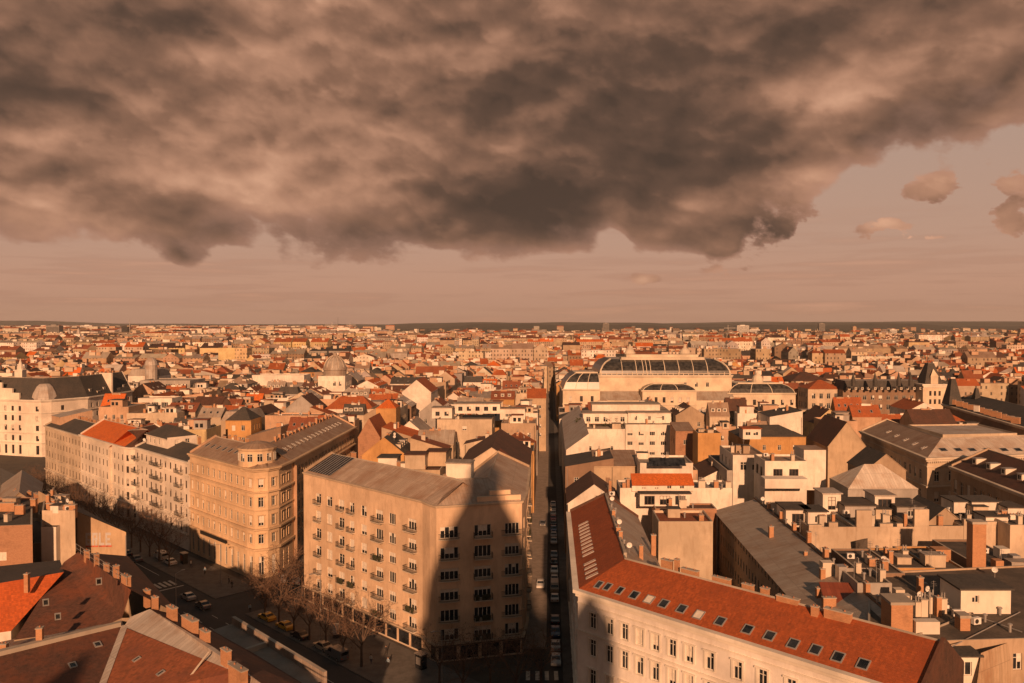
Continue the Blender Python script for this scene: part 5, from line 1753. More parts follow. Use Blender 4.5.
for px0, px1, py, z in ((958, 970, 379, 36), (984, 990, 388, 32)):
    p = P((px0 + px1) / 2, 404, 26); mb = MB(); w_ = (px1 - px0) * p.y / F / 2 + .5
    a_ = [(p.x - w_, p.y + 6, 25), (p.x + w_, p.y + 6, 25), (p.x + w_, p.y + 6 + 2 * w_, 25), (p.x - w_, p.y + 6 + 2 * w_, 25)]; b_ = [(p.x - w_ * .3, p.y + 6 + w_ * .7, z), (p.x + w_ * .3, p.y + 6 + w_ * .7, z), (p.x + w_ * .3, p.y + 6 + w_ * 1.3, z), (p.x - w_ * .3, p.y + 6 + w_ * 1.3, z)]
    for i in range(4): mb.face([a_[i], a_[(i + 1) % 4], b_[(i + 1) % 4], b_[i]], SLT)
    mb.face(b_, SLT); mb.build('pyramid_roof', rtM)
for i in range(12):
    p = P(965 + i * 6, 402 + i * 1.7, 27.5); chimney(roM, p + Vector((0, 8, -1)), rnd.choice((3, 5, 1)), R(-60))

keep([(140, 352), (246, 352), (262, 470), (150, 470)]); keep([(18, 372), (130, 372), (130, 420), (18, 420)]); keep([(-214, 296), (-177, 300), (-168, 318), (-198, 362), (-222, 356)]); keep([(-230, 340), (-180, 296), (-190, 280), (-240, 330)])
keep([(-97, 248), (-76, 248), (-76, 288), (-97, 288)])
# ---- things left of the straight street
D0 = P(331, 377, 30)
dm = farblock('domed_house', 'pale house carrying a grey ribbed dome, in the midst of the roofs', 318, 345, 377, 30, 15, 'white', 'light gravel', 'flat', rows=[(25, 27.5)], bay=3.5)
mb = MB(); c_ = ctr(dm['poly']); mb.lathe(c_.x, c_.y, [(6.4, 30), (6.4, 33.5), (6.9, 33.7), (6.2, 36), (5, 38.6), (3.2, 40.6), (1.3, 41.6), (1.0, 43), (.001, 43.8)], roofm('grey metal'), 22); mb.build('dome', dm['rt'])
mb = MB()
for i in range(12):
    t = i * math.pi / 6; pr = [(6.5, 33.7), (6.25, 36.1), (5.05, 38.7), (3.25, 40.7), (1.3, 41.7)]
    for j in range(4): mb.bar((c_.x + pr[j][0] * math.cos(t), c_.y + pr[j][0] * math.sin(t), pr[j][1]), (c_.x + pr[j + 1][0] * math.cos(t), c_.y + pr[j + 1][0] * math.sin(t), pr[j + 1][1]), .14, M_TRIM, 4)
mb.build('dome_rib', dm['rt'])
farblock('white_blank_house', 'long blank white wall house with stepped gables in front of the ribbed dome', 252, 304, 376, 27, 14, 'white', 'light gravel', 'flat', rows=[(23, 24.5)], bay=14)
farblock('white_gable_wall_house', 'house with a big blank white gable wall and small orange roof behind it', 402, 431, 392, 26, 24, 'white', 'rust red', 'gable', 6, axis=1)
farblock('yellow_attic_house', 'small bright yellow house with dark pyramid roof behind the beige palace', 225.5, 251, 420, 24, 11, 'ochre', 'dark slate', 'hip', 4.4, [(20, 22), (15.5, 17.5)], 3.4, 1.3)
ob = farblock('orange_gabled_house', 'brick gabled house with a bright rust roof full of dormers behind the beige palace', 358, 380, 437, 23.5, 16, M_BRICK2, 'rust red', 'gable', 6, axis=1)
farblock('orange_tower_house', 'small tower-like house with a bright orange hipped roof and tall chimney', 376, 396, 408, 27, 9, 'ochre', 'bright orange', 'hip', 3)
farblock('white_roof_box_house', 'house with a plain white gable and roof hatches near the orange tower-like roof', 322, 338, 421, 26, 12, 'white', 'black felt', 'flat')
farblock('peach_wall_house', 'long peach coloured blank wall topped with chimneys above the beige palace roof', 265, 318, 417, 24, 10, 'peach', 'grey metal', 'flat', rows=[(19.5, 21)], bay=11)
farblock('banded_modern_block', 'modern block with long horizontal window bands near the ornate white palace', 140, 190, 381.5, 27, 20, 'grey', 'light gravel', 'flat', rows=[(23.5, 25.6), (19.5, 21.6), (15.5, 17.6)], bay=4.2, ww=3.6)
tw_ = farblock('domed_turret_house', 'grey house with a small round-topped turret behind the ornate white palace roof', 128, 160, 376, 28, 14, 'white', 'grey metal', 'mansard', 4, [(23, 25)], 4)
mb = MB(); p = P(149, 378, 28); mb.lathe(p.x, p.y + 3, [(3.4, 24), (3.4, 35), (3.8, 35.2), (3.2, 37.6), (1.8, 39.4), (.001, 40.2)], roofm('pale metal'), 12); mb.build('turret', tw_['rt'])
farblock('white_stepped_house', 'white modern house with big dark windows above the dark roofed avenue house', 138, 172, 399.5, 26, 10, 'white', 'light gravel', 'flat', rows=[(22.2, 24.8)], bay=5, ww=3)
# big white wall block with many small roof rooms (middle)
jm = farblock('roof_garden_block', 'large cream block with blank front wall and a crowd of little white roof rooms', 437, 492, 421, 23.5, 16, 'cream', 'light gravel', 'flat', rows=[(20, 21.6)], bay=13)
tent(jm['rt'], 455, 500, 404, 29.5, 7, 3.6, WH, roofm('light gravel'), (1, 2.6, 3, 1.6), True); tent(jm['rt'], 432, 452, 408, 27.5, 6, 4, WH, roofm('light gravel'), (1, 2.6, 3, 1.6), True)
tent(jm['rt'], 500, 525, 409, 27.5, 6, 4, WH, roofm('copper brown'), (1, 2.2, 4, 1.1))
jn = farblock('pale_street_house', 'pale ochre house standing at the end of the straight street corner, rows of small windows', 527, 546, 398, 25, 12, 'sand', 'rust red', 'gable', 4, [(20, 21.6), (15.5, 17.2), (11, 12.7), (7, 8.6)], 4, 1.2)
# behind A: small huts
ja = block('back_yard_house', 'low house with a white roof hut right behind the pale stone apartment house', fq(372, 440, 470, 24, 11), 23.6, 'sand', 'dark brown', par=.4)
tent(ja['rt'], 378, 397, 458, 27, 5, 3.2, WH, roofm('dark slate')); tent(ja['rt'], 405, 425, 455, 27.5, 5, 3.6, wallm('cream'), roofm('dark brown')); tent(ja['rt'], 427, 446, 452, 27.5, 5, 3.6, wallm('sand'), roofm('dark brown'))
jb = block('gabled_street_house', 'brown roofed gabled house beside the straight street, its grey skirt roof facing the apartment house', [W(-24, 202).xy, W(-5.5, 202).xy, W(-5.5, 238).xy, W(-24, 238).xy], 22.5, 'cream', 'dark brown', mode='gable', rise=6, axis=1, rows=rows_(5, 4, 4, 1.8))
keep([W(-50, 184).xy, W(-5, 200).xy, W(-5, 240).xy, W(-50, 218).xy])
block('gabled_street_house', 'brown gabled house adjoining the back of the pale stone apartment house on the straight street', gq(-19.5, -5.3, 178.8, 201.5), 22.8, 'cream', 'brick red', mode='gable', rise=5.5, axis=1, rows=rows_(5, 4, 4, 1.8))
dormer(jb['roof'], (W(-17, 214).x, 214, 23.6), 0, 'b')


# ============================================================ NEAR LEFT: roofs between the camera and the avenue
def poly_roof(mb, pts, mat):
    mb.face([P(*p) for p in pts], mat)


BRT = tiles('tiles old brown', (.115, .052, .034), (.20, .065, .03), .6)
ORT = tiles('tiles weathered orange', (.30, .095, .04), (.20, .07, .04), .7)
BOT = tiles('tiles vivid orange', (.55, .115, .024), (.46, .09, .022), .3)


def roofhouse(label, faces, wallpoly, zw, extra=None, cat='building', wall='tan', name='tiled_roof_house'):
    c = ctr([P(*p) for p in wallpoly])
    rt = root(name, c, label, cat)
    mb = MB()
    for pts, m in faces: poly_roof(mb, pts, m)
    ro = mb.build('roof', rt)
    m2 = MB(); w = [P(*p) for p in wallpoly]
    ar = sum(w[i].x * w[(i + 1) % len(w)].y - w[(i + 1) % len(w)].x * w[i].y for i in range(len(w)))
    if ar < 0: w = w[::-1]
    for i in range(len(w)):
        a_, b_ = w[i], w[(i + 1) % len(w)]
        m2.face([(a_.x, a_.y, 0), (b_.x, b_.y, 0), b_, a_], wallm(wall) if isinstance(wall, str) else wall)
    m2.build('wall', rt)
    return rt, ro


# G1: dark brown roof with ridge chimneys, (px, py, z)
g1a, g1b = (78, 552, 25.5), (131, 590, 25.5)
rt, ro = roofhouse('dark brown patched tile roof with a chimney-lined ridge, next to the vivid orange slope', [([(14, 640, 20.5), (100, 628, 20.5), (122, 618, 21.2), g1b, g1a, (64, 562, 24.4)], BRT),
                   ([g1b, (182, 616, 22.0), (128, 556, 20.5), g1a], BRT)], [(14, 640, 20.5), (100, 628, 20.5), (122, 618, 21.2), (182, 616, 21.5), (128, 556, 20.5), (64, 562, 21)], 20)
for i in range(5):
    t = (i + .9) / 5.4; chimney(ro, P(78 + 53 * t, 553 + 36 * t, 25.2), (0, 2, 0, 2, 1)[i], R(-44))
for x, y in ((46, 606), (58, 620), (99, 585)): skylight(ro, on_plane(x, y, P(14, 640, 20.5), P(100, 628, 20.5), P(*g1b)), (P(100, 628, 20.5) - P(14, 640, 20.5)).cross(P(*g1b) - P(14, 640, 20.5)), .7, 1.0)
mb = MB()
for i in range(12):
    A = P(76 + i * 4.6, 551 + i * 3.1, 25.6); mb.bar(A, A + Vector((0, 0, 1.1)), .03, M_STEEL, 4)
A, B = P(76, 551, 25.6), P(127, 585, 25.6); mb.bar(A + Vector((0, 0, 1.1)), B + Vector((0, 0, 1.1)), .035, M_STEEL, 4); mb.bar(A + Vector((0, 0, .5)), B + Vector((0, 0, .5)), .03, M_STEEL, 4); mb.build('ridge_rail', ro)
# vivid orange slope on the far left
rt, ro = roofhouse('vivid orange tiled roof slope at the picture edge with a grey roof window', [([(-40, 638, 20), (11, 631, 20), (64, 572, 24.5), (-40, 590, 24.5)], BOT), ([(64, 572, 24.5), (60, 560, 22), (-40, 570, 22), (-40, 590, 24.5)], roofm('dark slate'))],
                   [(-40, 638, 20), (11, 631, 20), (60, 560, 20), (-40, 570, 20)], 20, wall='white')
skylight(ro, on_plane(19, 592, P(-40, 638, 20), P(11, 631, 20), P(64, 572, 24.5)), (P(11, 631, 20) - P(-40, 638, 20)).cross(P(64, 572, 24.5) - P(-40, 638, 20)), 1.0, 1.2)
chimney(ro, P(27, 586, 24.3), 2, 0); chimney(ro, P(4, 655, 21), 0, 0)
# G2: the wide lower roofs meeting in a metal valley
v0, v1 = (124, 626, 21.8), (96, 700, 19.0)
rt, ro = roofhouse('wide lower brown tile roof left of the metal valley gutter', [([(-60, 670, 21.8), v0, v1, (-60, 740, 17.5)], BRT), ([(-60, 670, 21.8), (-60, 655, 20), (120, 616, 20), v0], roofm('grey metal'))],
                   [(-60, 740, 17), (96, 700, 17), (124, 626, 18), (120, 616, 18), (-60, 655, 18)], 18)
for x, y in ((99, 647), (74, 668)): skylight(ro, on_plane(x, y, P(-60, 670, 21.8), P(*v0), P(*v1)), (P(*v0) - P(*v1)).cross(P(*v0) - P(-60, 670, 21.8)), .8, 1.1)
mb = MB()
A, B, C_, D = P(-60, 668, 22.1), P(121, 624, 22.1), P(121, 622, 22.1), P(-60, 665, 22.1)
mb.prism([A.xy, B.xy, C_.xy, D.xy], 21.6, 22.3, M_CONC); mb.build('roof_kerb', ro)
mb = MB(); a_, b_ = P(*v0), P(*v1); s_ = Vector((.55, 0, .12)); mb.face([b_ - s_ + Vector((0, 0, .12)), b_ + s_ + Vector((0, 0, .12)), a_ + s_ + Vector((0, 0, .12)), a_ - s_ + Vector((0, 0, .12))], roofm('pale metal')); mb.build('valley_gutter', ro)
for x, k in ((40, 2),): chimney(ro, P(x, 645 - (x - 40) * .2, 21.6), k, R(12))
h0, h1 = (150, 611, 25.0), (252, 678, 25.0)
rt, ro = roofhouse('weathered orange tile roof with a pale metal ridge deck and seven brick stacks', [([(124, 627, 21.8), (235, 672, 22.6), (260, 700, 21), (180, 760, 17), (97, 701, 19)], ORT),
                   ([(130, 617, 22.6), (150, 609, 23.4), (215, 648, 23.4), (262, 684, 23.4), (300, 720, 22), (255, 700, 22), (235, 672, 22.62), (124, 626.5, 21.85)], roofm('pale metal')),
                   ([(150, 608.5, 23.4), (190, 618, 20.5), (255, 654, 20.5), (330, 700, 20.5), (262, 684, 23.4), (215, 648, 23.4)], BRT)],
                   [(97, 701, 17), (124, 626, 18), (150, 608, 18), (190, 618, 18), (330, 700, 18), (180, 760, 17)], 18)
for i, (x, y, k) in enumerate(((147, 600, 0), (155, 607, 0), (172, 618, 1), (190, 629, 3), (205, 641, 1), (226, 660, 1), (238, 679, 3))): chimney(ro, P(x, y, 23.2), k, R(-44))
pl_ = (P(235, 672, 22.6) - P(124, 627, 21.8)).cross(P(97, 701, 19) - P(124, 627, 21.8))
for x, y in ((157, 676), (133, 662)): skylight(ro, on_plane(x, y, P(124, 627, 21.8), P(235, 672, 22.6), P(97, 701, 19)), pl_, .6, .9)
mb = MB(); A, B = P(209, 652, 23.6), P(180, 690, 20.3); mb.bar(A, B, .14, M_CONC, 4); mb.build('roof_strip', ro)
# low parapet house in front of the taxis
lp = root('parapet_house', P(280, 660, 17), 'low house with a long ribbed grey parapet wall facing the yellow taxis', 'building')
mb = MB(); RB = seam('ribbed grey wall', (.36, .30, .25), 0, .8, 2.4)
a_, b_ = P(235, 616, 18).xy, P(327, 671, 18).xy; d = (b_ - a_).normalized(); n_ = Vector((d.y, -d.x))
mb.prism([a_, a_ + n_ * .5, b_ + n_ * .5, b_][::-1] if False else [a_ + n_ * .5, b_ + n_ * .5, b_, a_], 0, 18, RB, M_CONC); mb.build('wall', lp)
mb = MB(); c_ = a_ + n_ * 13; e_ = b_ + n_ * 13; mb.face([(*(a_ + n_ * .5), 17.0), (*c_, 16.4), (*e_, 16.4), (*(b_ + n_ * .5), 17.0)][::-1], patchy('grey deck', (.30, .25, .21), (.22, .18, .15), .4)); mb.prism([c_, e_, e_ - n_ * .1, c_ - n_ * .1], 0, 16.3, wallm('tan')); mb.build('roof', lp)
m_ = a_ + (b_ - a_) * .42; mb = MB(); mb.prism([m_ + n_ * .6, m_ + d * .5 + n_ * .6, m_ + d * 1.5 + n_ * 12, m_ + d * 1.0 + n_ * 12][::1], 16.6, 17.6, M_CONC); mb.build('roof_kerb', lp)
# brick and cream annexes, graffiti wall
gb = block('old_brick_house', 'windowed bare brick house at the picture edge above the vivid orange slope', [P(-30, 577, 17).xy, P(33, 574, 17).xy, P(33, 540, 17).xy, P(-30, 540, 17).xy], 25.0, M_BRICK2, 'dark slate', par=.5, rows=[(19.5, 21.0)], bay=8, ww=1.6)
cb = block('cream_annex', 'narrow cream annex with stained wall between the brick house and graffiti wall', fq(42, 75, 511, 26.0, 9, -.6), 25.6, FWM, 'dark slate', par=.5)
boxes(cb['rt'], 'side_shed', [(41, 56, 527, 23.4, 5, 9, M_TRIMW, roofm('dark slate'))])
for p, k in (((8, 505), 3), ((20, 508), 1), ((34, 503), 0), ((52, 507), 1), ((68, 508), 3)): chimney(cb['roof'] if p[0] > 38 else gb['roof'], P(p[0], p[1] + 4, 25.4), k, 0)
gw = root('graffiti_wall_house', P(100, 540, 20), 'house end wall with white and red letter graffiti facing the roofs', 'building')
w0, w1 = P(77, 512, 24.5).xy, P(126, 530, 21.0).xy
GWM = plaster('plaster graffiti wall', (.50, .36, .23), .8)
d = (w1 - w0).normalized(); nb = Vector((-.70, .71))
mb = MB()
mb.face([(*w0, 0), (*w1, 0), (*w1, 20.6), (*w0, 24.6)], GWM)
mb.face([(*w1, 0), (*(w1 + nb * 26), 0), (*(w1 + nb * 26), 20.6), (*w1, 20.6)], GWM)
mb.face([(*(w1 + nb * 26), 0), (*(w0 + nb * 26), 0), (*(w0 + nb * 26), 24.6), (*(w1 + nb * 26), 20.6)], GWM)
mb.face([(*(w0 + nb * 26), 0), (*w0, 0), (*w0, 24.6), (*(w0 + nb * 26), 24.6)], GWM)
mb.build('wall', gw)
mb = MB(); mb.face([(*(w0 - nb * .3), 24.62), (*(w1 - nb * .3), 20.62), (*(w1 + nb * 26.3 + d * .4), 20.62), (*(w0 + nb * 26.3), 24.62)], roofm('dark slate')); ro = mb.build('roof', gw)
mb = MB(); A = Vector((*(w0 + d * (w1 - w0).length * .99 - nb * .1), 20)); mb.bar(A, (A.x, A.y, 3), .09, M_STEEL, 5); mb.build('drain_pipe', gw)
# the graffiti: blocky letters G L E with a red underside
GP, GR = plain('graffiti white', (.48, .45, .43), .8), plain('graffiti red', (.55, .10, .05), .8)
gl = {'G': [(0, 0, .8, .25), (0, 0, .28, 1.2), (0, .95, .8, 1.2), (.52, 0, .8, .6), (.36, .42, .8, .62)], 'L': [(0, 0, .28, 1.2), (0, 0, .8, .26)], 'E': [(0, 0, .26, 1.2), (0, 0, .8, .24), (0, .48, .66, .70), (0, .96, .8, 1.2)], 'R': [(0, 0, .26, 1.2), (0, .96, .8, 1.2), (.56, .6, .8, 1.2), (0, .5, .8, .72), (.44, 0, .72, .5)]}
mb = MB(); L = (w1 - w0).length; zb = P(93, 546, 18).z
def gpt(u_, z_, o): q = w0 + d * u_ - nb * (.03 + o); return (q.x, q.y, z_)
uu = u_at(w0, w1, 83)
zc = 0
# height where the photo shows the letters: y 534..546 at this wall
Yw = (w0 + d * uu).y; z_lo = HC - (547 - 323) * Yw / F; z_hi = HC - (534 - 323) * Yw / F; s_ = (z_hi - z_lo) / 1.2
for ch in 'GRLE':
    for k, (xa, ya, xb, yb) in enumerate(gl[ch]):
        mb.face([gpt(uu + xa * s_ * .62, z_lo + ya * s_, .002 * k), gpt(uu + xb * s_ * .62, z_lo + ya * s_, .002 * k), gpt(uu + xb * s_ * .62, z_lo + yb * s_, .002 * k), gpt(uu + xa * s_ * .62, z_lo + yb * s_, .002 * k)], GP)
        if ya == 0: mb.face([gpt(uu + xa * s_ * .62, z_lo - .25, .03), gpt(uu + xb * s_ * .62 + .15, z_lo - .25, .03), gpt(uu + xb * s_ * .62 + .15, z_lo + .02, .03), gpt(uu + xa * s_ * .62, z_lo + .02, .03)], GR)
    uu += s_ * .60
mb.build('graffiti', gw)
# near row up the avenue
nr_ = []
lab = ['grey gabled house in the near avenue row with a tent-like roof', 'low patched roof house next to the graffiti wall house',
       'brick topped house of the near avenue row in shade', 'small grey roofed house at the picture edge of the near avenue row', 'dark roofed house hidden low behind the brick stacks']
for i, (pl, z, m, rf_) in enumerate((([(0, 505, 22), (38, 500, 22), (42, 478, 22), (2, 480, 22)], 21, 'gable', 'grey metal'),
                                  ([(-40, 520, 21), (0, 518, 21), (0, 480, 21), (-40, 480, 21)], 20, 'flat', 'copper brown'), ([(38, 512, 21), (62, 512, 21), (66, 492, 21), (42, 488, 21)], 20, 'flat', 'grey metal'),
                                  ([(-60, 478, 20), (-5, 476, 20), (0, 462, 20), (-60, 462, 20)], 20, 'hip', 'grey metal'), ([(-40, 545, 20), (44, 540, 20), (42, 516, 20), (-40, 516, 20)], 19, 'flat', 'dark slate'))):
    b_ = block('avenue_row_house', lab[i], [P(*q).xy for q in pl], z, 'tan', rf_, mode=m, rise=3.2, par=.5, axis=1 if i == 0 else 0)
    c = ctr(b_['poly'])
    for j in range(5):
        q = b_['poly'][0].lerp(b_['poly'][1], rnd.random()).lerp(c.xy, rnd.random()); chimney(b_['roof'], (q.x, q.y, z + (1.2 if m != 'flat' else 0)), rnd.choice((0, 1, 2, 3)), R(-44))

# ============================================================ THE BASILICA THE VIEW IS TAKEN FROM (behind the camera, casts the tower shadow)
bs = root('basilica', (-0.6, -13, 0), 'stone basilica with dome, lantern and two bell towers that throws its shadow over the avenue', 'church')
STN = plaster('basilica stone', (.45, .38, .30), .5)
mb = MB(); mb.lathe(-0.6, -13.5, [(11.5, 0), (11.5, 56), (11.9, 57)], STN, 40); mb.lathe(-0.6, -13.5, [(11.9, 57), (11.9, 57.8), (.001, 57.81)], STN, 40); mb.build('drum', bs)
mb = MB(); mb.lathe(-0.6, -13.5, [(10.8, 57.8), (10.6, 62), (9.9, 66), (8.6, 70), (6.8, 74), (5.0, 77.5), (3.6, 80), (3.4, 81)], roofm('pale metal'), 40); mb.build('dome', bs)
mb = MB(); mb.lathe(-0.6, -13.5, [(3.0, 80.5), (3.0, 86.5), (3.5, 87), (2.2, 89), (.8, 91.5), (.3, 94), (.001, 97)], STN, 20); mb.build('lantern', bs)
mb = MB(); mb.prism([(-29, -75), (28, -75), (28, -2), (-29, -2)], 0, 30, STN, roofm('grey metal')); mb.build('nave', bs)
for x in (-47,):
    mb = MB(); mb.prism([(x - 3.6, -22), (x + 3.6, -22), (x + 3.6, -15), (x - 3.6, -15)], 0, 50, STN); mb.lathe(x, -18.5, [(3.4, 50), (3.0, 53), (1.6, 56), (.001, 59)], roofm('grey metal'), 12); mb.build('bell_tower', bs)
mb = MB(); mb.lathe(14.2, -12, [(3.2, 0), (3.2, 56), (2.7, 59), (1.4, 61.5), (.001, 63.5)], STN, 16); mb.build('corner_turret', bs)
for x0_, x1_ in ((-90, -46),):
    block('square_house', 'tall house on the square behind the viewpoint whose shade covers the lower roofs', [Vector((x0_, 6)), Vector((x1_, 6)), Vector((x1_, 22)), Vector((x0_, 22))], 34, 'tan', 'dark slate', mode='gable', rise=5)


# ============================================================ THE CITY BETWEEN THE KEY BUILDINGS
def inside(p, poly):
    c = False; n = len(poly)
    for i in range(n):
        a, b = poly[i], poly[(i + 1) % n]
        if (a[1] > p[1]) != (b[1] > p[1]) and p[0] < (b[0] - a[0]) * (p[1] - a[1]) / (b[1] - a[1]) + a[0]:
            c = not c
    return c


def free(q):
    m = [(q[i] + q[(i + 1) % 4]) / 2 for i in range(4)]
    pts = list(q) + m + [sum(q, Vector((0, 0))) / 4]
    for p in pts:
        for h in HERO:
            if inside(p, h): return False
    for h in HERO:
        for p in h:
            if inside(p, q): return False
    return True


g = random.Random(21)
WK = ['cream', 'cream', 'peach', 'sand', 'white', 'tan', 'tan', 'ochre', 'pale yellow', 'white', 'grey', 'brown', 'peach']
RK = ['rust red', 'rust red', 'rust red', 'dark brown', 'dark brown', 'brick red', 'grey metal', 'copper brown', 'dark slate', 'bright orange', 'pale metal', 'brick red']
FK = ['black felt', 'light gravel', 'light gravel', 'copper brown', 'grey metal']
lots = []     # quad, z, mode, rise, wall, roof, axis


def lot(q, along, big=False):
    """one house on its lot, possibly with a courtyard wing"""
    z = g.uniform(17.5, 24.5)
    r = g.random()
    wk = g.choice(WK)
    if r < .42: mode, rise, rk = 'gable', g.uniform(3.0, 5.5), g.choice(RK)
    elif r < .50: mode, rise, rk = 'hip', g.uniform(3, 5), g.choice(RK)
    elif r < .62: mode, rise, rk = 'shed', g.uniform(2, 4), g.choice(RK)
    elif r < .68: mode, rise, rk = 'mansard', g.uniform(3, 4), g.choice(['dark slate', 'brick red', 'grey metal'])
    else: mode, rise, rk = 'flat', 0, g.choice(FK)
    lots.append(dict(q=q, z=z, mode=mode, rise=rise, wall=wk, roof=rk, axis=along))


def fill_block(a0, a1, b0, b1, T):
    """perimeter houses round a yard, with cross wings; T maps (a,b) to the plane"""
    dep = min(12.5, (a1 - a0) * .36)
    Q = lambda x0, x1, y0, y1: [T(x0, y0), T(x1, y0), T(x1, y1), T(x0, y1)]
    wi = a1 - a0 - 2 * dep
    # ends, facing the cross streets
    for (y0, y1) in ((b0, b0 + 12), (b1 - 12, b1)):
        n = max(1, round(wi / 15)); 
        for k in range(n): lot(Q(a0 + dep + wi * k / n, a0 + dep + wi * (k + 1) / n, y0, y1), 0)
    y = b0
    while y < b1 - 6:
        w = g.uniform(11, 19)
        if y + w > b1 - 9: w = b1 - y
        lot(Q(a0, a0 + dep, y, y + w), 1)
        if b0 + 12 < y + 1 and y + w < b1 - 12 and wi > 8:
            lot(Q(a0 + dep, a0 + dep + wi * g.uniform(.35, .5), y + w - g.uniform(6, 9), y + w), 0)
        y += w
    y = b0
    while y < b1 - 6:
        w = g.uniform(11, 19)
        if y + w > b1 - 9: w = b1 - y
        lot(Q(a1 - dep, a1, y, y + w), 1)
        if b0 + 12 < y + 1 and y + w < b1 - 12 and wi > 8:
            lot(Q(a1 - dep - wi * g.uniform(.35, .5), a1 - dep, y, y + g.uniform(6, 9)), 0)
        y += w


TW = lambda a, b: W(a, b).xy
colsR = [(4, 52), (52.5, 96), (104, 160), (169, 222), (231, 290), (299, 352), (361, 420), (429, 490)]
colsL = [(-53, -5), (-110, -63.5), (-168, -119), (-226, -177), (-290, -236), (-350, -299), (-410, -359), (-470, -419)]
for ci, (a_, b_) in enumerate(colsR + colsL):
    y = 150 + (ci * 37) % 40
    if a_ == 4: y = 165
    if a_ == -53: y = 200
    while y < 700:
        h = g.uniform(75, 120)
        fill_block(a_, b_, y, y + h, TW)
        y += h + 9
lots = [l for l in lots if free(l['q'])]
ok = []
for l in lots:
    c = sum(l['q'], Vector((0, 0))) / 4
    # keep clear of the avenue and everything on this side of it
    if any((p - FA).dot(nA) < 3 for p in l['q']) : continue
    if abs(c.x) > c.y * .70 + 12: continue
    l['c'] = c; l['d'] = c.length
    ok.append(l)
ok.sort(key=lambda l: l['d'])
NEAR_N = 235
print('lots', len(ok), 'limit', ok[min(NEAR_N, len(ok) - 1)]['d'])
SIZEW = {}
LM = [('the great glass-roofed hall', Vector((80, 440))), ('the pale stone apartment house', Vector((-20, 170))), ('the beige palace', Vector((-62, 225))), ('the orange roofed avenue house', Vector((-125, 258))),
      ('the ornate white palace', Vector((-215, 400))), ('the ribbed dome', Vector((-100, 450))), ('the pointed turret', Vector((238, 455))), ('the white office block', Vector((52, 285))),
      ('the skylit grey palace', Vector((125, 240))), ('the roof garden block', Vector((-18, 290))), ('the bright yellow attic house', Vector((-101, 300))), ('the yellow house', Vector((92, 268))),
      ('the big blank white gable', Vector((-50, 350))), ('the white terrace block', Vector((30, 275))), ('the banded modern block', Vector((-195, 480))), ('the cream plain gable', Vector((118, 260))),
      ('the red-striped white house', Vector((40, 180)))]
seen_labels = {}


def where(c):
    best = min(LM, key=lambda m: (m[1] - c).length)
    v = c - best[1]
    ang = math.degrees(math.atan2(v.x, v.y))
    if abs(ang) < 45: w = 'behind'
    elif abs(ang) > 135: w = 'in front of'
    else: w = 'east of' if v.x > 0 else 'west of'
    dist = v.length
    f = 'just ' if dist < 28 else '' if dist < 60 else 'well ' if dist < 100 else 'far '
    return f + w + ' ' + best[0]


MODEN = {'gable': 'gable roof', 'hip': 'hipped roof', 'shed': 'lean-to roof', 'mansard': 'steep mansard', 'flat': 'flat roof'}


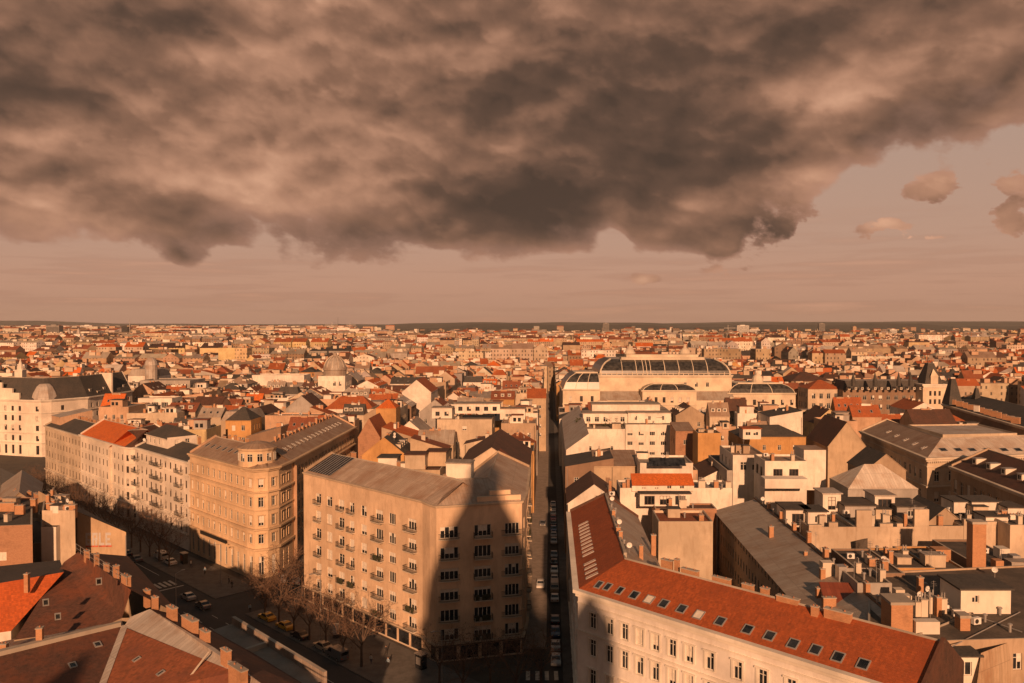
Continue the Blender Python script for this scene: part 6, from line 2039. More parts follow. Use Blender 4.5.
def house(l):
    q, z = l['q'], l['z']
    far = l['d'] > 300
    ax = l['axis']
    qq = q; rot_ax = 0
    if l['mode'] == 'shed':
        qq = shed_q(q, g.choice((0, 1, 3)) if ax == 0 else g.choice((1, 3, 3)))
    elif ax == 1: rot_ax = 1
    rows = [r for r in rows_(z - 20.3, 3.9, 6, 1.9) if r[0] > max(.5, z - 12 if l['d'] > 220 else .5)]
    feats = []
    nch = g.choice((2, 2, 3, 3, 4, 5))
    label = '%s'
    b = block('town_house', label, qq, z, l['wall'], l['roof'], mode=l['mode'], rise=l['rise'], axis=rot_ax, rows=rows, bay=g.choice((2.5, 2.8, 3.2)), ww=1.2, skip=.0 if ax == 0 else .12,
              par=g.uniform(.4, 1.0), wside=(0, 1, 3) if l['d'] < 260 else (0, 1, 3) if ax == 1 else (0,)) if g.random() > .10 or l['d'] < 200 else block('town_house', label, qq, z, l['wall'], l['roof'], mode=l['mode'], rise=l['rise'], axis=rot_ax, par=.6)
    rt = b['rt']
    if not b['wins']: feats.append('blank walls')
    c = l['c']
    zr = z + (l['rise'] * .8 if l['mode'] in ('gable', 'hip') else l['rise'] * .5 if l['mode'] == 'shed' else l['rise'])
    P0, P1, P2, P3 = [Vector(p) for p in qq]
    kinds = []
    for k in range(nch):
        if l['mode'] in ('gable', 'hip', 'mansard', 'shed') and 'r0' in b:
            t = g.uniform(.2, .8); p = Vector(b['r0']).lerp(Vector(b['r1']), t); p = p + (c - p) * g.uniform(0, .25)
            zz = zr - .2
            if l['mode'] == 'shed': p = p.lerp(c, .5); zz = z + l['rise'] * .72
        else:
            p = P0.lerp(P1, g.uniform(.1, .9)).lerp(P3.lerp(P2, g.uniform(.1, .9)), g.uniform(.15, .85)); zz = z
        kd = g.choice((0, 0, 1, 2, 3, 4, 5, 2, 6))
        chimney(b['roof'], (p.x, p.y, zz), kd, R(0) if ax == 0 else R(90 if g.random() < .5 else 0))
    feats.append({1: 'one chimney', 2: 'two chimneys', 3: 'three chimneys', 4: 'four chimneys', 5: 'five chimneys'}[nch])
    if l['mode'] == 'flat':
        n = g.choice((2, 3, 3, 4))
        for k in range(n):
            w_, d_, h_ = g.uniform(2.5, 6), g.uniform(2.5, 5), g.uniform(2.2, 3.4)
            p = P0.lerp(P1, g.uniform(.25, .75)).lerp(P3.lerp(P2, g.uniform(.25, .75)), g.uniform(.25, .8))
            m = MB(); wm = wallm(g.choice(('white', 'cream', 'white', 'peach', 'grey')))
            m.box(p.x, p.y, z - .05, w_, d_, h_, wm, R(-2.7)); m.box(p.x, p.y, z + h_ - .048, w_ + .5, d_ + .5, .2, roofm(g.choice(('dark slate', 'grey metal', 'copper brown', 'brick red'))), R(-2.7))
            if not far or g.random() < .5:
                for j in range(max(1, int(w_ / 1.8))):
                    x0 = p.x - w_ / 2 + .5 + j * 1.7; m.box(x0 + .5, p.y - d_ / 2 - (x0 + .5 - p.x) * .047, z + .7, 1.1, .12, 1.4, M_GLASS, R(-2.7))
            m.build('roof_room', rt)
        feats.append({1: 'one roof room', 2: 'two roof rooms', 3: 'three roof rooms', 4: 'four roof rooms'}[n])
    elif l['mode'] in ('gable', 'hip', 'mansard') and g.random() < .55:
        n = g.choice((2, 3, 4))
        # dormers or roof windows on the slopes the camera can see
        A, B = (P0, P1) if rot_ax == 0 else (P1, P2)
        C_, D_ = (P3, P2) if rot_ax == 0 else (P0, P3)
        if rot_ax == 1 and (c.x > 0): A, B, C_, D_ = P3, P0, P2, P1
        half = (C_ - A).length / 2
        dd = (B - A).normalized(); inn_ = Vector((-dd.y, dd.x))
        if inn_.dot(c - A) < 0: inn_ = -inn_
        r_ = math.atan2(-inn_.x, inn_.y)
        dk = g.random() < .6
        for k in range(n):
            t = (k + .7) / (n + .4)
            p = A.lerp(B, t) + inn_ * half * .3
            if dk: dormer(b['roof'], (p.x, p.y, z + l['rise'] * .3 - .15), r_, g.choice(('a', 'c')))
            else: skylight(b['roof'], Vector((p.x, p.y, z + l['rise'] * .3 + .02)), Vector((-inn_.x * l['rise'], -inn_.y * l['rise'], half)), .9, 1.3)
        feats.append('%s %s' % ({2: 'two', 3: 'three', 4: 'four'}[n], 'dormers' if dk else 'roof windows'))
    if l['d'] < 330:
        for k in range(g.choice((0, 1, 2))):
            p = c + Vector((g.uniform(-3, 3), g.uniform(-3, 3)))
            clutter(b['roof'], g.choice(('aerial', 'dish', 'vent') if l['mode'] != 'flat' else ('ac', 'dish', 'vent', 'aerial')), (p.x, p.y, zr - (.6 if l['mode'] != 'flat' else 0)), g.uniform(-.5, .5))
    if l['d'] < 330:
        A, B = q[0], q[1]; d0 = (B - A).normalized(); n0 = Vector((d0.y, -d0.x))
        for t_ in (.04, .97) if g.random() < .5 else (.96,):
            p = A.lerp(B, t_) + n0 * .1; m = MB(); m.bar((p.x, p.y, 0), (p.x, p.y, z - .2), .07, M_STEEL if g.random() < .5 else M_IRON, 5); m.build('drain_pipe', rt)
        if not b['wins'] and g.random() < .6:
            u0 = g.uniform(.1, .5); p0_, p1_ = A.lerp(B, u0) + n0 * .02, A.lerp(B, u0 + g.uniform(.2, .4)) + n0 * .02; zz0 = z - g.uniform(4, 9)
            m = MB(); m.wall(p0_, p1_, zz0, zz0 + g.uniform(1.5, 3.5), wallm(g.choice(('tan', 'grey', 'brown', 'sand')))); m.build('plaster_patch', rt)
    L0, L1 = (q[1] - q[0]).length, (q[2] - q[1]).length
    size = 'narrow ' if min(L0, L1) < 8.5 else 'broad ' if max(L0, L1) > 20.5 else ''
    tall = 'tall ' if z > 22.8 else 'low ' if z < 19 else ''
    base = '%s%s%s house, %s %s' % (size, tall, l['wall'], l['roof'], MODEN[l['mode']])
    cands = [base + ', ' + where(c), base + ', ' + feats[-1] + ', ' + where(c), base + ', ' + ', '.join(feats[-2:]) + ', ' + where(c)]
    for cand in cands + [base.replace(' house', ' town house') + ', ' + cands[1].split(', ', 2)[-1], ]:
        if len(cand.split()) <= 16 and cand not in seen_labels: break
    else:
        for w_ in ('slightly nearer', 'slightly farther', 'weathered', 'neat', 'stained', 'plain', 'squat', 'compact', 'shabby', 'tidy'):
            cand = w_ + ' ' + base + ', ' + where(c)
            if len(cand.split()) <= 16 and cand not in seen_labels: break
    seen_labels[cand] = 1
    rt['label'] = cand
    rt['group'] = 'town houses filling the city blocks'


for l in ok[:NEAR_N]: house(l)

# roof furniture on the flat roofed key buildings
for b in ALLB:
    q = b['poly']; c = ctr(q); d_ = c.length
    if d_ > 330 or d_ < 60: continue
    for k in range(g.choice((4, 6, 7))):
        p = q[0].lerp(q[1], g.uniform(.06, .94)).lerp(q[3].lerp(q[2], g.uniform(.06, .94)), g.uniform(.1, .9))
        t = g.random()
        if t < .4: chimney(b['roof'], (p.x, p.y, b['z']), g.choice((0, 2, 4, 6, 1)), g.choice((0, R(87))))
        elif t < .8: clutter(b['roof'], g.choice(('ac', 'dish', 'vent', 'aerial', 'vent')), (p.x, p.y, b['z']), g.uniform(-.6, .6))
        else:
            m = MB(); w_, e_, h_ = g.uniform(1.4, 3.2), g.uniform(1.2, 2.6), g.uniform(.9, 2.3)
            m.box(p.x, p.y, b['z'] - .03, w_, e_, h_, wallm(g.choice(('white', 'cream', 'grey', 'tan'))), R(-2.7)); m.box(p.x, p.y, b['z'] + h_ - .028, w_ + .3, e_ + .3, .12, roofm(g.choice(('dark slate', 'grey metal'))), R(-2.7)); m.build('roof_box', b['roof'])

# ------------------------------------------------------------ the rest of the city, seen as one mass
def attr_mat(name, kind):
    m, w, bs = new_mat(name)
    at = w.n('ShaderNodeAttribute', attribute_name='Col').outputs['Color']
    pos = w.n('ShaderNodeNewGeometry').outputs['Position']
    n = w.noise(pos, .15, 4, .6)
    c = w.mix(w.rng(n, .4, .7), at, w.mix(1.0, at, (.72, .66, .6), 'MULTIPLY'))
    if kind == 'wall':
        uv = w.n('ShaderNodeTexCoord').outputs['UV']
        u_, v_, _ = w.sep(uv)
        fu = w.m('FRACT', w.m('DIVIDE', u_, 3.1)); fv = w.m('FRACT', w.m('DIVIDE', v_, 3.8))
        wn = w.m('MULTIPLY', w.m('MULTIPLY', w.m('GREATER_THAN', fu, .33), w.m('LESS_THAN', fu, .68)), w.m('MULTIPLY', w.m('GREATER_THAN', fv, .3), w.m('LESS_THAN', fv, .78)))
        cell = w.n('ShaderNodeTexWhiteNoise', noise_dimensions='3D')
        w.l(w.xyz(w.m('FLOOR', w.m('DIVIDE', u_, 3.1)), w.m('FLOOR', w.m('DIVIDE', v_, 3.8)), 0.0), cell.inputs['Vector'])
        wn = w.m('MULTIPLY', wn, w.m('GREATER_THAN', cell.outputs[0], .25))
        c = w.mix(w.m('MULTIPLY', wn, .85), c, (.045, .04, .035))
    w.l(c, bs.inputs['Base Color'])
    bs.inputs['Roughness'].default_value = .85
    return m


FWALL, FROOF, FBL = attr_mat('far walls', 'wall'), attr_mat('far roofs', 'roof'), attr_mat('far blank walls', 'blank')


def jit(c, s=.15):
    k = 1 + g.uniform(-s * 1.6, s); t = g.uniform(-.05, .05)
    return (c[0] * k, c[1] * k * (1 + t * .6), c[2] * k * (1 - t))


def far_house(mb, q, z, mode, rise, wc, rc, ax, extra=True):
    wc, rc = jit(wc), jit(rc, .2)
    p = q if ax == 0 else q[1:] + q[:1]
    fm = FWALL if g.random() < .86 else FBL
    if mode == 'flat':
        for i in range(4): mb.wall(p[i], p[(i + 1) % 4], 0, z + .6, fm, wc)
        mb.face([(*a, z + .6) for a in p], FROOF, rc)
    elif mode == 'shed':
        for i in (0,): mb.wall(p[0], p[1], 0, z, fm, wc)
        mb.face([(*p[1], 0), (*p[2], 0), (*p[2], z + rise), (*p[1], z)], FBL, wc); mb.wall(p[2], p[3], 0, z + rise, fm, wc); mb.face([(*p[3], 0), (*p[0], 0), (*p[0], z), (*p[3], z + rise)], FBL, wc)
        mb.face([(*p[0], z), (*p[1], z), (*p[2], z + rise), (*p[3], z + rise)], FROOF, rc)
    else:
        for i in range(4): mb.wall(p[i], p[(i + 1) % 4], 0, z, fm, wc)
        m0, m1 = (p[0] + p[3]) / 2, (p[1] + p[2]) / 2
        if mode != 'gable':
            m0, m1 = m0.lerp(m1, .28), m1.lerp(m0, .28)
        mb.face([(*p[0], z), (*p[1], z), (*m1, z + rise), (*m0, z + rise)], FROOF, rc); mb.face([(*p[2], z), (*p[3], z), (*m0, z + rise), (*m1, z + rise)], FROOF, rc)
        t = (FBL, wc) if mode == 'gable' else (FROOF, rc)
        mb.face([(*p[1], z), (*p[2], z), (*m1, z + rise)], *t); mb.face([(*p[3], z), (*p[0], z), (*m0, z + rise)], *t)
    if extra:
        c = sum(p, Vector((0, 0))) / 4
        for k in range(g.choice((2, 3, 4, 5))):
            a = c + Vector((g.uniform(-.3, .3) * (p[1] - p[0]).length, g.uniform(-.25, .25) * (p[3] - p[0]).length))
            w_, d_, h_ = (g.uniform(.8, 2.4), .8, 2.0) if g.random() < .6 else (g.uniform(2.5, 6), g.uniform(2.5, 5), 3)
            cc = (.40, .18, .09) if w_ < 2.4 else g.choice((WALLC['white'], WALLC['cream'], WALLC['peach']))
            zz = z + (rise * .45 if mode != 'flat' else 0)
            pp = [Vector((a.x - w_ / 2, a.y - d_ / 2)), Vector((a.x + w_ / 2, a.y - d_ / 2)), Vector((a.x + w_ / 2, a.y + d_ / 2)), Vector((a.x - w_ / 2, a.y + d_ / 2))]
            for i in range(4): mb.wall(pp[i], pp[(i + 1) % 4], zz, zz + h_, FBL, cc)
            mb.face([(*b, zz + h_) for b in pp], FROOF, (.25, .2, .17))


fm_ = MB()
RC = {k: v[1] for k, v in ROOFC.items()}
for l in ok[NEAR_N:]:
    far_house(fm_, l['q'], l['z'], l['mode'], l['rise'], WALLC[l['wall']], RC[l['roof']], l['axis'])
FARW = ['cream', 'cream', 'white', 'white', 'peach', 'sand', 'sand', 'pale yellow', 'tan', 'tan', 'grey', 'brown', 'cream']
FARR = ['rust red', 'brick red', 'brick red', 'bright orange', 'dark brown', 'dark brown', 'dark brown', 'grey metal', 'copper brown', 'copper brown', 'dark slate', 'pale metal', 'light gravel', 'rust red', 'grey metal', 'rust red']
trees_far = []
last = None
D = 690.0
while D < 5600:
    step = 12 + D * .0058
    hw = D * .69 + 20
    x = -hw + g.uniform(0, 10)
    rowrot = g.choice((2.7, 2.7, -4, 8, -12, 20)) if D > 900 else 2.7
    while x < hw:
        w = g.uniform(8, 21) * (1 + D / 5000)
        
        px_ = 512 + F * x / D
        forest = .0 if D < 2300 else min(.98, .25 + (D - 2300) / 900) if px_ > 350 else .25 if D > 4000 else .05
        if g.random() < forest or g.random() < .07:
            trees_far.append((x + w / 2, D + g.uniform(-5, 5), w)); x += w; continue
        z = g.uniform(15, 24) if g.random() < .9 else g.uniform(24, 36)
        if D > 2700 and px_ < 400 and g.random() < .45: z = g.uniform(28, 42); w *= 1.5
        if g.random() < .5 or last is None:
            r = g.random()
            mode = 'gable' if r < .45 else 'hip' if r < .6 else 'shed' if r < .7 else 'flat'
            wk = g.choice(FARW); rk = g.choice(FARR)
            if mode == 'flat': rk = g.choice(('light gravel', 'black felt', 'grey metal', 'copper brown', 'pale metal'))
            last = (mode, wk, rk, z)
        else: mode, wk, rk, z = last; mode = 'gable' if mode == 'hip' else mode
        if D > 2300 and px_ < 420: wk = g.choice(('white', 'cream', 'peach', 'white'))
        c = Vector((x + w / 2, D + g.uniform(-.25, .25) * step)); a = R(-rowrot + g.gauss(0, 2)); ca, sa = math.cos(a), math.sin(a)
        hd = min(11, step * .42) if g.random() < .75 else step * .62
        q = [c + Vector((ca * u_ - sa * v_, sa * u_ + ca * v_)) for u_, v_ in ((-w / 2, -hd), (w / 2, -hd), (w / 2, hd), (-w / 2, hd))]
        if w < 18 and mode in ('gable', 'shed') and g.random() < .35: ax = 1
        else: ax = 0
        if free(q) or D > 760:
            far_house(fm_, q, z, mode, g.uniform(3, 5.5), WALLC[wk], RC[rk], ax, D < 2400)
        x += w + (0 if g.random() < .8 else g.uniform(4, 14))
    D += step
for k in range(240):
    D_ = g.uniform(2700, 4600); pxx = g.choice((g.uniform(120, 345), g.uniform(120, 345), g.uniform(120, 345), g.uniform(0, 120), g.uniform(345, 1000)))
    if pxx > 345 and g.random() < .72: continue
    x = (pxx - 512) / F * D_; w = g.uniform(14, 46); z = g.uniform(36, 48) if pxx < 345 else g.uniform(20, 30)
    far_house(fm_, [Vector((x, D_)), Vector((x + w, D_)), Vector((x + w, D_ + 14)), Vector((x, D_ + 14))], z, 'flat', 0, g.choice((WALLC['white'], WALLC['white'], WALLC['cream'], WALLC['peach'])), RC['light gravel'], 0, False)
far = fm_.build('far_city', None, 'stuff', origin=Vector((0, 900, 0)))
far['label'] = 'far off roofs and walls of the city merging towards the horizon'
far['category'] = 'city'
print('far faces', len(fm_.f))

# ------------------------------------------------------------ far woods and hills
def wood_mat():
    m, w, bs = new_mat('far woods')
    pos = w.n('ShaderNodeNewGeometry').outputs['Position']
    n = w.noise(pos, .006, 6, .65)
    w.l(w.mix(w.rng(n, .4, .65), (.022, .026, .018), (.05, .042, .026)), bs.inputs['Base Color'])
    bs.inputs['Roughness'].default_value = 1
    return m


WM = wood_mat()
mb = MB()
for x, y, w in trees_far:
    k = 7; h = g.uniform(9, 16); rr = w * .55
    ring = [(x + rr * math.cos(2 * math.pi * i / k) * g.uniform(.7, 1.1), y + rr * .7 * math.sin(2 * math.pi * i / k), h * g.uniform(.45, .75)) for i in range(k)]
    top = (x + g.uniform(-2, 2), y, h)
    for i in range(k):
        a, b = ring[i], ring[(i + 1) % k]
        mb.face([a, b, top], WM); mb.face([(a[0], a[1], 0), (b[0], b[1], 0), b, a], WM)
o = mb.build('far_woods', None, 'stuff', origin=Vector((0, 3000, 0))); o['label'] = 'dark clumps of trees among the far roofs'; o['category'] = 'woods'
# hill ranges (terrain): long low ridges beyond the town
def hnoise(x, s, ph): return (math.sin(x / s + ph) + .6 * math.sin(x / (s * .41) + ph * 2.3) + .35 * math.sin(x / (s * .17) + ph * 5.1)) / 1.95


def ridge(name, y0, prof, mat, thick=1400):
    mb = MB(); pts = []
    n = 160
    xs = [-y0 * .95 + 1.9 * y0 * i / n for i in range(n + 1)]
    for i in range(n):
        xa, xb = xs[i], xs[i + 1]
        ha, hb = prof(xa), prof(xb)
        ya = y0 + 120 * hnoise(xa, 900, 3); yb = y0 + 120 * hnoise(xb, 900, 3)
        mb.face([(xa, ya - thick * .5, -5), (xb, yb - thick * .5, -5), (xb, yb, hb), (xa, ya, ha)], mat)
        mb.face([(xa, ya, ha), (xb, yb, hb), (xb, yb + thick * .5, -5), (xa, ya + thick * .5, -5)], mat)
    return mb.build(name, None, 'structure', origin=Vector((0, y0, 0)))


sm = lambda t: max(0, min(1, t)) ** 2 * (3 - 2 * max(0, min(1, t)))
ridge('hills', 6400, lambda x: 8 + 34 * sm((x + 1500) / 1500) + 20 * hnoise(x, 420, 1.1) * sm((x + 1800) / 1500), WM, 2200)
ridge('hills', 8600, lambda x: 25 + 38 * sm((x + 2200) / 2200) + 16 * hnoise(x, 800, 2.0), WM, 2400)
ridge('hills', 11500, lambda x: 45 + 48 * sm((-5600 - x) / 1300) + 38 * sm((x - 1500) / 2500) + 9 * hnoise(x, 1100, .4), WM, 3000)

# ------------------------------------------------------------ far landmarks
def slab_tower(name, label, px0, px1, pyt, D, wall, roof='light gravel', pitch=3.2, dep=None, win=True):
    x0, x1 = (px0 - 512) / F * D, (px1 - 512) / F * D
    z = HC + (323 - pyt) / F * D
    dep = dep or (x1 - x0) * .6
    rt = root(name, ((x0 + x1) / 2, D + dep / 2, 0), label, 'building')
    mb = MB(); mb.prism([(x0, D), (x1, D), (x1, D + dep), (x0, D + dep)], 0, z, wall, roofm(roof)); mb.box((x0 + x1) / 2, D + dep / 2, z + .01, (x1 - x0) * .4, dep * .5, 3, wall); mb.build('wall', rt)
    if win:
        b = MB(); k = int((z - 12) / pitch)
        for i in range(k):
            zz = 12 + i * pitch
            b.strip((x0 + 1, D), (x1 - 1, D), .08, zz, zz + pitch * .45, M_GLASS)
        b.build('window_band', rt)
    return rt, z


TWH, TGR, TBR = plaster('tower white', (.72, .68, .62), .2), plaster('tower grey', (.25, .23, .21), .3), plaster('tower brown', (.38, .24, .15), .3)
slab_tower('office_tower', 'dark grey office tower with glass bands standing alone over the far roofs', 46, 59, 325.5, 2300, TGR)
slab_tower('brown_tower_block', 'narrow brown tower block beside the dark grey office tower', 34, 41, 329.5, 2000, TBR)
t_, z_ = slab_tower('dark_tower', 'dark tower with a thin mast on the left horizon', 121.5, 127.5, 326.5, 2700, M_IRON)
mb = MB(); x_ = (129 - 512) / F * 2700; mb.bar((x_, 2705, 0), (x_, 2705, z_ + 24), 1.0, M_STEEL, 5); mb.build('mast', t_)
slab_tower('pale_step_block', 'broad pale block with stepped top on the left horizon', 80, 92, 325.5, 3400, TWH)
slab_tower('pale_step_block', 'slim white tower on the horizon above the great hall', 603, 609, 323.5, 3600, TGR)
slab_tower('white_hospital_block', 'bright white block with a lower wing on the wooded horizon right of the hall', 737, 749, 325.5, 3700, TWH)
slab_tower('white_hospital_wing', 'low white wing beside the bright white block on the horizon', 749.5, 760, 329.5, 3700, TWH)
slab_tower('far_white_block', 'long low white block in the dark woods over the glass roofed hall', 665, 682, 330, 3500, TWH)
slab_tower('far_brown_block', 'brown paired block standing in the horizon woods', 621, 631, 329, 3500, TBR)
slab_tower('far_grey_tower', 'small grey tower before the hills at the right of the far church spire', 819, 825, 323.5, 3900, TGR)
slab_tower('far_cream_block', 'cream cube-like block at the edge of the wooded plain', 890, 897, 329.5, 3300, TWH)
for x0, lab in ((66, 'first of two pale peaked towers near the dark grey office tower'), (75.5, 'second pale peaked tower, the one nearer the dark mast tower')):
    rt, z = slab_tower('twin_tower', lab, x0, x0 + 4.5, 334, 1800, TWH, win=False)
    mb = MB(); cx = (x0 + 2.25 - 512) / F * 1800; mb.lathe(cx, 1803, [(5, z), (3, z + 8), (.001, z + 14)], roofm('pale metal'), 8); mb.build('roof', rt)
# brown factory-like row far left
for i, (a, b) in enumerate(((10, 24), (26, 48), (50, 62), (68, 78), (83, 96))):
    slab_tower('brick_slab', ['first and westmost dark brick slab', 'long second dark brick slab', 'third dark brick slab', 'short fourth brick slab', 'fifth and last brick slab, the reddest'][i] + ' in the straight row before the peaked towers', a, b, 346, 1150, M_BRICK2 if i > 2 else plaster('plaster brown', WALLC['brown'], .75), pitch=3.6, dep=14)
# church spires
for px_, py_, D_, lab in ((788, 327, 1700, 'far church with a tall orange pointed spire'), (800, 331, 1900, 'thin grey church spire beside the orange spire'), (765, 333, 1500, 'small church tower with short spire between white block and orange spire')):
    x = (px_ - 512) / F * D_; zt = HC + (323 - py_) / F * D_
    rt = root('church', (x, D_, 0), lab, 'church'); w_ = 7.5
    st_ = TBR if px_ == 788 else TGR
    mb = MB(); mb.prism([(x - w_ / 2, D_), (x + w_ / 2, D_), (x + w_ / 2, D_ + w_), (x - w_ / 2, D_ + w_)], 0, zt * .62, st_); mb.build('tower', rt)
    mb = MB(); mb.lathe(x, D_ + w_ / 2, [(w_ * .55, zt * .62), (w_ * .2, zt * .85), (.001, zt + 2)], plaster('spire', (.42, .22, .12), .2), 8); mb.build('spire', rt)
    mb = MB(); q = [Vector((x - 7, D_ + w_)), Vector((x + 7, D_ + w_)), Vector((x + 7, D_ + 40)), Vector((x - 7, D_ + 40))]
    mb.prism(q, 0, 18, st_); mb.face([(x - 7, D_ + w_, 18), (x, D_ + w_, 27), (x, D_ + 40, 27), (x - 7, D_ + 40, 18)], roofm('rust red')); mb.face([(x + 7, D_ + w_, 18), (x + 7, D_ + 40, 18), (x, D_ + 40, 27), (x, D_ + w_, 27)], roofm('rust red')); mb.face([(x - 7, D_ + w_, 18), (x + 7, D_ + w_, 18), (x, D_ + w_, 27)], st_)
    mb.build('nave', rt)
# construction cranes on the horizon
for px_, arm, lab in ((332, (-7, 14), 'pale tower crane with a long jib on the horizon'), (350, (-12, 6), 'second tower crane whose jib meets the first crane'), (728, (-4, 8), 'small tower crane near the bright white block')):
    Dc = 3000; x = (px_ - 512) / F * Dc; z = HC + (323 - (325 if px_ < 700 else 328)) / F * Dc
    rt = root('tower_crane', (x, Dc, 0), lab, 'crane')
    mb = MB(); mb.bar((x, Dc, 0), (x, Dc, z), 1.1, M_STEEL, 4); mb.build('mast', rt)
    mb = MB(); mb.bar((x + arm[0] * Dc / F, Dc, z), (x + arm[1] * Dc / F, Dc, z), .9, M_STEEL, 4); mb.bar((x, Dc, z + 12), (x + arm[1] * Dc / F * .8, Dc, z), .3, M_STEEL, 3); mb.bar((x, Dc, z), (x, Dc, z + 12), .8, M_STEEL, 4); mb.build('jib', rt)
x = (338 - 512) / F * 4000
rt = root('radio_mast', (x, 4000, 0), 'thin radio mast rising above the two cranes on the horizon', 'mast'); mb = MB(); mb.bar((x, 4000, 0), (x, 4000, HC + 6 / F * 4000), 1.6, M_IRON, 4, .5); mb.build('pole', rt)

# ============================================================ THINGS ON THE STREETS
# ---- bare trees: trunk and a crown of fine twigs
BARK = patchy('bark', (.10, .07, .05), (.16, .10, .07), 1.5)
TWIG = patchy('twig', (.13, .08, .055), (.20, .115, .07), .8)


def tree_meshes(seed, h=11.0):
    t = random.Random(seed)
    tr, cr = MB(), MB()

    def grow(p, d, L, r, lev):
        seg = 3 if lev < 2 else 2
        q = p
        for s in range(seg):
            d = (d + Vector((t.gauss(0, .12), t.gauss(0, .12), t.gauss(.03, .06)))).normalized()
            n_ = q + d * L / seg
            (tr if lev < 2 else cr).bar(q, n_, r * (1 - .25 * s / seg), BARK if lev < 2 else TWIG, 5 if lev < 2 else 3, r * (1 - .25 * (s + 1) / seg))
            q = n_
            if lev >= 1 and lev < 4:
                for k in range(2 if lev < 3 else (2 if t.random() < .5 else 1)):
                    a = t.uniform(0, 6.28); o = d.orthogonal().normalized(); o.rotate(Matrix.Rotation(a, 3, d))
                    grow(q, (d * .75 + o * t.uniform(.5, .9)).normalized(), L * t.uniform(.42, .62), r * .45, lev + 1)
        if lev == 4:
            for k in range(3):
                e = q + Vector((t.gauss(0, .22), t.gauss(0, .22), t.gauss(-.03, .2)))
                w_ = Vector((t.gauss(0, .028), t.gauss(0, .028), t.gauss(0, .028)))
                cr.face([q, e + w_, e - w_], TWIG)
    tr.bar((0, 0, 0), (0, 0, h * .3), .24, BARK, 7, .16)
    n = 5
    for k in range(n):
        a = k * 6.283 / n + t.uniform(-.3, .3)
        grow(Vector((0, 0, h * (.24 + .07 * (k % 2)))), Vector((math.cos(a) * .55, math.sin(a) * .55, 1)).normalized(), h * .42, .10, 1)
    return mesh_of(tr, 'trunk'), mesh_of(cr, 'crown')


TREES = [tree_meshes(s, h) for s, h in ((3, 11), (8, 12.5), (15, 9.5))]
tree_no = 0


def tree(p, k, label, sc_=1.0):
    rt = root('bare_tree', Vector((p[0], p[1], .1)), label, 'tree', 'bare trees along the avenue and streets')
    a = rnd.uniform(0, 6.28)
    for me, nm in zip(TREES[k], ('trunk', 'crown')): inst(me, nm, rt, wl(rt), a, (sc_, sc_, sc_))


tspots = []
fr = ['pale stone apartment house', 'beige palace', 'white avenue house', 'orange roofed house', 'cream avenue house']
ordn = ['first', 'second', 'third', 'fourth', 'fifth', 'sixth', 'seventh', 'eighth', 'ninth', 'tenth', 'eleventh', 'twelfth']
for i in range(7): tspots.append((on_av(-1 + i * 5.6, 6.6), 'bare tree in front of the balconied apartment facade, %s from the side street' % ordn[i]))
for i in range(5): tspots.append((Vector((-12 + i * 4.2, 131 - (i % 2) * 5)), 'bare tree before the dome-shaded front facade, %s from the blank corner' % ordn[i]))
for i in range(3): tspots.append((Vector((-52 + i * 2.6, 168 + i * 6 - (i == 2) * 3)), 'bare reddish tree at the side street mouth, %s from the avenue' % ordn[i]))
for i in range(5): tspots.append((on_av(-49 - i * 6, 6.0), 'bare tree before the white avenue house, %s counting from the beige palace' % ordn[i]))
for i in range(6): tspots.append((on_av(-84 - i * 6.5, 6.0), 'bare tree before the orange roofed house, %s from the white house' % ordn[i]))
for i in range(5): tspots.append((on_av(-126 - i * 8, 6.0), 'bare tree before the cream avenue house, %s from the orange roofed house' % ordn[i]))
for i in range(4): tspots.append((on_av(-60 - i * 11, 33), 'bare tree on the near side of the avenue, %s up from the graffiti house' % ordn[i]))
for i, (p, lab) in enumerate(tspots): tree(p, i % 3, lab, rnd.uniform(.85, 1.15))

# ---- cars
CARP = {'white': (.62, .60, .56), 'yellow': (.62, .33, .02), 'black': (.02, .02, .022), 'silver': (.36, .36, .36), 'grey': (.14, .14, .145), 'red': (.32, .03, .02), 'blue': (.04, .07, .16), 'beige': (.42, .34, .25)}
RUB = plain('tyre rubber', (.02, .02, .02), .9)


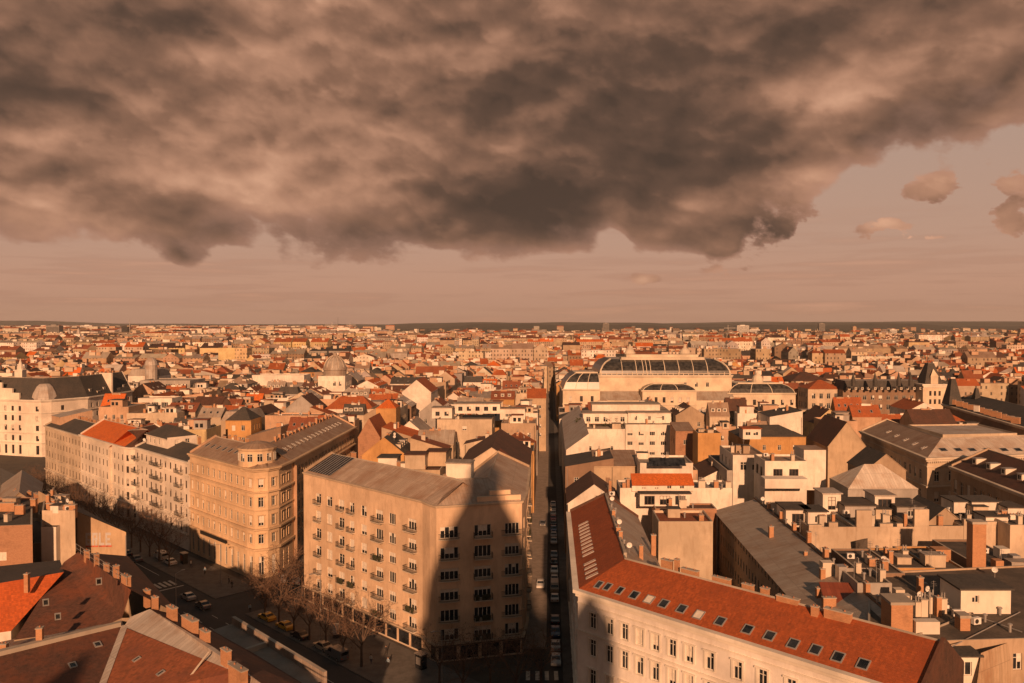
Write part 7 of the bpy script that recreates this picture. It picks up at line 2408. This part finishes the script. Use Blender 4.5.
def car_meshes(van=False):
    """half-width profile swept: body with bonnet, cabin and boot"""
    L, Wd, H = (4.9, 1.9, 2.0) if van else (4.4, 1.76, 1.45)
    if van: prof = [(-2.45, .35), (-2.45, .95), (-2.35, 1.1), (-1.75, 1.2), (-1.2, 1.9), (-1.0, 2.0), (2.35, 2.0), (2.45, 1.8), (2.45, .35)]
    else: prof = [(-2.2, .3), (-2.2, .62), (-2.05, .78), (-1.1, .92), (-.45, 1.38), (-.2, 1.45), (.85, 1.43), (1.45, 1.02), (2.1, .95), (2.2, .8), (2.2, .3)]
    def sweep(mat):
        mb = MB()
        ins = lambda z: Wd / 2 - (max(0, z - .9) * .32 if not van else max(0, z - 1.1) * .12)
        for i in range(len(prof) - 1):
            (xa, za), (xb, zb) = prof[i], prof[i + 1]
            mb.face([(xa, -ins(za), za), (xa, ins(za), za), (xb, ins(zb), zb), (xb, -ins(zb), zb)], mat)
        for s in (-1, 1):
            q = [(x, s * ins(z), z) for x, z in prof]
            base = [(x, s * Wd / 2, z) for x, z in prof if z < 1.0 or (van and z < 1.25)]
            for i in range(len(prof) - 1):
                (xa, za), (xb, zb) = prof[i], prof[i + 1]
                mb.face([(xa, s * Wd / 2, .3), (xb, s * Wd / 2, .3), (xb, s * ins(zb), zb), (xa, s * ins(za), za)][::s], mat)
        return mb
    gl = MB()
    o = .012
    if van:
        gl.face([(-1.78, -.82, 1.24), (-1.78, .82, 1.24), (-1.2, .78, 1.85), (-1.2, -.78, 1.85)], M_GLASS)
        for s in (-1, 1): gl.face([(-1.55, s * .94, 1.25), (-.5, s * .94, 1.25), (-.5, s * .875, 1.78), (-1.2, s * .875, 1.78)][::-s], M_GLASS)
        gl.face([(2.47, -.75, 1.2), (2.47, .75, 1.2), (2.46, .72, 1.75), (2.46, -.72, 1.75)], M_GLASS)
    else:
        n1_ = Vector((-.46, 0, .65)).normalized() * .015
        gl.face([(-1.05 + n1_.x, -.76, .96 + n1_.z), (-1.05 + n1_.x, .76, .96 + n1_.z), (-.48 + n1_.x, .68, 1.35 + n1_.z), (-.48 + n1_.x, -.68, 1.35 + n1_.z)], M_GLASS)
        gl.face([(.92 + .015, .68, 1.39), (.92 + .015, -.68, 1.39), (1.42 + .015, -.76, 1.06), (1.42 + .015, .76, 1.06)][::-1], M_GLASS)
        for s in (-1, 1): gl.face([(-.95, s * (.885 - .01), .98), (1.3, s * (.885 - .01), .98), (.8, s * (.76), 1.36), (-.42, s * (.76), 1.36)][::-s], M_GLASS)
    wh = MB()
    wh.bar((0, -.10, 0), (0, .10, 0), .32, RUB, 12); wh.bar((0, -.115, 0), (0, .115, 0), .17, M_STEEL, 8)
    return sweep, mesh_of(gl, 'car_window'), mesh_of(wh, 'wheel'), L, Wd, van


CM, VM = car_meshes(False), car_meshes(True)
cb_ = {}
HL, TL = plain('headlight lens', (.6, .58, .5), .2), plain('tail light lens', (.35, .02, .01), .3)
lm = MB(); lbox(lm, -.04, .04, -.15, .15, 0, .14, HL); HLM = mesh_of(lm, 'headlight')
lm = MB(); lbox(lm, -.04, .04, -.12, .12, 0, .16, TL); TLM = mesh_of(lm, 'tail_light')


def car(p, ang, colour, label, van=False, group='cars on the streets', taxi=False):
    M = VM if van else CM
    key = (colour, van)
    if key not in cb_:
        m, w, bs = new_mat('car paint ' + colour)
        bs.inputs['Base Color'].default_value = (*CARP[colour], 1); bs.inputs['Roughness'].default_value = .3
        bs.inputs['Coat Weight'].default_value = .5
        if (colour, not van) in cb_: m = cb_[(colour, not van)].materials[0]
        cb_[key] = mesh_of(M[0](m), 'body')
    rt = root('taxi' if taxi else 'parked_van' if van else 'parked_car', Vector((p[0], p[1], .03)), label, 'van' if van else 'taxi' if taxi else 'car', group)
    rt.rotation_euler.z = ang

    def ch(me, nm, loc):
        o = bpy.data.objects.new(nm, me); col.objects.link(o); o.parent = rt; o.location = loc; return o
    ch(cb_[key], 'body', (0, 0, 0)); ch(M[1], 'car_window', (0, 0, 0))
    for x in (-1.35, 1.35):
        for y in (-M[4] / 2 + .1, M[4] / 2 - .1): ch(M[2], 'wheel', (x, y, .32))
    e = M[3] / 2
    for y in (-.6, .6): ch(HLM, 'headlight', (-e - .005, y, .58)); ch(TLM, 'tail_light', (e + .005, y, .62))
    if taxi:
        m = MB(); lbox(m, -.1, .1, -.28, .28, 1.44, 1.58, M_WHITE); ch(mesh_of(m, 'taxi_sign'), 'taxi_sign', (0, 0, 0))


aav = math.atan2(dA.y, dA.x)
for px_, py_, c_, lab, kw in ((267, 619.5, 'yellow', 'yellow taxi, the rear one of two waiting at the avenue kerb', dict(taxi=True)), (285, 628.5, 'yellow', 'yellow taxi in front, just ahead of the dark parked car', dict(taxi=True)),
                          (300, 638, 'black', 'black parked car right ahead of the two yellow taxis', {}), (323, 649, 'beige', 'beige car parked between the black car and dark van', {}), (337, 658, 'grey', 'dark grey van parked ahead of the beige car', dict(van=True)),
                          (170, 564, 'white', 'white car waiting at the zebra crossing with a second white car', {}), (161, 558.5, 'white', 'white van behind the white car at the zebra crossing', dict(van=True)),
                          (188, 599, 'silver', 'dark silver car driving just past the zebra crossing', {}), (203, 607.5, 'grey', 'grey car second past the zebra crossing', {}),
                          (285, 581, 'silver', 'silver car parked at the side street corner', {}), (297, 583, 'grey', 'grey car parked against the side of the apartment house corner', {})):
    p = P(px_, py_, .03); car(p, aav if px_ < 280 or px_ > 298 or py_ > 600 else R(-80), c_, lab, **kw)
cl = ['silver', 'white', 'grey', 'black', 'white', 'silver', 'beige', 'grey', 'red', 'black', 'blue', 'white']
for i in range(20):
    b_ = 140 + i * 6.4
    if i in (4, 11): continue
    c_ = cl[(i * 5) % 12]; v = i in (6,)
    car(W(1.1, b_), R(87.3) + math.pi * (i % 2), c_, '%s %s parked in the narrow straight street, %s from the avenue' % (c_, 'van' if v else 'car', ordn[i] if i < 12 else ['thirteenth', 'fourteenth', 'fifteenth', 'sixteenth', 'seventeenth', 'eighteenth', 'nineteenth', 'twentieth'][i - 12]), v)
for i, (b_, c_) in enumerate(((181, 'white'), (236, 'grey'))):
    car(W(.1, b_) - Vector((2.2, 0, 0)), R(87.3), c_, '%s car beside the lit left pavement of the narrow straight street, %s along' % (c_, ordn[i]))
for i, (u_, k_, c_) in enumerate(((-120, 15, 'silver'), (-150, 23.8, 'grey'), (-100, 24, 'black'), (-75, 15, 'blue'), (10, 23.5, 'white'), (-170, 15, 'white'))):
    car(on_av(u_, k_), aav + (math.pi if k_ > 20 else 0), c_, '%s car driving on the %s carriageway of the shaded avenue' % (c_, 'near' if k_ > 20 else 'far'))
for i in range(7):
    car(on_av(-60 - i * 6.5, 9.8), aav, cl[(i * 7 + 2) % 12], '%s car parked under the bare trees of the avenue, %s from the beige palace' % (cl[(i * 7 + 2) % 12], ordn[i]))


# ---- street lamps, poles, advertising pillar, kiosks
def lamp(p, h, ang, label, arm=2.0):
    rt = root('street_lamp', Vector((p[0], p[1], .14)), label, 'street lamp', 'street lamps')
    mb = MB(); mb.lathe(p[0], p[1], [(.16, .14), (.13, 1.0), (.08, 1.1), (.06, h)], M_STEEL, 8); mb.build('pole', rt)
    d_ = Vector((math.cos(ang), math.sin(ang)))
    mb = MB(); e = Vector((p[0], p[1], h)); f_ = e + Vector((d_.x * arm, d_.y * arm, .5)); mb.bar(e, f_, .045, M_STEEL, 5); mb.build('arm', rt)
    mb = MB(); mb.box(f_.x, f_.y, f_.z - .12, .8, .28, .14, M_STEEL, ang); mb.build('lamp_head', rt)


for px_, py_, h, lab in ((321, 642, 13, 'tall slim lamp pole rising in front of the balconies of the apartment house'), (442, 684, 9, 'lamp pole standing before the shaded corner of the apartment house'), (134, 532, 10, 'lamp pole beyond the graffiti house near the first trees'),
                         (147, 515, 9, 'lamp pole in front of the ornate palace end of the avenue'), (221, 583, 9, 'lamp pole with round signs on the wide pavement'), (66, 490, 10, 'lamp pole between the near roofs and the cream avenue house')):
    p = P(px_, py_, .14); lamp(p, h, R(46) + math.pi, lab)
for i in range(5): q = on_av(-130 + i * 26 + (i > 3) * 12, 19.2); lamp(q, 9, R(46), 'street lamp on the middle line of the avenue, %s from the ornate palace' % ordn[i], 1.5)
p = P(336.5, 637, .14)
rt = root('advertising_pillar', p, 'round advertising pillar with a pale poster between the parked cars and the apartment house', 'advertising pillar')
mb = MB(); mb.lathe(p.x, p.y, [(.75, .14), (.75, .6), (.65, .62), (.65, 3.2)], M_IRON, 16); mb.build('body', rt)
mb = MB(); mb.lathe(p.x, p.y, [(.66, .8), (.66, 3.0)], M_WHITE, 8, R(200), R(320)); mb.build('poster', rt)
mb = MB(); mb.lathe(p.x, p.y, [(.85, 3.2), (.85, 3.35), (.4, 3.8), (.001, 4.1)], M_IRON, 16); mb.build('cap', rt)
for px_, py_, lab in ((262, 598, 'dark slim information pillar with pale panel near the yellow taxis'), (421, 668, 'glass kiosk at the shaded corner of the apartment house'), (184, 563, 'dark kiosk with reddish panel beside the waiting white cars')):
    p = P(px_, py_, .14); rt = root('kiosk', p, lab, 'kiosk'); w_ = 1.0 if px_ == 262 else 1.7
    mb = MB(); mb.box(p.x, p.y, .14, w_, w_ * .7, 2.5, M_IRON if px_ != 421 else M_GLASS, R(-44)); mb.build('body', rt)
    mb = MB(); mb.box(p.x, p.y, 2.641, w_ + .3, w_ * .7 + .3, .15, M_STEEL, R(-44)); mb.build('roof', rt)
    mb = MB(); n_ = -nA; c_ = Vector((p.x, p.y)) + n_ * (w_ * .35 + .03); mb.strip(c_ - dA * w_ * .35, c_ + dA * w_ * .35, .03, .9, 2.2, M_STEEL if px_ != 184 else RW); mb.build('panel', rt)


# ---- people: one continuous skinned body each, with hair and clothing
def person_mesh(step, top, legs, arms=0.0):
    sk = plain('skin', (.50, .30, .21), .7)
    me = bpy.data.meshes.new('person')
    J = dict(pel=(0, 0, .95), ch=(0, .02, 1.30), nk=(0, .02, 1.50), hd=(0, -.01, 1.62), tp=(0, .0, 1.74))
    V = [J['pel'], J['ch'], J['nk'], J['hd'], J['tp']]; E = [(0, 1), (1, 2), (2, 3), (3, 4)]; Rr = [.15, .17, .065, .10, .085]
    for s in (-1, 1):
        k = len(V); st = step * s
        V += [(s * .10, 0, .88), (s * .11, -st * .5 - .03, .50), (s * .11, -st, .10), (s * .12, -st - .17, .05)]
        E += [(0, k), (k, k + 1), (k + 1, k + 2), (k + 2, k + 3)]; Rr += [.10, .068, .048, .042]
        k = len(V)
        V += [(s * .19, .02, 1.40), (s * .25, .04 + st * .4, 1.14), (s * .26, -.06 + st * .7, .90), (s * .26, -.09 + st * .75, .80)]
        E += [(1, k), (k, k + 1), (k + 1, k + 2), (k + 2, k + 3)]; Rr += [.065, .05, .038, .032]
    me.from_pydata(V, E, [])
    o = bpy.data.objects.new('tmp', me); col.objects.link(o)
    m = o.modifiers.new('s', 'SKIN'); 
    for i, r in enumerate(Rr): me.skin_vertices[0].data[i].radius = (r, r * .8 if i < 2 else r)
    me.skin_vertices[0].data[0].use_root = True
    m2 = o.modifiers.new('u', 'SUBSURF'); m2.levels = 1; m2.render_levels = 1
    dg = bpy.context.evaluated_depsgraph_get()
    r = bpy.data.meshes.new_from_object(o.evaluated_get(dg))
    bpy.data.objects.remove(o)
    r.name = 'person'
    for mm in (sk, top, legs): r.materials.append(mm)
    r.materials.clear() if False else None
    ms = [sk, top, legs, M_IRON]
    while len(r.materials): r.materials.pop()
    for mm in ms: r.materials.append(mm)
    for pl in r.polygons:
        z = pl.center.z
        pl.material_index = 3 if z < .1 else 2 if z < .93 and abs(pl.center.x) < .2 else 0 if z > 1.49 or (abs(pl.center.x) > .2 and z < .86) else 1
        pl.use_smooth = True
    return r


CL = [plain('dark coat', (.03, .03, .035), .9), plain('red jacket', (.55, .06, .03), .8), plain('pale blue jacket', (.30, .40, .48), .8), plain('white jacket', (.62, .60, .56), .8), plain('jeans', (.05, .06, .10), .9), plain('dark trousers', (.03, .028, .025), .9)]
PM = [person_mesh(.22, CL[0], CL[5]), person_mesh(.05, CL[1], CL[4]), person_mesh(.25, CL[2], CL[5]), person_mesh(.2, CL[3], CL[4])]
hm = MB(); hm.lathe(0, .02, [(.001, 1.80), (.07, 1.785), (.108, 1.72), (.112, 1.66), (.09, 1.60)][::-1], plain('dark hair', (.04, .025, .015), .9), 10, R(10), R(170)); hm.lathe(0, .015, [(.108, 1.70), (.07, 1.785), (.001, 1.80)], plain('dark hair', (.04, .025, .015), .9), 10)
HM = mesh_of(hm, 'hair')
for i, (px_, py_, k, lab) in enumerate(((279, 576, 1, 'person in a red jacket standing at the beige palace doorway'), (205, 574, 2, 'person in a pale blue jacket walking on the wide pavement'), (191, 567, 3, 'person in a white jacket near the dark kiosk'),
                                  (249, 571, 2, 'person in light blue passing the beige palace ground floor'), (232, 588, 0, 'person in a dark coat crossing towards the zebra crossing'), (250, 612, 2, 'person in pale clothes beside the rear yellow taxi'),
                                  (371, 664, 3, 'person in a white jacket under the trees of the apartment house'), (388, 667, 2, 'person in pale blue standing under the trees near the shaded corner'), (229, 584, 0, 'person in a dark coat with another, slightly farther from the kerb'),
                                  (386, 655, 0, 'person in a dark coat walking close to the shop fronts'), (300, 611, 0, 'person in dark clothes between the taxis and the side street tree'), (553, 566, 0, 'person walking in the narrow straight street'))):
    p = P(px_, py_, .14)
    rt = root('person', p, lab, 'person', 'people on the pavements')
    a = rnd.uniform(0, 6.28)
    inst(PM[k], 'body', rt, p, a); inst(HM, 'hair', rt, p, a)


# ============================================================ THE AIR
hz = MB()
X0_, X1_, Y0_, Y1_ = -13000, 13000, -500, 13500
hz.prism([(X0_, Y0_), (X1_, Y0_), (X1_, Y1_), (X0_, Y1_)], -6, 240, M_CONC, bottom=True)
hm_ = bpy.data.materials.new('haze'); hm_.use_nodes = True
w_ = NT(hm_.node_tree)
o_ = w_.n('ShaderNodeOutputMaterial'); v_ = w_.n('ShaderNodeVolumePrincipled')
v_.inputs['Color'].default_value = (.97, .96, .95, 1)
v_.inputs['Density'].default_value = 3.2e-5
v_.inputs['Anisotropy'].default_value = 0.0
w_.l(v_.outputs[0], o_.inputs['Volume'])
hz.mats = [hm_]
ho = hz.build('haze', None, 'stuff', origin=Vector((0, 0, 0)))
